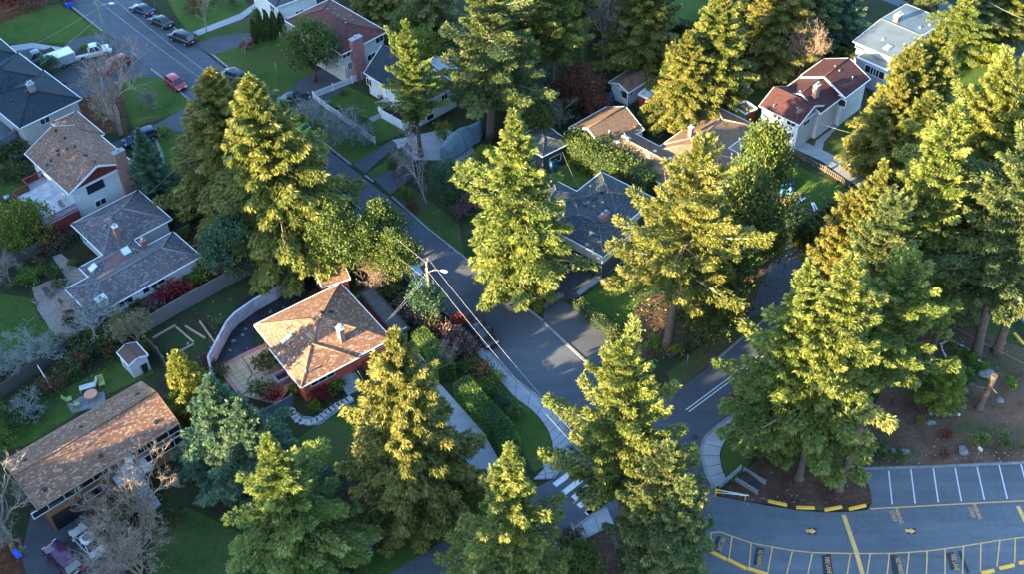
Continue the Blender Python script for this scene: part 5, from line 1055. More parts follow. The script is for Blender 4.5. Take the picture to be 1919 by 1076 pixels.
h = House('small garage with dark grey hip roof and white fascia above the lone fir', Q(0, 2, 90, 1020), Q(1, 2, 225, 92), Q(0, 2, 405, 1042), 3.0, name='garage', cat='garage')
h.block(Q(0, 2, 60, 1010), Q(1, 2, 225, 92), Q(0, 2, 405, 1042), 3.0, 'hip', pitch=.32, lowh=2.3); h.finish(S_dgrey, M_stucco, lowm=M_dark); h.win('R', 0, Q(1, 2, 320, 110), 2.0, 1.2, 1)
# brown gable garage
h = House('tan gable roofed outbuilding with white front trim', Q(0, 2, 415, 957), Q(0, 2, 700, 1130), Q(0, 2, 990, 967), 2.9, name='garage', cat='garage')
h.block(Q(0, 2, 415, 957), Q(0, 2, 700, 1130), Q(0, 2, 990, 967), 2.9, 'gx', rise=1.9, ov=.4); h.finish(S_tan, M_stucco); h.win('R', 0, Q(0, 2, 950, 1010), 1.0, 1.7, 1, M_white, True); h.vent(Q(0, 2, 920, 945), m=M_rust)
h = House('sprawling tan roofed house with moss along its ridges and two brick chimneys', Q(0, 2, 1110, 1085), Q(0, 2, 1425, 1240), Q(0, 2, 1840, 946), 3.0)
h.block(Q(0, 2, 1110, 1085), Q(0, 2, 1425, 1240), Q(0, 2, 1840, 946), 3.0, 'hip', pitch=.36); h.block(Q(0, 2, 620, 1090), Q(0, 2, 1150, 1390), Q(0, 2, 1400, 1250), 2.99, 'hip', pitch=.36); h.block(Q(1, 2, 1010, 80), Q(1, 2, 1560, 330), Q(1, 2, 1870, 160), 2.98, 'hip', pitch=.36)
h.finish(S_tan, M_stucco, cap=plain('ridge_tan', (.3, .2, .14), .9)); h.chim(Q(0, 2, 1695, 870), 1.9, 1.0, .7, M_brick, M_conc, 2, zb=0); h.chim(Q(0, 2, 1330, 1010), 1.3, .5, .5, M_brick, M_white, 1); h.chim(Q(0, 2, 722, 1050), 1.2, .25, .25, M_dmetal, M_dmetal, 1)
h.vent(*[Q(0, 2, *p) for p in ((1548, 888), (1445, 955), (1420, 992))], m=M_rust); h.vent(*[Q(1, 2, *p) for p in ((995, 50), (1020, 92), (1180, 105), (1065, 52))], m=M_white); h.sky(Q(0, 2, 855, 1028), 1.2, .8); h.sky(Q(0, 2, 778, 1062), .9, .8); h.pipe(Q(1, 2, 850, 60)); h.win('R', 0, Q(0, 2, 1760, 1035), 2.2, 1.5, 2)
# burgundy roof
h = House('pale two storey house with long burgundy roof and sunlit brick chimney', Q(0, 3, -75, 790), Q(0, 3, 235, 932), Q(0, 3, 442, 786), 4.6)
h.block(Q(0, 3, -75, 790), Q(0, 3, 235, 932), Q(0, 3, 442, 786), 4.6, 'gy', rise=1.5, ov=.35); h.block(Q(0, 3, 60, 702), Q(0, 3, 390, 845), Q(0, 3, 575, 724), 4.61, 'gx', rise=1.6, ov=.35); h.block(Q(0, 3, 230, 570), Q(0, 3, 575, 727), Q(0, 3, 777, 592), 5.0, 'gx', rise=1.7, ov=.35)
h.finish(S_burg, M_whside)
for px, b_, f_ in ((Q(0, 3, 67, 868), 0, 'L'), (Q(0, 3, 170, 918), 0, 'L'), (Q(0, 3, 32, 942), 0, 'L'), (Q(0, 3, 140, 993), 0, 'L'), (Q(0, 3, 283, 912), 0, 'R'), (Q(0, 3, 370, 855), 0, 'R')): h.win(f_, b_, px, 1.5, .85, 2)
h.win('L', 2, Q(0, 3, 550, 765), 1.3, 1.2, 1); h.win('R', 1, Q(0, 3, 515, 765), 1., 1.9, 1, M_white, True)
h.chim(Q(0, 3, 350, 715), 1.7, .9, .6, brickm('orange_brick', (.5, .25, .15)), None, 2); h.vent(*[Q(0, 3, *p) for p in ((500, 493), (240, 680), (218, 805), (530, 525))], m=M_stone, sz=.2); h.pipe(Q(0, 3, 38, 800), Q(0, 3, 625, 590)); 
l = h.L(Q(0, 3, 470, 860), 0.0); h.steps((l[0], l[1]+1.5), (0, -1), 1.7, 1.3, 7, M_conc)
# TV antenna
a = h.hit(Q(0, 3, 212, 890))[0]
if a is not None:
    mb = MB(); mb.tube([a, a+Vector((0, 0, 1.5))], .03, 6); mb.tube([a+Vector((-.6, 0, 1.4)), a+Vector((.6, 0, 1.4))], .02, 5)
    for t in (-.5, -.25, 0, .25, .5): mb.tube([a+Vector((t, -.35, 1.4)), a+Vector((t, .35, 1.4))], .015, 4)
    mb.build('antenna', M_metal, h.roofo)
# flat blue roof
h = House('large house with flat grey blue roof, white trim and low front wing', Q(0, 3, 630, 305), Q(0, 3, 940, 437), Q(0, 3, 1335, 150), 5.4)
h.block(Q(0, 3, 630, 305), Q(0, 3, 940, 437), Q(0, 3, 1335, 150), 5.4, 'gy', rise=.55, ov=.5); h.block(Q(0, 3, 690, 405), Q(0, 3, 885, 522), Q(0, 3, 1002, 437), 4.2, 'flat', ov=.2)
h.finish(M_flat, M_greyside); 
for px in (Q(0, 3, 762, 520), Q(0, 3, 825, 550)): h.win('L', 1, px, 1.9, 1.3, 2)
h.win('L', 0, Q(0, 3, 690, 355), 1.8, .5, 1); h.win('R', 1, Q(0, 3, 920, 535), 1.4, 1.3, 2)
for px in (Q(0, 3, 1010, 400), Q(0, 3, 1165, 300)): h.win('R', 0, px, 1.3, 1.2, 1)
h.chim(Q(0, 3, 962, 150), .9, 1.3, .7, None, M_white, 2); h.sky(Q(0, 3, 892, 355), .9, 1.2); h.vent(Q(0, 3, 858, 292), Q(0, 3, 1132, 203), Q(0, 3, 1205, 183), m=M_metal); h.pipe(Q(0, 3, 1010, 345), Q(0, 3, 878, 375))
# sheds
h = House('derelict shed with rusty brown roof and white gable face', Q(0, 2, 740, 620), Q(0, 2, 868, 690), Q(0, 2, 1050, 570), 2.6, name='shed', cat='shed'); h.block(Q(0, 2, 740, 600), Q(0, 2, 868, 690), Q(0, 2, 1050, 568), 2.6, 'gx', rise=.7, ov=.3); h.finish(M_rust, M_stucco, gabm=M_stucco); h.win('L', 0, Q(0, 2, 840, 690), .8, 1.6, 1, M_dmetal, True)
h = House('old trailer shed with red side and peeling white flat roof', Q(0, 2, 945, 700), Q(0, 2, 1095, 768), Q(0, 2, 1150, 718), 2.3, name='trailer', cat='trailer'); h.block(Q(0, 2, 945, 700), Q(0, 2, 1095, 768), Q(0, 2, 1152, 716), 2.3, 'flat', ov=.05); h.finish(plain('peeling_white_roof', (.5, .48, .46), .7, var=.6, scale=.9), plain('dull_red_metal', (.32, .05, .06), .6)); h.vent(Q(0, 2, 1100, 722))
h = House('small red walled shed beside the big brick chimney', Q(0, 2, 1690, 790), Q(0, 2, 1738, 850), Q(0, 2, 1808, 795), 2.5, name='shed', cat='shed'); h.block(Q(0, 2, 1680, 780), Q(0, 2, 1738, 850), Q(0, 2, 1808, 795), 2.5, 'flat', ov=.15); h.finish(M_flat, M_red)
h = House('dark roofed red shed half hidden by the yellow topped cedar', Q(0, 2, 1560, 600), Q(0, 2, 1680, 690), Q(0, 2, 1750, 635), 2.5, name='shed', cat='shed'); h.block(Q(0, 2, 1560, 600), Q(0, 2, 1680, 690), Q(0, 2, 1750, 635), 2.5, 'gy', rise=.5, ov=.2); h.finish(S_dgrey, M_red)
h = House('small white garden shed with leaf littered roof', Q(2, 0, 865, 485), Q(2, 0, 962, 580), Q(2, 0, 1105, 508), 2.3, name='shed', cat='shed'); h.block(Q(2, 0, 865, 485), Q(2, 0, 962, 582), Q(2, 0, 1107, 508), 2.3, 'gy', rise=.45, ov=.12); h.finish(M_litter, M_whside); h.win('L', 0, Q(2, 0, 925, 570), .8, 1.5, 1, M_white, True)
# ================================================================== FENCES AND WALLS
def fence(label, px, ht, mat, th=.06, post=2.4, cap=False, name='fence', cat='fence', pm=None, drop=None):
    pts = [P(*p) for p in px]; e = empty(name, pts[0], 0, label, cat); mb = MB(); ps = MB(); o = pts[0]; hs = ht if hasattr(ht, '__len__') else [ht]*len(pts)
    for i in range(len(pts)-1):
        a, b = pts[i]-o, pts[i+1]-o; d = (b-a)/np.linalg.norm(b-a); n = np.array([-d[1], d[0], 0])*th/2; ha, hb = hs[i], hs[i+1]
        v = [a-n, b-n, b+n, a+n, a-n+[0, 0, ha], b-n+[0, 0, hb], b+n+[0, 0, hb], a+n+[0, 0, ha]]; mb.poly(v, [(3, 2, 1, 0), (4, 5, 6, 7), (0, 1, 5, 4), (1, 2, 6, 5), (2, 3, 7, 6), (3, 0, 4, 7)])
        L = np.linalg.norm(b-a); k = max(1, int(L/post))
        for j in range(k+(i == len(pts)-2) if post < 50 else 0): c = a+(b-a)*j/k; hh = ha+(hb-ha)*j/k; ps = MB(); ps.box(c[0]-.07-th/2, c[1]-.07-th/2, 0, c[0]+.07+th/2, c[1]+.07+th/2, hh+.08); ps.build('post', pm or mat, e)
        if cap: ps.bar(a+[0, 0, ha+.03], b+[0, 0, hb+.03], th+.14, .06)
    mb.build('panel', mat, e)
    return e
def picket(label, px, ht=1.0, mat=None, gap=.16, wd=.09, name='fence', solid=False):
    mat = mat or M_white; pts = [P(*p) for p in px]; e = empty(name, pts[0], 0, label, 'fence'); mb = MB(); ps = MB(); rl = MB(); o = pts[0]
    for i in range(len(pts)-1):
        a, b = pts[i]-o, pts[i+1]-o; L = np.linalg.norm(b-a); n = int(L/gap); az = math.atan2(b[1]-a[1], b[0]-a[0])
        for j in range(n):
            c = a+(b-a)*(j+.5)/n; M = Matrix.Translation(c) @ Matrix.Rotation(az, 4, 'Z'); mb.box(-wd/2, -.012, .08, wd/2, .012, ht, M=M)
        for z in (.25, ht-.15): rl.bar(a+[0, 0, z], b+[0, 0, z], .05, .08)
        k = max(1, int(L/2.4))
        for j in range(int(i > 0), k+1): c = a+(b-a)*j/k; ps = MB(); ps.box(c[0]-.08, c[1]-.08, 0, c[0]+.08, c[1]+.08, ht+.18); ps.build('post', mat, e)
    mb.build('pickets', mat, e); rl.build('rail', mat, e); return e
picket('white picket fence around the cottage front lawn', [Q(0, 1, 790, 590), Q(0, 1, 720, 620), Q(0, 1, 430, 735), Q(0, 1, 520, 810), Q(0, 1, 720, 950), Q(0, 1, 890, 1076)], 1.15)
fence('white lattice fence at the cottage porch', [Q(0, 1, 1000, 780), Q(0, 1, 915, 825), Q(0, 1, 940, 880), Q(0, 1, 1100, 970), Q(0, 1, 1240, 900)], 1.5, M_white, .05, 2.0)
picket('brown picket fence between the long drive and the green lawn', [Q(1, 3, 125, 38), Q(1, 3, 260, 120), Q(1, 3, 420, 210), Q(1, 3, 600, 325)], .95, M_oldwood, .3, .12)
fence('long weathered wooden fence running down to the left edge', [(0, 750), (75, 697), (125, 662), (165, 638), (240, 605), (262, 600)], 1.9, M_oldwood, .08)
fence('short weathered fence beside the raised vegetable bed', [(278, 650), (300, 672), (312, 690)], 1.7, M_oldwood, .07)
fence('dark paling fence below the red deck', [(0, 505), (40, 490), (95, 465)], 1.7, M_oldwood, .08)
fence('tall plain grey brown fence below the grey roofed house', [(262, 628), (330, 590), (420, 540), (500, 498), (568, 462)], [1.9, 2.1, 2.1, 2.1, 2.0], plain('grey_brown_board', (.16, .145, .135), .85, var=.12), .1, 99)
fence('curved pale concrete retaining wall in the dug up yard', [(398, 702), (396, 690), (430, 625), (445, 608), (480, 582), (520, 560), (555, 528)], [1.2, 1.9, 1.9, 1.9, 1.8, 1.8, 1.7], plain('cast_concrete', (.40, .40, .42), .9, var=.3, scale=1.2), .25, 99, name='retaining_wall', cat='wall')
fence('low pale concrete wall beside the tan patio steps', [(396, 702), (404, 712), (378, 722), (360, 716)], .9, M_conc, .22, 99, name='retaining_wall', cat='wall')
fence('grey green panel fence and gate below the red house', [(478, 800), (495, 790), (530, 772), (550, 760)], 1.7, plain('grey_green_board', (.12, .15, .16), .8), .08, 2.6)
def stonewall(label, px, ht=.5, wd=.4, n_=2.2):
    pts = [P(*p) for p in px]; o = pts[0]; e = empty('stone_wall', o, 0, label, 'wall'); mb = MB(); g = np.random.default_rng(int(px[0][0]))
    for i in range(len(pts)-1):
        a, b = pts[i]-o, pts[i+1]-o; L = np.linalg.norm(b-a); mb.bar(a+[0, 0, ht*.4], b+[0, 0, ht*.4], wd*.8, ht*.8); k = int(L*n_*2)
        for j in range(k):
            c = a+(b-a)*g.random()+np.array([g.uniform(-.5, .5)*wd, g.uniform(-.5, .5)*wd, g.uniform(.2, .95)*ht]); s_ = g.uniform(.10, .2)*(1 if ht > .2 else .6)
            M = Matrix.Translation(c) @ Matrix.Rotation(g.uniform(0, 3), 4, 'Z') @ Matrix.Rotation(g.uniform(-.3, .3), 4, 'X'); mb.box(-s_, -s_*.8, -s_*.6, s_, s_*.8, s_*.6, M=M)
    mb.build('stones', M_stone, e); return e
stonewall('curving low dry stone wall across the bottom lawn', [(672, 1052), (700, 1018), (740, 990), (775, 968), (810, 948), (832, 930)], .6, .5)
stonewall('low stone edging wall below the covered boat', [(832, 318), (850, 323), (880, 323), (905, 318), (920, 312)], .5, .4)
stonewall('low pale stone kerb along the head of the white parking lines', [(1613, 880), (1700, 877), (1800, 874), (1870, 870), (1960, 866)], .16, .16, 1.5)
stonewall('stone edging around the parking bay top', [(1020, 578), (1035, 563), (1056, 556)], .5, .35); stonewall('stone garden wall beside the black wagon', [(300, 385), (325, 370), (350, 362)], .9, .4)
# ================================================================== VEHICLES
CARS = {   # length, width, height, hood z, belt z, roof z, x of: windshield base, roof front, roof back, rear glass base, tail z  (x from front 0..1)
 'sedan': (4.6, 1.8, .78, .92, 1.44, .26, .42, .70, .86, .98), 'suv': (4.7, 1.9, .95, 1.08, 1.75, .24, .36, .90, .985, 1.08),
 'hatch': (4.1, 1.75, .85, .98, 1.5, .22, .38, .84, .96, .98), 'wagon': (4.8, 1.85, .85, .98, 1.6, .26, .40, .90, .98, .98), 'pickup': (5.5, 1.95, 1.0, 1.1, 1.85, .24, .36, .56, .60, 1.08)}
def car(kind, label, cat, front, rear, col, roofm=None, group=None, z=.03, sun=False, name=None):
    L, W, hood, belt, top, wb, rf, rb, gb, tail = CARS[kind]; a, b = P(*front, .7), P(*rear, .7); c = (a+b)/2; d = (b-a)[:2]; az = math.atan2(d[1], d[0])
    e = empty(name or 'parked_car', (c[0], c[1], z), az, label, cat, group); m = paint('paint_%.2f_%.2f_%.2f' % col, col); X = lambda t: (t-.5)*L; w = W/2
    # body: stations along x, each a cross section
    st = [(0, .45, hood-.22, .78), (.02, .30, hood-.10, .90), (.08, .24, hood-.03, .97), (wb-.02, .22, hood+.03, 1), (wb+.04, .22, belt, 1), ((rf+rb)/2, .22, belt, 1.0), (gb-.03, .22, belt, .99), (.97, .26, tail if kind != 'pickup' else belt, .95), (1, .42, tail-.12, .86)]
    if kind == 'pickup': st = st[:5]+[(rb+.03, .22, belt, 1), (.98, .26, belt, .98), (1, .35, belt-.05, .95)]
    mb = MB(); V = []
    for x, zb, zt, k in st:
        h_ = zt-zb; V += [(X(x), -w*k*.9, zb), (X(x), -w*k, zb+.18*h_), (X(x), -w*k, zb+.62*h_), (X(x), -w*k*.93, zt-.05*h_), (X(x), -w*k*.80, zt), (X(x), w*k*.80, zt), (X(x), w*k*.93, zt-.05*h_), (X(x), w*k, zb+.62*h_), (X(x), w*k, zb+.18*h_), (X(x), w*k*.9, zb)]
    n = len(st); fs = [(i*10+j, i*10+(j+1) % 10, (i+1)*10+(j+1) % 10, (i+1)*10+j) for i in range(n-1) for j in range(10)]; mb.poly(V, [f[::-1] for f in fs], 0, True); mb.poly(V[:10], [tuple(range(10))]); mb.poly(V[-10:], [tuple(range(9, -1, -1))])
    for xx in (.19, .80):
        for s_ in (-1, 1): mb.tube([(X(xx), s_*(w-.22), .36), (X(xx), s_*(w+.012), .36)], .42, 14, 1)         # wheel arches
    if kind == 'pickup': mb.box(X(rb+.06), -w*.82, belt-.0, X(.975), w*.82, belt+.012, 1)
    body = mb.build('body', [m, M_tyre], e, uv=False)
    # greenhouse glass, roof panel, pillars
    z0, z1 = belt-.02, top; wi, wt = w*.90, w*.70; g_ = MB(); B_ = [(X(wb), z0), (X(gb), z0)]; Tt = [(X(rf), z1-.05), (X(rb), z1-.05)]
    gv = [(X(wb), -wi, z0), (X(gb), -wi*.97, z0), (X(gb), wi*.97, z0), (X(wb), wi, z0), (X(rf), -wt, z1-.04), (X(rb), -wt, z1-.05), (X(rb), wt, z1-.05), (X(rf), wt, z1-.04)]
    g_.poly(gv, [(0, 1, 5, 4), (1, 2, 6, 5), (2, 3, 7, 6), (3, 0, 4, 7), (4, 5, 6, 7)]); g_.build('window', M_glass, e, uv=False)
    r_ = MB(); xa, xb = X(rf)-.06, X(rb)+.06; xm = (xa+xb)/2
    rv = []
    for x, zz, k in ((xa, z1-.06, .98), (xa+.25, z1, 1.0), (xm, z1+.03, 1.02), (xb-.25, z1, 1.0), (xb, z1-.07, .98)): rv += [(x, -wt*k-.02, zz-.05), (x, -wt*k*.8, zz), (x, wt*k*.8, zz), (x, wt*k+.02, zz-.05)]
    r_.poly(rv, [(i*4+j, (i+1)*4+j, (i+1)*4+j+1, i*4+j+1) for i in range(4) for j in range(3)], 0, True)
    for s_ in (-1, 1):
        for p0, p1 in (((X(wb)-.01, s_*wi, z0), (X(rf), s_*wt, z1-.05)), ((X(gb)+.01, s_*wi*.97, z0), (X(rb), s_*wt, z1-.06)), (((X(wb)+X(gb))/2, s_*(wi+.01), z0), ((X(rf)+X(rb))/2, s_*(wt+.01), z1-.05))): r_.tube([p0, p1], .045, 5)
        if kind in ('suv', 'wagon'): r_.tube([(xa+.2, s_*wt*.85, z1+.07), (xb-.2, s_*wt*.85, z1+.07)], .025, 5)
    rp = r_.build('roof', roofm or m, e, uv=False)
    if sun: s_ = MB(); s_.box(xa+.3, -wt*.6, z1+.015, xa+1.0, wt*.6, z1+.045); s_.build('sunroof', M_glass, rp, uv=False)
    for xx in (.19, .80):
        for s_ in (-1, 1):
            t = MB(); t.tube([(X(xx), s_*(w-.2), .34), (X(xx), s_*(w+.02), .34)], .33, 16); wo = t.build('wheel', M_tyre, e, uv=False); k = MB(); k.tube([(X(xx), s_*(w+.0), .34), (X(xx), s_*(w+.035), .34)], .21, 12); k.build('rim', M_rim, wo, uv=False)
    for s_ in (-1, 1):
        k = MB(); k.box(X(.0)-.01, s_*w*.62-.2, hood-.30, X(.05), s_*w*.62+.2, hood-.13); k.build('headlight', M_lampw, e, uv=False)
        k = MB(); k.box(X(.97), s_*w*.72-.14, tail-.36 if kind != 'suv' else tail-.5, X(1)+.015, s_*w*.72+.14, tail-.12); k.build('tail_light', M_lampr, e, uv=False)
        k = MB(); k.box(X(wb+.06), s_*(w+.02)-.0, belt-.02, X(wb+.06)+.14, s_*(w+.20), belt+.12); k.build('mirror', m, e, uv=False)
    k = MB(); k.box(X(1)+.0, -.26, .58, X(1)+.03, .26, .72); k.build('number_plate', M_white, e, uv=False)
    k = MB(); k.box(X(0)-.03, -w*.5, .42, X(0)+.04, w*.5, .6); k.build('grille', M_dmetal, e, uv=False)
    return e
z_ = q
GP = 'dark cars parked along the upper right kerb'
car('sedan', 'navy blue sedan at the far end of the parked row at the top', 'car', z_(0, 0, 985, 38), z_(0, 0, 1138, 95), (.01, .016, .06), group=GP)
car('sedan', 'black sedan parked second from the top of the street', 'car', z_(0, 0, 1120, 118), z_(0, 0, 1278, 190), (.008, .012, .02), group=GP)
car('suv', 'black SUV with roof rails parked third from the top of the street', 'car', z_(0, 0, 1280, 245), z_(0, 0, 1440, 310), (.008, .01, .014), group=GP)
car('suv', 'dark SUV with sunroof parked past the driveway opening', 'car', z_(0, 0, 1668, 530), z_(0, 0, 1830, 600), (.008, .014, .025), sun=True, group=GP)
car('sedan', 'silver white car half hidden behind the golden cedars', 'car', z_(0, 0, 1805, 645), z_(0, 0, 1965, 735), (.45, .48, .52))
car('sedan', 'dark blue sedan parked in the driveway mouth beside the picket fence', 'car', z_(0, 1, 350, 712), z_(0, 1, 205, 745), (.008, .012, .03))
car('hatch', 'bright green hatchback parked at the kerb', 'car', z_(0, 1, 238, 900), z_(0, 1, 380, 975), (.10, .50, .02), sun=True)
car('hatch', 'bright red hatchback parked at the left kerb', 'car', z_(0, 0, 1372, 660), z_(0, 0, 1248, 565), (.42, .01, .025))
car('wagon', 'dark red car parked under the big leafless tree', 'car', z_(0, 0, 770, 520), z_(0, 0, 935, 440), (.3, .02, .03))
car('wagon', 'navy wagon parked below the big leafless tree', 'car', z_(0, 0, 950, 1055), z_(0, 0, 1145, 985), (.01, .03, .08))
car('wagon', 'black wagon parked in the drive under the golden cedars', 'car', z_(1, 0, 1262, 540), z_(1, 0, 1490, 445), (.01, .014, .02))
car('sedan', 'white sedan with open looking sunroof among the bare trees', 'car', z_(3, 0, 565, 735), z_(3, 0, 745, 925), (.55, .54, .52), sun=True)
car('suv', 'purple burgundy car at the bottom left corner', 'car', z_(3, 0, 370, 865), z_(3, 0, 565, 1060), (.07, .012, .05))
car('suv', 'dark grey SUV parked on the side street under the spreading fir', 'car', z_(2, 2, 1840, 710), z_(2, 2, 1690, 830), (.04, .045, .06))
car('pickup', 'black pickup truck parked on the street by the pavement end', 'truck', z_(2, 1, 1740, 400), z_(2, 1, 1600, 245), (.01, .015, .03))
car('pickup', 'white pickup truck loaded with tree cuttings in the driveway', 'truck', z_(0, 0, 825, 355), z_(0, 0, 562, 415), (.6, .6, .6))
car('pickup', 'grey blue pickup truck nose out beside the enclosed trailer', 'truck', z_(0, 0, 170, 470), z_(0, 0, 400, 385), (.09, .12, .16))
car('pickup', 'navy pickup truck parked under the slanting golden cedars', 'truck', z_(1, 3, 645, 170), z_(1, 3, 635, -30), (.008, .02, .07))
car('hatch', 'small red car beside the burgundy roofed house', 'car', z_(0, 3, 120, 1045), z_(0, 3, -10, 975), (.38, .01, .02))
car('suv', 'white van behind the golden conifer in the red house driveway', 'van', z_(2, 1, 1235, 625), z_(2, 1, 1130, 490), (.55, .57, .6))
car('hatch', 'pale blue car parked on the street above the utility pole', 'car', z_(1, 1, 1250, 1050), z_(1, 1, 1165, 935), (.3, .36, .42))
car('wagon', 'white vehicle seen through the dark tree beside the street', 'van', z_(1, 1, 1010, 850), z_(1, 1, 860, 700), (.5, .52, .55))
# load on the pickup
p = P(*z_(0, 0, 615, 385), 1.3); e = empty('cuttings', p, .5, 'heap of green cuttings and black bags on the white pickup bed', 'garden waste'); o = link('bags', SHR['dark', 0][0], e); o.scale = (.8, .8, .6); o = link('leaves', SHR['green', 1][0], e); o.scale = (.6, .6, .9); o.location = (.5, .1, .1)
# enclosed trailer
a, b = P(*z_(0, 0, 380, 425), 1.9), P(*z_(0, 0, 490, 385), 1.9); az = math.atan2(b[1]-a[1], b[0]-a[0]); c = (a+b)/2; e = empty('trailer', (c[0], c[1], 0), az, 'white roofed enclosed cargo trailer parked beside the grey blue pickup', 'trailer')
mb = MB(); mb.box(-2, -1.05, .45, 2, 1.05, 1.95); mb.build('body', plain('trailer_side', (.3, .32, .33), .6), e); mb = MB(); mb.box(-2.05, -1.1, 1.95, 2.05, 1.1, 2.05); [mb.box(-2.05+i*.8, -1.1, 2.05, -1.97+i*.8, 1.1, 2.07) for i in range(6)]; mb.build('roof', M_white, e)
for s_ in (-1, 1): mb = MB(); mb.tube([(0, s_*.95, .36), (0, s_*1.15, .36)], .36, 16); wo = mb.build('wheel', M_tyre, e, uv=False); mb = MB(); mb.tube([(0, s_*1.14, .36), (0, s_*1.18, .36)], .2, 12); mb.build('rim', M_rim, wo, uv=False)
mb = MB(); mb.tube([(-2, .3, .5), (-3, 0, .5)], .04, 6); mb.tube([(-2, -.3, .5), (-3, 0, .5)], .04, 6); mb.build('tow_bar', M_dmetal, e)
# covered boat
c = P(865, 272); d = P(895, 250)-P(835, 292); az = math.atan2(d[1], d[0]); e = empty('covered_boat', c, az, 'boat under a large grey blue tarpaulin on the concrete drive', 'boat'); mb = MB(); n = 14; V = []
for i in range(n+1):
    t = i/n; x = (t-.5)*8.2; w_ = 1.5*min(1, (1-abs(2*t-1)**3.2))**.6+.08; zt = 1.9+.8*math.sin(min(1, max(0, (t-.15)/.6))*math.pi)**.7
    for j in range(9): u = j/8*2-1; V.append((x, u*w_*(1+.06*math.sin(i*2+j)), .25+(zt-.25)*(1-abs(u)**2.6)+.05*math.sin(i*1.7+j*2)))
mb.poly(V, [(i*9+j, (i+1)*9+j, (i+1)*9+j+1, i*9+j+1)[::-1] for i in range(n) for j in range(8)], 0, True); mb.face(V[:9]); mb.face(V[-9:][::-1]); tp = mb.build('tarpaulin', plain('grey_blue_tarp', (.13, .19, .22), .55, var=.2), e)
mb = MB(); [mb.tube([V[i*9+j] for j in range(9)], .03, 5) for i in (3, 6, 9, 12)]; mb.build('rope', M_dmetal, tp, uv=False); mb = MB(); mb.tube([(-.6, -1.2, .35), (-.6, 1.2, .35)], .34, 12); mb.build('wheel', M_tyre, e, uv=False)
# ================================================================== POLES, WIRES, SIGNS
def lamp_pole(label, base, top, mat, arm, r=.16, xarm=True, name='utility_pole', hh=None):
    h = hh or height_for(top, base[1]); b = P(*top, h); b[2] = 0; e = empty(name, b, 0, label, 'pole'); mb = MB(); mb.tube([(0, 0, 0), (0, 0, h)], [r, r*.7], 10); mb.build('pole', mat, e)
    if arm:
        A = P(*arm, h-.9)-b; m = MB(); m.tube([(0, 0, h-1.6), (A[0]*.5, A[1]*.5, h-1.0), (A[0], A[1], h-.9)], .05, 6); ao = m.build('lamp_arm', M_metal, e)
        d = Vector((A[0], A[1], 0)).normalized(); l = MB(); p = Vector((A[0], A[1], h-.9)); l.tube([p-d*.1, p+d*.15, p+d*.5, p+d*.75], [.08, .17, .19, .06], 8); l.build('lamp_head', plain('lamp_housing', (.75, .76, .76), .4), ao)
    if xarm:
        m = MB(); m.bar((-.1, -.9, h-.45), (.1, .9, h-.45), .1, .12); xo = m.build('crossarm', M_barkl, e)
        for y in (-.8, 0, .8): i_ = MB(); i_.tube([(y*.1, y, h-.38), (y*.1, y, h-.15)], [.06, .04], 6); i_.build('insulator', M_metal, xo)
        t = MB(); t.tube([(.25, .1, h-2.4), (.25, .1, h-1.5)], .17, 10); t.build('transformer', M_metal, e) if False else None
    return e, b, h
P1, b1, h1 = lamp_pole('wooden utility pole with street lamp standing beside the street in the middle', (806, 598), (799, 491), plain('pole_wood', (.34, .22, .13), .9, var=.3), z_(1, 1, 1385, 945))
P0, b0, h0 = lamp_pole('tall green stained utility pole with lamp arm at the upper left', (207, 98), (178, -3), plain('green_pole_wood', (.16, .21, .10), .9, var=.3), (205, 6))
P2, b2, h2_ = lamp_pole('utility pole hidden behind the golden topped cedars', (455, 262), (424, 168), plain('pole_wood', (.34, .22, .13)), (440, 180))
def wire(label, a, b, sag=.6, r=.022, m=None):
    a, b = np.array(a), np.array(b); mb = MB(); n = 14; pts = [a+(b-a)*i/n-np.array([0, 0, sag*4*(i/n)*(1-i/n)]) for i in range(n+1)]; mb.tube(pts, r*.62, 4, cap=False); o = mb.build('power_line', m or plain('wire_aluminium', (.5, .5, .5), .4, .3), uv=False); return tag(o, label, 'cable')
top1 = b1+[0, 0, h1-.15]; top2 = b2+[0, 0, h2_-.15]; top0 = b0+[0, 0, h0-.15]
pn = P(1120, 872, 8.5); far = P(50, -190, 9.)
wire('upper wire from the middle pole up to the pole behind the cedars', top1, top2, .5); wire('lower wire from the middle pole up to the pole behind the cedars', top1-[.1, .8, 1.8], top2-[.1, .8, 1.8], .9, .018)
wire('bright wire running from the cedar pole to the top of the street', top2+[.1, .8, 0], P(205, 0, 9.5)+[.6, .3, 0], .4); wire('second wire along the street from the cedar pole to the top', top2-[.1, .8, .2], P(176, -6, 9.5), .4)
wire('upper wire from the middle pole down to the crossing corner', top1+[.1, .8, 0], pn+[0, 0, .6], .5); wire('lower wire from the middle pole down to the crossing corner', top1-[.1, .8, 0], pn-[.3, .3, .1], .7)
wire('thin wire from the middle pole to the red house roof', top1-[0, 0, 1.2], P(*z_(2, 1, 970, 250), 3.2), .3, .016); wire('second thin wire from the middle pole to the red house', top1-[0, 0, 1.6], P(*z_(2, 1, 968, 258), 3.0), .5, .016)
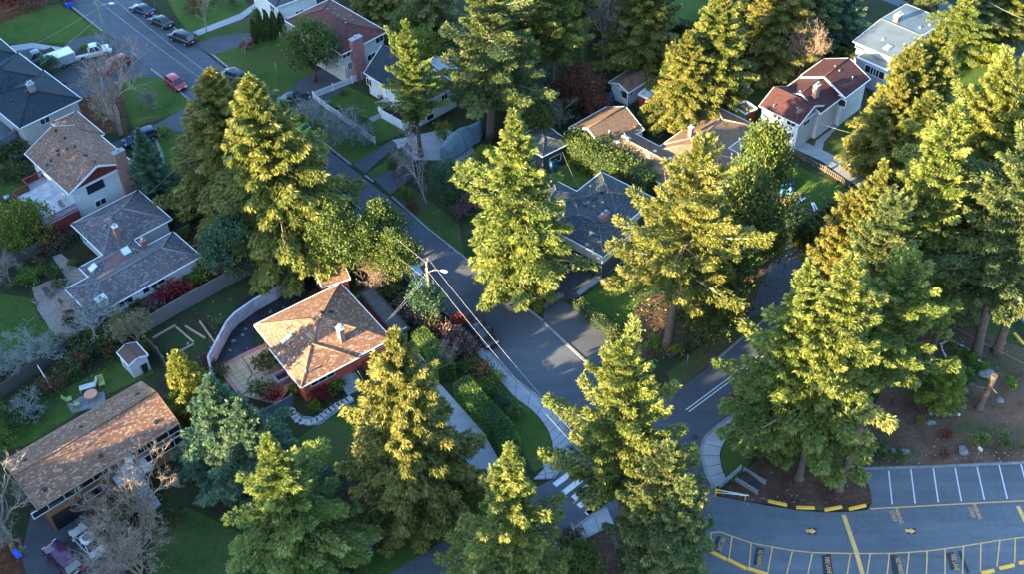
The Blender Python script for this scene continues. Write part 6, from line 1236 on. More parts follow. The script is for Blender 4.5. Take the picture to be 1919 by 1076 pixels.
for i, (a, b, za, zb, lab) in enumerate([(z_(0, 0, 700, 80), z_(0, 0, 120, 400), 8.5, 5., 'wire from the green stained pole to the blue roofed houses, upper'), (z_(0, 0, 712, 150), z_(0, 0, 300, 480), 7.5, 5, 'wire from the green stained pole to the blue roofed houses, lower'), (z_(1, 0, 1420, 60), z_(1, 0, 1110, 370), 7., 3.2, 'service wire crossing the lawn to the grey roofed house'), (z_(2, 3, 1185, 178), z_(2, 3, 1960, 590), .9, .9, 'long low wire across the path by the bark mulch beds'), (z_(0, 3, 1640, 10), z_(0, 3, 1960, 160), 8, 8, 'wire crossing the far road at the top right'), (z_(0, 3, 345, 905), z_(0, 3, 700, 1010), 4, 6, 'service wire beside the burgundy roofed house'), (z_(1, 2, 375, 60), z_(1, 2, 495, 325), 3, 4, 'garden wire between the garage and the dark grey roof')]):
    wire(lab, P(*a, za), P(*b, zb), .15, .018)
wire('white double cable over the side street, upper strand', pn+[0, 0, .5], P(1560, 558, 8.), .6) if False else None
def post_sign(label, base, h, wd, ht, face, mat, text=None, name='road_sign', pm=None, azd=-60):
    b = P(*base); e = empty(name, b, R_(azd), label, 'sign'); m = MB(); m.tube([(0, 0, 0), (0, 0, h)], .035, 6); m.build('post', pm or M_metal, e)
    if wd: k = MB(); k.box(-wd/2, -.05, h-ht, wd/2, -.035, h); so_ = k.build('sign_plate', mat, e)
    if text:
        g = MB()
        for x0, z0, x1, z1 in text: g.box(x0*wd, -.056, h-ht+z0*ht, x1*wd, -.051, h-ht+z1*ht)
        g.build('marking', M_dpaint, so_)
    return e
TW = [(-.3, .2, -.18, .8), (-.38, .62, -.1, .7), (.05, .2, .18, .7), (.0, .55, .3, .65)]
post_sign('small white crossing sign at the corner lawn edge', (1022, 900), 2.6, .6, .75, 0, M_white, TW)
post_sign('small white crossing sign on the mulch below the crossing', (1073, 1012), 2.5, .6, .7, 0, M_white, TW)
post_sign('small white sign post at the head of the parking stalls', z_(3, 3, 1545, 240), 2.3, .5, .4, 0, M_white, [(-.3, .3, .3, .42), (-.3, .6, .3, .7)])
post_sign('thin grey sign post on the side street verge', z_(2, 2, 1298, 632), 2.9, .15, .5, 0, M_metal)
post_sign('grey street post under the street corner fir', z_(2, 2, 935, 660), 2.9, .15, .5, 0, M_metal)
sn = post_sign('stop sign post with green street name plate at the corner pavement', z_(2, 2, 395, 1076), 3.0, 0, 0, 0, M_metal)
m = MB(); m.tube([(0, -.04, 2.45), (0, -.055, 2.45)], .38, 8); m.build('stop_plate', M_metal, sn); m = MB(); m.box(-.45, -.02, 2.95, .45, .0, 3.12); m.build('name_plate', plain('green_sign', (.02, .3, .12), .4), sn)
post_sign('white metre post at the lawn near the round evergreen', z_(0, 1, 172, 640), 4.0, 0, 0, 0, M_white, name='pole', pm=M_metal)
post_sign('slim pole beside the navy sedan at the top', z_(0, 0, 1168, 78), 2.8, .2, .3, 0, M_metal)
post_sign('sign post beside the golden cypress row', z_(0, 3, 1690, 335), 1.8, .45, .5, 0, M_white)
# yellow barrier gate
g0, g1 = P(*z_(3, 2, 1515, 500)), P(*z_(3, 2, 1735, 535)); az = math.atan2((g1-g0)[1], (g1-g0)[0]); L = np.linalg.norm(g1-g0); e = empty('barrier_gate', g0, az, 'yellow and white swing barrier gate at the parking lot entrance', 'gate')
mb = MB(); mb.tube([(0, 0, 0), (0, 0, 1.25)], .07, 8); mb.build('hinge_post', M_yel, e); mb = MB(); mb.tube([(L, 0, 0), (L, 0, 1.15)], .05, 8); mb.build('support_post', M_yel, e); mb = MB(); mb.tube([(0, 0, 1.15), (L+.3, 0, 1.0)], .05, 8); mb.tube([(0, 0, .7), (L, 0, .95)], .04, 8); bo = mb.build('boom', M_white, e)
mb = MB(); [mb.tube([(x, 0, 1.13-x*.01), (x+.35, 0, .74+x*.02)], .055, 6) for x in (1.2, 2.2)]; mb.tube([(-.1, 0, .72), (.5, 0, .74)], .06, 6); mb.tube([(-.1, 0, 1.16), (.5, 0, 1.13)], .07, 6); mb.build('brace', M_yel, bo)
# concrete steps with walls and railing
s0 = P(*z_(3, 2, 1700, 340)); e = empty('stone_steps', (s0[0], s0[1], 0), R_(-42), 'concrete steps with flanking walls beside the parking entrance', 'steps')
mb = MB(); [mb.box(.3+i*.3, -.8, 0, .3+(i+1)*.3, .5, .08+.07*(6-i)) for i in range(7)]; mb.build('tread', plain('step_tread', (.045, .035, .03), .9, var=.3), e); mb = MB(); mb.box(0, -1.0, 0, 2.6, -.8, .55); mb.box(0, .5, 0, 2.6, .7, .62); mb.build('side_wall', plain('old_concrete', (.2, .2, .2)), e)
a, b = P(*z_(3, 2, 1545, 450)), P(*z_(3, 2, 1700, 330)); fe = empty('railing', a, 0, 'pale blue grey metal railing panel running up beside the steps', 'railing'); mb = MB(); d = b-a; mb.bar(np.array([0, 0, .95]), d+[0, 0, 1.5], .08, .08); mb.bar(np.array([0, 0, .25]), d+[0, 0, .7], .06, .06); [mb.tube([d*t+[0, 0, 0], d*t+[0, 0, .95+.55*t]], .03, 5) for t in np.linspace(0, 1, 6)]; mb.build('rail', M_metal, fe)
mb = MB(); v = [np.array([0, 0, .3]), d+[0, 0, .75], d+[0, 0, 1.45], np.array([0, 0, .9])]; mb.face(v); mb.face(v[::-1]); mb.build('mesh_panel', plain('weathered_blue_grey', (.22, .28, .31), .8, var=.4, scale=3), fe)
# yellow kerb blocks
def block(a, b, lab, wd=.36, ht=.17):
    A, B = P(*a), P(*b); c = (A+B)/2; L = np.linalg.norm(B-A); az = math.atan2(B[1]-A[1], B[0]-A[0]); mb = MB(); v = []
    for x, k in ((-L/2, .7), (-L/2+.08, 1), (L/2-.08, 1), (L/2, .7)): v += [(x, -wd/2*k, 0), (x, -wd*.36*k, ht*k), (x, wd*.36*k, ht*k), (x, wd/2*k, 0)]
    mb.poly(v, [(i*4+j, (i+1)*4+j, (i+1)*4+j+1, i*4+j+1)[::-1] for i in range(3) for j in range(3)]+[(0, 3, 2, 1)[::-1], (12, 13, 14, 15)[::-1]]); o = mb.build('kerb_block', M_yel, None, uv=False); o.location = (c[0], c[1], .045); o.rotation_euler = (0, 0, az); tag(o, lab, 'kerb block', 'yellow concrete kerb blocks')
kb = [(z_(3, 3, -5, 538), z_(3, 3, 138, 570)), (z_(3, 3, 205, 586), z_(3, 3, 345, 590)), (z_(3, 3, 415, 606), z_(3, 3, 548, 582)), (z_(3, 3, 598, 600), z_(3, 3, 728, 570))]
for (a, b), w_ in zip(kb, ['leftmost yellow block along the mulch island edge', 'second yellow block along the mulch island edge', 'third yellow block along the mulch island edge', 'yellow block nearest the parking stalls on the mulch island']): block(a, b, w_)
kb = [(z_(3, 2, 1452, 900), z_(3, 2, 1598, 975)), (z_(3, 2, 1604, 972), z_(3, 2, 1748, 1044)), (z_(3, 2, 1754, 1040), z_(3, 2, 1910, 1088)), (z_(3, 3, 1590, 1076), z_(3, 3, 1685, 1056)), (z_(3, 3, 1722, 1042), z_(3, 3, 1835, 1015)), (z_(3, 3, 1868, 1002), z_(3, 3, 1960, 985))]
for (a, b), w_ in zip(kb, ['yellow block at the end of the first fire lane bay', 'yellow block below the first two fire lane bays', 'yellow block cut by the bottom edge of the photo', 'yellow block at the bottom right, left of three', 'yellow block at the bottom right, middle of three', 'yellow block at the bottom right, at the photo edge']): block(a, b, w_)
kb = [(z_(2, 3, 1610, 108), z_(2, 3, 1688, 185)), (z_(2, 3, 1722, 222), z_(2, 3, 1770, 270)), (z_(2, 3, 1832, 342), z_(2, 3, 1905, 425)), (z_(2, 3, 1560, 55), z_(2, 3, 1590, 85))]
for (a, b), w_ in zip(kb, ['upper of the yellow blocks along the road bend on the right', 'middle yellow block by the leaning trunk on the right', 'lowest yellow block at the right edge of the road bend', 'short yellow block at the top of the road bend']): block(a, b, w_)
# bare trunks on the right
def trunk_tree(label, base, top, r0, r1, crown=None, mat=M_bark, by=None):
    h = height_for(top, base[1]); b = P(*base); t = P(*top, h); e = empty('tree_trunk', b, 0, label, 'tree trunk'); mb = MB(); d = t-b; mb.tube([(0, 0, 0), d*.06+[0, 0, 0], d*.3, d*.65, d], [r0*1.5, r0, r0*.9, (r0+r1)/2, r1], 10); mb.build('trunk', mat, e, uv=False)
    k = MB(); [k.tube([d*t_, d*t_+np.array([math.cos(a_)*1.2, math.sin(a_)*1.2, .1])], [.05, .02], 4) for t_, a_ in ((.5, 1), (.62, 3), (.7, 5), (.82, 2), (.9, 4.2))]; k.build('branch_stub', M_barkl, e, uv=False)
M_bark2 = plain('reddish_bark', (.13, .075, .055), .95, var=.5, scale=3)
trunk_tree('tall bare leaning trunk at the right edge of the grove', (1868, 660), (1935, 470), .5, .3, mat=M_bark2)
trunk_tree('sunlit reddish trunk left of the dark fir and mulch beds', (1712, 632), (1768, 478), .34, .22, mat=M_bark2)
trunk_tree('thick dark trunk standing on the mulch island by the stalls', (1571, 918), (1612, 800), .42, .32, mat=M_bark2)
trunk_tree('short dark trunk under the spreading firs', (1497, 898), (1512, 830), .4, .3); trunk_tree('trunk between the boulder and the mulch with a small white notice', z_(2, 3, 1572, 905), z_(2, 3, 1690, 655), .38, .34)
trunk_tree('cut dark trunk with pale top beside the mulch path', z_(2, 3, 1200, 530), z_(2, 3, 1268, 322), .34, .3); trunk_tree('slim trunk under the large spreading fir', (1610, 790), (1622, 700), .3, .22)
trunk_tree('ivy clad trunk in the dark woods at the top', (1096, 122), (1097, 55), .5, .3, mat=plain('ivy', (.06, .14, .03), .8, var=.5, scale=6)); trunk_tree('old tall stump in the garden at the top', (770, 56), (772, 33), .25, .22, mat=M_barkl)
# ================================================================== SMALL THINGS
def rock(px, r, label, name='boulder', mat=None):
    g = np.random.default_rng(int(px[0]*7+px[1])); bm = [];import bmesh
    r *= .72; b = bmesh.new(); bmesh.ops.create_icosphere(b, subdivisions=2, radius=1)
    for v in b.verts: k = 1+.16*math.sin(v.co.x*3+px[0])+.14*math.sin(v.co.y*4+px[1])+g.normal()*.05; v.co = Vector((v.co.x*r*k, v.co.y*r*.8*k, max(-.1, v.co.z*r*.65*k+r*.25)))
    me = bpy.data.meshes.new(name); b.to_mesh(me); b.free(); me.materials.append(mat or M_stone); o = link(name, me); p = P(*px); o.location = p; tag(o, label, 'rock')
for px, r, lab in [(z_(2, 3, 1620, 655), 1.1, 'large blue grey hollow boulder on the bark mulch'), (z_(2, 3, 1515, 720), .45, 'small boulder left of the hollow boulder'), (z_(2, 3, 1725, 845), .6, 'dark angular boulder right of the trunk on the mulch'), (z_(2, 3, 1212, 1012), .65, 'dark boulder below the row of small stumps'), (z_(3, 3, 1012, 172), .75, 'grey boulder above the white parking lines'), (z_(3, 3, 1455, 162), .85, 'pinkish boulder left of the small sign at the stalls'), (z_(2, 3, 1170, 758), .4, 'grey rock under the fir tip left of the green conifer'), (z_(2, 3, 1207, 775), .32, 'pale rock just left of the green conifer'), (z_(2, 3, 1112, 765), .35, 'dark rock leftmost of the three by the green conifer'), (z_(2, 3, 1360, 885), .35, 'blue tinted rock below the green conifer'), (z_(3, 3, 930, 162), .5, 'low grey rock beside the grey boulder at the stalls'), (z_(3, 3, 428, 342), .3, 'small blue grey stone on the mulch island'), (z_(3, 3, 370, 275), .45, 'round stone at the foot of the spreading fir'), (z_(3, 3, 768, 190), .35, 'small rock at the left end of the stall kerb'),
    (z_(2, 0, 1815, 355), .3, 'whitish rock beside the concrete wall, upper'), (z_(2, 0, 1745, 400), .38, 'dark rock beside the concrete wall'), (z_(2, 0, 1492, 522), .32, 'pale rock on the black sheeting'), (z_(2, 0, 1835, 310), .3, 'grey rock in the corner of the concrete wall'), (z_(2, 0, 1720, 470), .28, 'lower grey rock beside the concrete wall'), (z_(2, 0, 1405, 420), .3, 'white stone at the corner of the raised bed'), (z_(1, 0, 1370, 635), .28, 'pale stone beside the grey roof corner')]: rock(px, r, lab)
def stump(px, lab, m): mb = MB(); mb.tube([(0, 0, 0), (0, 0, .4)], .24, 10, 0); mb.tube([(0, 0, .401), (0, 0, .41)], .2, 10, 1); o = mb.build('log_stump', [M_bark, m], None, uv=False); o.location = P(*px); tag(o, lab, 'stump', 'small log stumps in a row')
for (x, y), lab, m in [((1208, 960), 'leftmost small grey stump of the row on the mulch', M_conc), ((1257, 968), 'pale topped stump second in the row on the mulch', M_lum), ((1302, 975), 'teal topped stump third in the row on the mulch', M_teal), ((1355, 966), 'tan topped stump fourth in the row on the mulch', M_lum), ((1414, 964), 'rightmost white topped stump of the row on the mulch', M_white)]: stump(z_(2, 3, x, y), lab, m)
# stepping stones
for i, (x, y) in enumerate([(262, 915), (272, 938), (288, 962), (310, 988), (345, 1003), (393, 1008), (437, 998), (472, 978), (505, 950), (535, 925), (565, 905), (598, 885), (630, 868), (662, 852), (695, 833)]):
    p = P(*z_(2, 1, x, y)); mb = MB(); mb.box(-.36, -.36, 0, .36, .36, .05); o = mb.build('paving_stone', plain('pale_slab', (.36, .37, .35), .9, var=.15), None); o.location = (p[0], p[1], .03); o.rotation_euler = (0, 0, [.9, .7, .5, .3, .1, -.1, .2, .4, .6, .7, .8, .85, .8, .7, .75][i]); tag(o, 'pale square stepping stone, number %d counted from the garden gate towards the front steps' % (i+1), 'paving stone', 'stepping stones curving to the red house steps')
# lumber frame
def plank(a, b, lab, z=.0, wd=.2, ht=.22, m=None, nm='timber_beam', cat='timber'): A, B = P(*a), P(*b); c = (A+B)/2; mb = MB(); mb.bar(A-c+[0, 0, ht/2+z], B-c+[0, 0, ht/2+z], wd, ht); o = mb.build(nm, m or M_lum); o.location = c; tag(o, lab, cat)
for a, b, lab in [((1145, 380), (1312, 285), 'upper left timber of the raised bed frame'), ((1318, 300), (1448, 412), 'right hand timber of the raised bed frame'), ((1300, 505), (1450, 425), 'lower timber of the raised bed frame'), ((1120, 425), (1215, 525), 'grey timber closing the raised bed on the left'), ((1385, 290), (1535, 382), 'loose timber just right of the raised bed'), ((1492, 255), (1612, 422), 'loose timber nearest the curved concrete wall')]: plank(z_(2, 0, *a), z_(2, 0, *b), lab)
for i, (a, b) in enumerate([((180, 470), (275, 405)), ((262, 500), (350, 550)), ((320, 450), (345, 520)), ((335, 440), (375, 515)), ((230, 375), (245, 440)), ((190, 400), (250, 430)), ((280, 480), (365, 530)), ((205, 690), (262, 640))]):
    plank(z_(1, 3, *a), z_(1, 3, *b), ['white board lying highest on the scrap heap', 'grey board at the bottom of the scrap heap', 'short white board right side of the scrap heap', 'outermost white board of the scrap heap', 'upright tan stick left in the scrap heap', 'white board left in the scrap heap', 'double grey board below the scrap heap', 'loose white board below the scrap heap'][i], .1+.1*(i % 3), .22, .06, [M_white, M_oldwood, M_white, M_white, M_lum, M_white, M_oldwood, M_white][i], 'scrap_board', 'board')
for i, (a, b) in enumerate([((1125, 700), (1168, 820)), ((1150, 830), (1265, 850)), ((1005, 820), (1130, 865)), ((1140, 925), (1260, 860)), ((1090, 1000), (1145, 970)), ((1085, 1030), (1140, 1000))]):
    plank(z_(0, 2, *a), z_(0, 2, *b), ['long tan planks leaning by the white end of the old trailer shed', 'pale plank lying right of the old trailer shed', 'pale plank lying below the old trailer shed', 'red beam across the cluttered yard', 'white stick by the tan roof', 'pale plank by the tan roof'][i], .1, [.5, .3, .25, .2, .08, .2][i], .08, [M_lum, M_lum, M_lum, M_red, M_white, M_lum][i], 'yard_plank', 'board')
# tarps
def tarp(c4, lab, col, h=.8, seed=1):
    g = np.random.default_rng(seed); pts = [P(*p) for p in c4]; c = sum(pts)/4; n = 10; mb = MB(); V = []
    for i in range(n+1):
        for j in range(n+1):
            u, v = i/n, j/n; p = (pts[0]*(1-u)+pts[1]*u)*(1-v)+(pts[3]*(1-u)+pts[2]*u)*v-c; e_ = min(u, v, 1-u, 1-v); V.append((p[0]+g.normal()*.05, p[1]+g.normal()*.05, .04+h*min(1, e_*5)*(.7+.5*g.random())))
    mb.poly(V, [(i*(n+1)+j, (i+1)*(n+1)+j, (i+1)*(n+1)+j+1, i*(n+1)+j+1) for i in range(n) for j in range(n)]); o = mb.build('tarpaulin', plain('tarp_'+lab[:6], col, .5, var=.35, scale=2)); o.location = c; tag(o, lab, 'tarpaulin')
tarp([z_(1, 3, *p) for p in ((120, 240), (200, 262), (175, 385), (82, 370))], 'crumpled bright blue and white tarpaulin pile by the green lawn', (.05, .2, .5), .7, 3); tarp([z_(1, 3, *p) for p in ((80, 395), (150, 405), (130, 460), (70, 450))], 'pink sheet below the bright blue tarpaulin', (.4, .12, .25), .4, 4)
tarp([z_(0, 2, *p) for p in ((1140, 930), (1250, 880), (1290, 930), (1200, 970))], 'dark maroon sheet spread in the cluttered yard', (.13, .04, .05), .2, 5); tarp([z_(0, 2, *p) for p in ((680, 760), (765, 700), (765, 760), (700, 800))], 'dark blue tarpaulin beside the brown willow bush', (.02, .08, .14), 1.2, 6)
tarp([z_(0, 2, *p) for p in ((1300, 400), (1350, 360), (1440, 430), (1400, 470))], 'whitish debris sheet seen through the yellow topped cedar', (.4, .42, .42), .5, 7); tarp([z_(0, 2, *p) for p in ((1250, 950), (1295, 940), (1290, 965), (1250, 970))], 'small cyan tarpaulin beside the mossy roof edge', (.05, .4, .45), .3, 8); tarp([z_(1, 2, *p) for p in ((235, 150), (290, 110), (350, 160), (300, 210))], 'dark blue cover on furniture below the garage', (.02, .05, .08), 1., 9); tarp([z_(1, 0, *p) for p in ((95, 70), (160, 60), (165, 95), (110, 100))], 'white sheet on the ground left of the brown roof', (.5, .5, .52), .3, 10)
# trampoline
c = P(*z_(0, 2, 1780, 445)); e = empty('trampoline', c, 0, 'round dark blue trampoline at the edge of the woods', 'trampoline'); mb = MB(); mb.tube([(0, 0, .88), (0, 0, .9)], 2.0, 28); mb.build('mat', plain('trampoline_mat', (.012, .02, .04), .7), e); mb = MB(); pts = [(2.15*math.cos(t), 2.15*math.sin(t), .9) for t in np.linspace(0, 2*math.pi, 33)]; mb.tube(pts, .09, 6); mb.build('frame', plain('trampoline_blue', (.04, .10, .18), .5), e)
for k in range(6): mb = MB(); a_ = k*math.pi/3; mb.tube([(2.1*math.cos(a_), 2.1*math.sin(a_), 0), (2.1*math.cos(a_), 2.1*math.sin(a_), .9)], .03, 5); mb.build('leg', M_metal, e)
# bins
def bin_(px, lab, col, s=1.): p = P(*px); e = empty('wheelie_bin', p, .6, lab, 'bin', None, (s, s, s)); mb = MB(); V = [(x*k, y*k, z) for z, k in ((0, .8), (1., 1)) for x, y in ((-.29, -.33), (.29, -.33), (.29, .33), (-.29, .33))]; m = plain('bin_%.2f%.2f' % (col[0], col[2]), col, .5); mb.poly(V, [(3, 2, 1, 0), (4, 5, 6, 7), (0, 1, 5, 4), (1, 2, 6, 5), (2, 3, 7, 6), (3, 0, 4, 7)]); mb.build('body', m, e); mb = MB(); mb.box(-.32, -.36, 1., .32, .38, 1.07); mb.build('lid', m, e); [w2_.tube([(s_*.28, .3, .1), (s_*.34, .3, .1)], .1, 8) or w2_.build('wheel', M_tyre, e, uv=False) for s_, w2_ in ((-1, MB()), (1, MB()))]
bin_(z_(0, 0, 510, 58), 'left blue recycling bin on the lawn at the top left', (.02, .1, .6), .8); bin_(z_(0, 0, 538, 52), 'right blue recycling bin on the lawn at the top left', (.02, .1, .6), .8); bin_(z_(0, 1, 85, 750), 'blue bin at the kerb left of the driveway mouth', (.02, .12, .6), .7); bin_(z_(0, 1, 124, 740), 'blue bin at the kerb nearer the navy sedan', (.02, .12, .6), .7)
bin_(z_(2, 0, 1085, 620), 'black compost bin against the white garden shed', (.02, .02, .025), 1.2); bin_(z_(0, 2, 1860, 925), 'dark bin beside the burgundy roofed house', (.02, .03, .04)); bin_(z_(3, 0, 460, 720), 'black bin under the long house carport, left one', (.015, .016, .02)); bin_(z_(3, 0, 500, 695), 'black bin under the long house carport, right one', (.015, .016, .02)); bin_(z_(0, 1, 822, 490), 'small black bin at the reddish roofed house corner', (.02, .02, .02), .8)
# garden furniture
def chair_(px, lab, m, rz, s=1., lounge=False):
    e = empty('garden_chair', P(*px), rz, lab, 'chair', None, (s, s, s)); L = 1.3 if lounge else .55; mb = MB(); mb.box(-.28, -L/2, .38, .28, L/2, .44); mb.build('seat', m, e); mb = MB(); M = Matrix.Translation((0, L/2, .42)) @ Matrix.Rotation(R_(-25), 4, 'X'); mb.box(-.28, -.03, 0, .28, .03, .65, M=M); mb.build('backrest', m, e)
    for x in (-.25, .25):
        for y in (-L/2+.04, L/2-.04): mb = MB(); mb.box(x-.02, y-.02, 0, x+.02, y+.02, .38); mb.build('leg', m, e)
M_lime = plain('lime_canvas', (.3, .36, .1), .7); chair_(z_(2, 0, 768, 735), 'lime green chair on the lawn above the orange table', M_lime, .4, 1.2); chair_(z_(2, 0, 522, 850), 'lime green chair at the left of the orange table', M_lime, 2, 1.1); chair_(z_(2, 0, 578, 890), 'lime green chair below the orange table', M_lime, 2.6, 1.1); chair_(z_(2, 0, 660, 760), 'grey lounger beside the orange table', plain('pale_canvas', (.45, .46, .48), .7), -1.2, 1.3, True)
e = empty('round_table', P(*z_(2, 0, 690, 825)), 0, 'round orange topped garden table on the stone patio', 'table'); mb = MB(); mb.tube([(0, 0, .7), (0, 0, .74)], .72, 20); mb.build('tabletop', plain('orange_top', (.6, .27, .16), .6), e); mb = MB(); mb.tube([(0, 0, 0), (0, 0, .7)], .05, 8); mb.build('leg', M_dmetal, e)
e = empty('round_table', P(*z_(2, 0, 525, 165)), 0, 'round brown wooden table on the brick patio beside the grey roof', 'table'); mb = MB(); mb.tube([(0, 0, .7), (0, 0, .75)], .8, 18); mb.build('tabletop', M_wood, e); mb = MB(); mb.tube([(0, 0, 0), (0, 0, .7)], .06, 8); mb.build('leg', M_dmetal, e)
chair_(z_(2, 0, 380, 65), 'weathered armchair on the brick patio', M_oldwood, 1., 1.3); chair_(z_(2, 0, 490, 130), 'brown chair beside the round brown table', M_wood, 1.6, 1.1); chair_(z_(2, 0, 500, 190), 'brown chair at the lower side of the round brown table', M_wood, 2.6, 1.1)
chair_(z_(3, 0, 145, 960), 'small blue child chair on the fallen leaves', plain('toy_blue', (.02, .12, .6), .5), .8, .9); chair_(z_(1, 0, 262, 590), 'white step stool below the red deck', M_white, .3, .9)
e = empty('planter', P(*z_(2, 0, 270, 120)), 0, 'stone urn planter at the corner of the brick patio', 'planter'); mb = MB(); mb.tube([(0, 0, 0), (0, 0, .1), (0, 0, .3), (0, 0, .55)], [.22, .14, .3, .38], 12); mb.build('pot', M_conc, e); o = link('leaves', SHR['yellow', 0][0], e); o.scale = (.35, .35, .3); o.location = (0, 0, .5)
e = empty('barbecue', P(*z_(1, 0, 70, 440)), .4, 'dark covered barbecue on the lawn left of the red deck', 'barbecue'); mb = MB(); mb.box(-.45, -.35, .3, .45, .35, .9); mb.build('body', M_dmetal, e); mb = MB(); mb.tube([(-.4, 0, .9), (.4, 0, .9)], .36, 12); mb.build('lid', M_metal, e); [k_.tube([(x, .25, 0), (x, .25, .3)], .05, 6) or k_.build('leg', M_dmetal, e) for x, k_ in ((-.4, MB()), (.4, MB()))]
e = empty('ladder', P(*z_(1, 0, 225, 590)), .3, 'yellow stepladder standing against the red deck', 'ladder'); mb = MB(); [mb.tube([(s_*.25, 0, 0), (s_*.18, .5, 2.2)], .04, 5) for s_ in (-1, 1)]; mb.build('side_rail', plain('ladder_yellow', (.55, .5, .2), .5), e); mb = MB(); [mb.box(-.22, .1*i/1.2, .3+.33*i, .22, .1*i/1.2+.08, .34+.33*i) for i in range(6)]; mb.build('rung', M_metal, e)
# garden bench box / hot tub like stone barbecue on the tan patio
c = P(*z_(2, 1, 205, 700)); e = empty('stone_barbecue', c, R_(35), 'pale masonry barbecue against the red house on the tan patio', 'barbecue'); mb = MB(); mb.box(-.9, -.6, 0, .9, -.35, .9); mb.box(-.9, -.35, 0, -.65, .6, .9); mb.box(.65, -.35, 0, .9, .6, .7); mb.box(-.9, .6, 0, .9, .8, 1.0); mb.build('wall', M_conc, e); mb = MB(); mb.box(-.6, -.3, .1, .6, .55, .6); mb.build('firebox', M_dmetal, e)
# tan patio pattern and border
pat = [o for o in bpy.data.objects if o.name.startswith('patio')][1] if False else None
struct(ribbon('patio_border', [(414, 690), (452, 668), (500, 646)], .5, .03, plain('pink_border', (.35, .16, .15), .8), .03)); struct(ribbon('patio_border', [(414, 690), (430, 715), (452, 742)], .5, .03, plain('pink_border', (.35, .16, .15)), .03))
for i in range(6):
    struct(ribbon('patio_joint', [(424+i*14, 692-i*7.2), (470+i*14, 742-i*7.5)], .07, .008, plain('joint_tan', (.2, .14, .08)), .032)); struct(ribbon('patio_joint', [(432+i*5, 706+i*7), (512+i*7, 662+i*9)], .07, .008, plain('joint_tan', (.2, .14, .08)), .033))
mb = MB(); hp_ = smooth_pts([P(*z_(2, 0, *p)) for p in ((1805, 520), (1850, 580), (1880, 650), (1850, 700), (1870, 740), (1840, 780), (1800, 800))], 6, False); mb.tube([p+[0, 0, .07] for p in hp_], .04, 5); o = mb.build('garden_hose', M_dmetal, None, uv=False); tag(o, 'dark hose snaking over the tan patio', 'hose')
plank(z_(2, 0, 305, 635), z_(2, 0, 405, 800), 'tall white washing line pole lying across the hedge', 1.2, .1, .1, M_white, 'wash_pole', 'pole'); plank(z_(2, 0, 478, 560), z_(2, 0, 515, 620), 'short white stake in the wooden fence hedge', 1.0, .1, .1, M_white, 'garden_stake', 'stake')
# manholes and drains
for px, lab in [((1390-0, 0), '')][:0]: pass
def disc(px, r, m, nm, z=.034): p = P(*px); mb = MB(); mb.tube([(0, 0, 0), (0, 0, .004)], r, 16); o = mb.build(nm, m, road); o.location = (p[0], p[1], z)
disc(z_(0, 0, 803, 140), .35, M_dmetal, 'manhole_cover'); disc(z_(3, 2, 560, 72), .5, M_tarmac_dark, 'manhole_cover'); disc(z_(3, 2, 1365, 58), .4, M_tarmac_dark, 'manhole_cover'); disc(z_(0, 0, 1618, 465), .35, M_dmetal, 'drain_cover'); disc(z_(2, 2, 540, 545), .4, M_dmetal, 'drain_cover')
# white pebbles ring
g = np.random.default_rng(5); mb = MB(); ring = smooth_pts([P(*z_(2, 3, *p)) for p in ((1325, 520), (1300, 470), (1295, 420), (1360, 398), (1430, 430), (1520, 490), (1590, 560))], 10, False)
for p in ring: s_ = g.uniform(.05, .1); M = Matrix.Translation((p[0]+g.normal()*.05, p[1]+g.normal()*.05, .08)) @ Matrix.Rotation(g.uniform(0, 3), 4, 'Z'); mb.box(-s_, -s_, -.06, s_, s_*.7, s_*.7, M=M)
tag(mb.build('pebbles', M_white, None, uv=False), 'ring of white pebbles around the fern bed', 'stones', kind='stuff')
mb = MB()
for i in range(260):
    reg_ = [((1720, 720), (1919, 870)), ((1640, 850), (1919, 868)), ((1400, 880), (1620, 950)), ((1700, 620), (1919, 720)), ((1190, 190), (1330, 240)), ((380, 560), (560, 680))][i % 6]; p = P(g.uniform(reg_[0][0], reg_[1][0]), g.uniform(reg_[0][1], reg_[1][1])); s_ = g.uniform(.02, .08)*(1 if i % 6 < 4 else 1.3); M = Matrix.Translation((p[0], p[1], .06)) @ Matrix.Rotation(g.uniform(0, 3), 4, 'Z') @ Matrix.Rotation(.3, 4, 'X'); mb.box(-s_, -s_*.7, -.04, s_, s_*.7, s_*.8, M=M)
tag(mb.build('scattered_stones', plain('stone_bits', (.24, .24, .235), .9, var=.4, scale=.5), None, uv=False), 'small pale stones and litter scattered over the beds and yards', 'stones', kind='stuff')
# ground cover tufts and leaf litter
def cover(name, lab, polys, mat, n, leaf, hz, kind='stuff', sd_=1):
    g = np.random.default_rng(sd_); V = []
    for poly, dn in polys:
        pl = np.array([P(*p)[:2] for p in poly]); mn, mx = pl.min(0), pl.max(0); k = int((mx-mn).prod()*dn); pts = g.uniform(mn, mx, (k, 2)); ins = np.zeros(k, bool); j = len(pl)-1
        for i in range(len(pl)):
            c = ((pl[i, 1] > pts[:, 1]) != (pl[j, 1] > pts[:, 1])) & (pts[:, 0] < (pl[j, 0]-pl[i, 0])*(pts[:, 1]-pl[i, 1])/(pl[j, 1]-pl[i, 1]+1e-9)+pl[i, 0]); ins ^= c; j = i
        pts = pts[ins]; clump = np.sin(pts[:, 0]*1.1+pts[:, 1]*.7)+np.sin(pts[:, 1]*1.7-pts[:, 0]*.5)+g.normal(size=len(pts))*.7; pts = pts[clump > -.4]; m_ = len(pts)
        p3 = np.c_[pts, g.random(m_)**2*hz+.03]; D = nrm(np.c_[g.normal(size=(m_, 2)), np.abs(g.normal(size=m_))*(.9 if hz > .05 else .05)]); V.append(cards(p3, D, leaf*g.uniform(.6, 1.4, m_), leaf*.55))
    V = np.concatenate(V); o = link(name, np_mesh(name, V, 4, mat)); tag(o, lab, 'ground cover', kind=kind)
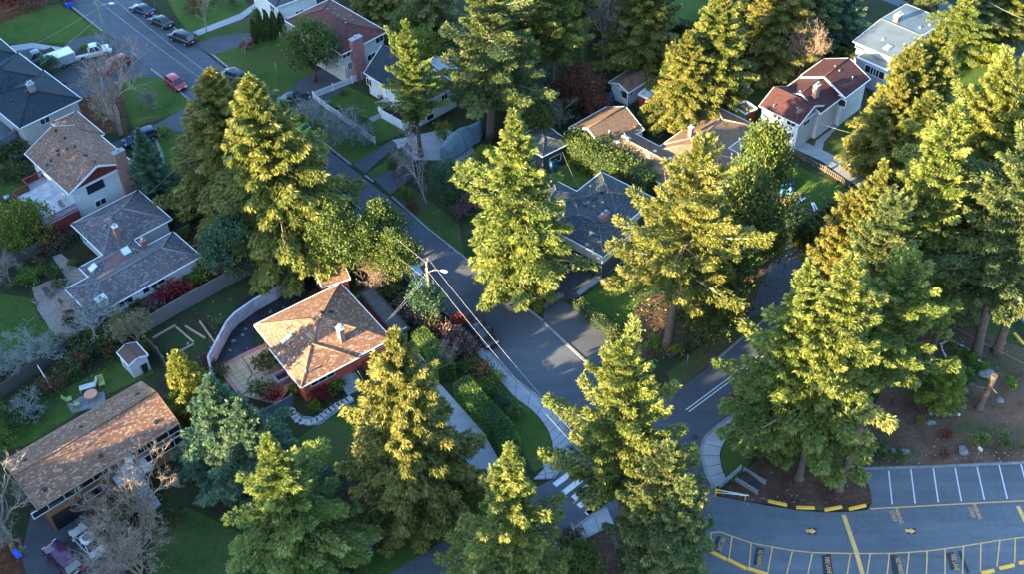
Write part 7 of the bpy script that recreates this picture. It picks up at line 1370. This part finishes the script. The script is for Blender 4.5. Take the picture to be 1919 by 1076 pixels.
cover('undergrowth', 'low dark undergrowth and ivy between the houses and trees', [([(990, 60), (1260, 130), (1420, 200), (1400, 260), (1060, 240), (940, 190)], 9), ([(1130, 560), (1500, 450), (1440, 570), (1250, 690), (1150, 660)], 7), ([(660, 540), (800, 540), (900, 640), (960, 740), (900, 720), (800, 630)], 9), ([(-20, 260), (60, 280), (40, 460), (-20, 440)], 7), ([(640, 870), (850, 900), (720, 1020), (600, 1076), (560, 960)], 9), ([(600, 470), (700, 500), (660, 540), (560, 500)], 8), ([(1370, 20), (1560, 30), (1580, 150), (1440, 170)], 7), ([(180, 100), (240, 150), (240, 260), (170, 250)], 5), ([(60, 720), (180, 640), (260, 620), (230, 680), (100, 760)], 9), ([(850, 300), (960, 330), (1000, 540), (880, 420)], 7), ([(1180, 960), (1350, 960), (1320, 1076), (1150, 1076)], 6), ([(500, -20), (850, -10), (900, 130), (760, 120), (640, 20)], 6)], L_firb, 0, .34, .55, sd_=3)
cover('fallen_leaves', 'brown and red fallen leaves lying on beds, verges and lawns', [([(140, 17), (245, 98), (363, 195), (366, 191), (248, 94), (143, 14)], 9), ([(600, 384), (905, 648), (912, 646), (606, 381)], 8), ([(655, 312), (855, 468), (1016, 600), (1012, 603), (848, 472), (650, 316)], 6), ([(545, 255), (605, 300), (590, 303), (540, 270)], 26), ([(640, 300), (960, 560), (980, 545), (700, 320)], 5), ([(380, 400), (560, 470), (500, 520), (340, 540)], 12), ([(440, 560), (600, 470), (600, 500), (460, 620)], 7), ([(-20, -10), (90, -10), (80, 30), (-20, 45)], 12), ([(0, 985), (90, 1000), (100, 1090), (0, 1090)], 14), ([(940, 680), (1060, 790), (1070, 800), (1050, 800), (950, 700)], 4), ([(1260, 730), (1400, 620), (1410, 640), (1290, 745)], 7), ([(1180, 190), (1340, 190), (1340, 250), (1200, 250)], 8), ([(1400, 880), (1640, 940), (1400, 945)], 5), ([(1620, 880), (1700, 880), (1690, 935), (1640, 950)], 2.5), ([(400, 100), (480, 80), (600, 170), (520, 200)], 1.5), ([(0, 540), (160, 650), (0, 700)], 1.2), ([(640, 1000), (860, 920), (900, 960), (700, 1090)], 2.2), ([(560, 780), (680, 760), (660, 890), (560, 880)], 1.)], L_brown, 0, .17, .02, sd_=4)
cover('rough_grass', 'rough tufts of grass on the lawn edges and verges', [([(-20, 20), (100, 8), (190, 58), (130, 80), (-20, 82)], 8), ([(230, 140), (283, 130), (360, 192), (300, 222), (240, 235)], 8), ([(400, 104), (480, 78), (560, 70), (600, 160), (520, 195)], 8), ([(550, 200), (605, 195), (650, 300), (590, 255)], 9), ([(730, 367), (770, 352), (860, 420), (860, 470)], 12), ([(1260, 734), (1390, 632), (1440, 570), (1300, 660)], 12), ([(1470, 300), (1600, 360), (1560, 420), (1490, 470)], 9), ([(-20, 550), (60, 560), (150, 650), (60, 690), (-20, 700)], 9), ([(0, 800), (260, 670), (280, 700), (60, 830)], 9), ([(640, 1080), (900, 905), (1000, 905), (800, 1080)], 9), ([(1490, 240), (1620, 160), (1650, 250), (1510, 285)], 9), ([(905, 690), (1023, 801), (1034, 854), (1000, 880), (920, 780)], 9), ([(1090, 560), (1175, 490), (1230, 640), (1140, 640)], 9), ([(1740, 600), (1830, 540), (1919, 650), (1900, 690), (1800, 640)], 10), ([(1384, 806), (1350, 850), (1375, 900), (1420, 815)], 10), ([(330, 590), (420, 560), (430, 650), (380, 690)], 8)], L_hedge, 0, .13, .06, sd_=5)
# ================================================================== HILL AND WOODS that shade the street from the south-west, outside the picture
sdir = np.array([-sd.x, -sd.y]); sdir /= np.linalg.norm(sdir); pdir = np.array([-sdir[1], sdir[0]])
def sq(s_, q_): return sdir*s_+pdir*q_
def crest(q_): return np.interp(q_, [-60, 20, 50, 60, 72, 82, 87, 91, 96, 100, 104, 109, 120, 140, 155, 180, 260], [39, 39, 36.5, 29, 23, 20.8, 21.3, 23.6, 25.2, 30, 37, 40, 43, 44, 40, 38, 37])  # crest heights shaped to set where this added, unseen mass casts shade
mb = MB(); qs = np.linspace(-80, 280, 46); rows = [(-28, 0.), (-40, .25), (-55, .5), (-80, .55), (-160, .6), (-170, -.1)]
V = [(*sq(s_, q_), crest(q_)*k-.02*(k == 0)-(.5 if k < 0 else 0)) for s_, k in rows for q_ in qs]; n = len(qs)
mb.poly(V, [(i*n+j, i*n+j+1, (i+1)*n+j+1, (i+1)*n+j) for i in range(len(rows)-1) for j in range(n-1)], 0, True); struct(mb.build('shading_hill', M_ground, None, uv=False))
g = np.random.default_rng(9); V = []
for k in range(150):
    q_ = -70+k*2.3; s_ = -45-g.uniform(0, 9); b = sq(s_, q_); hh = crest(q_)*g.uniform(.93, 1.12); r = 3.3; m_ = 900; t = g.random(m_)**.75; a_ = g.uniform(0, 6.28, m_); rad = r*(1-t)**.45*np.sqrt(g.random(m_)); z0_ = crest(q_)*.4
    pts = np.c_[b[0]+np.cos(a_)*rad, b[1]+np.sin(a_)*rad, z0_+(hh-z0_)*t]; V.append(cards(pts, nrm(np.c_[np.cos(a_), np.sin(a_), g.normal(size=m_)*.4-.2]), 1.7, 1.1))
tag(link('shading_woodland', np_mesh('shading_woodland', np.concatenate(V), 4, L_firb)), 'unseen dense woods shaped to shade the houses from beyond the lower left', 'woods', kind='stuff')
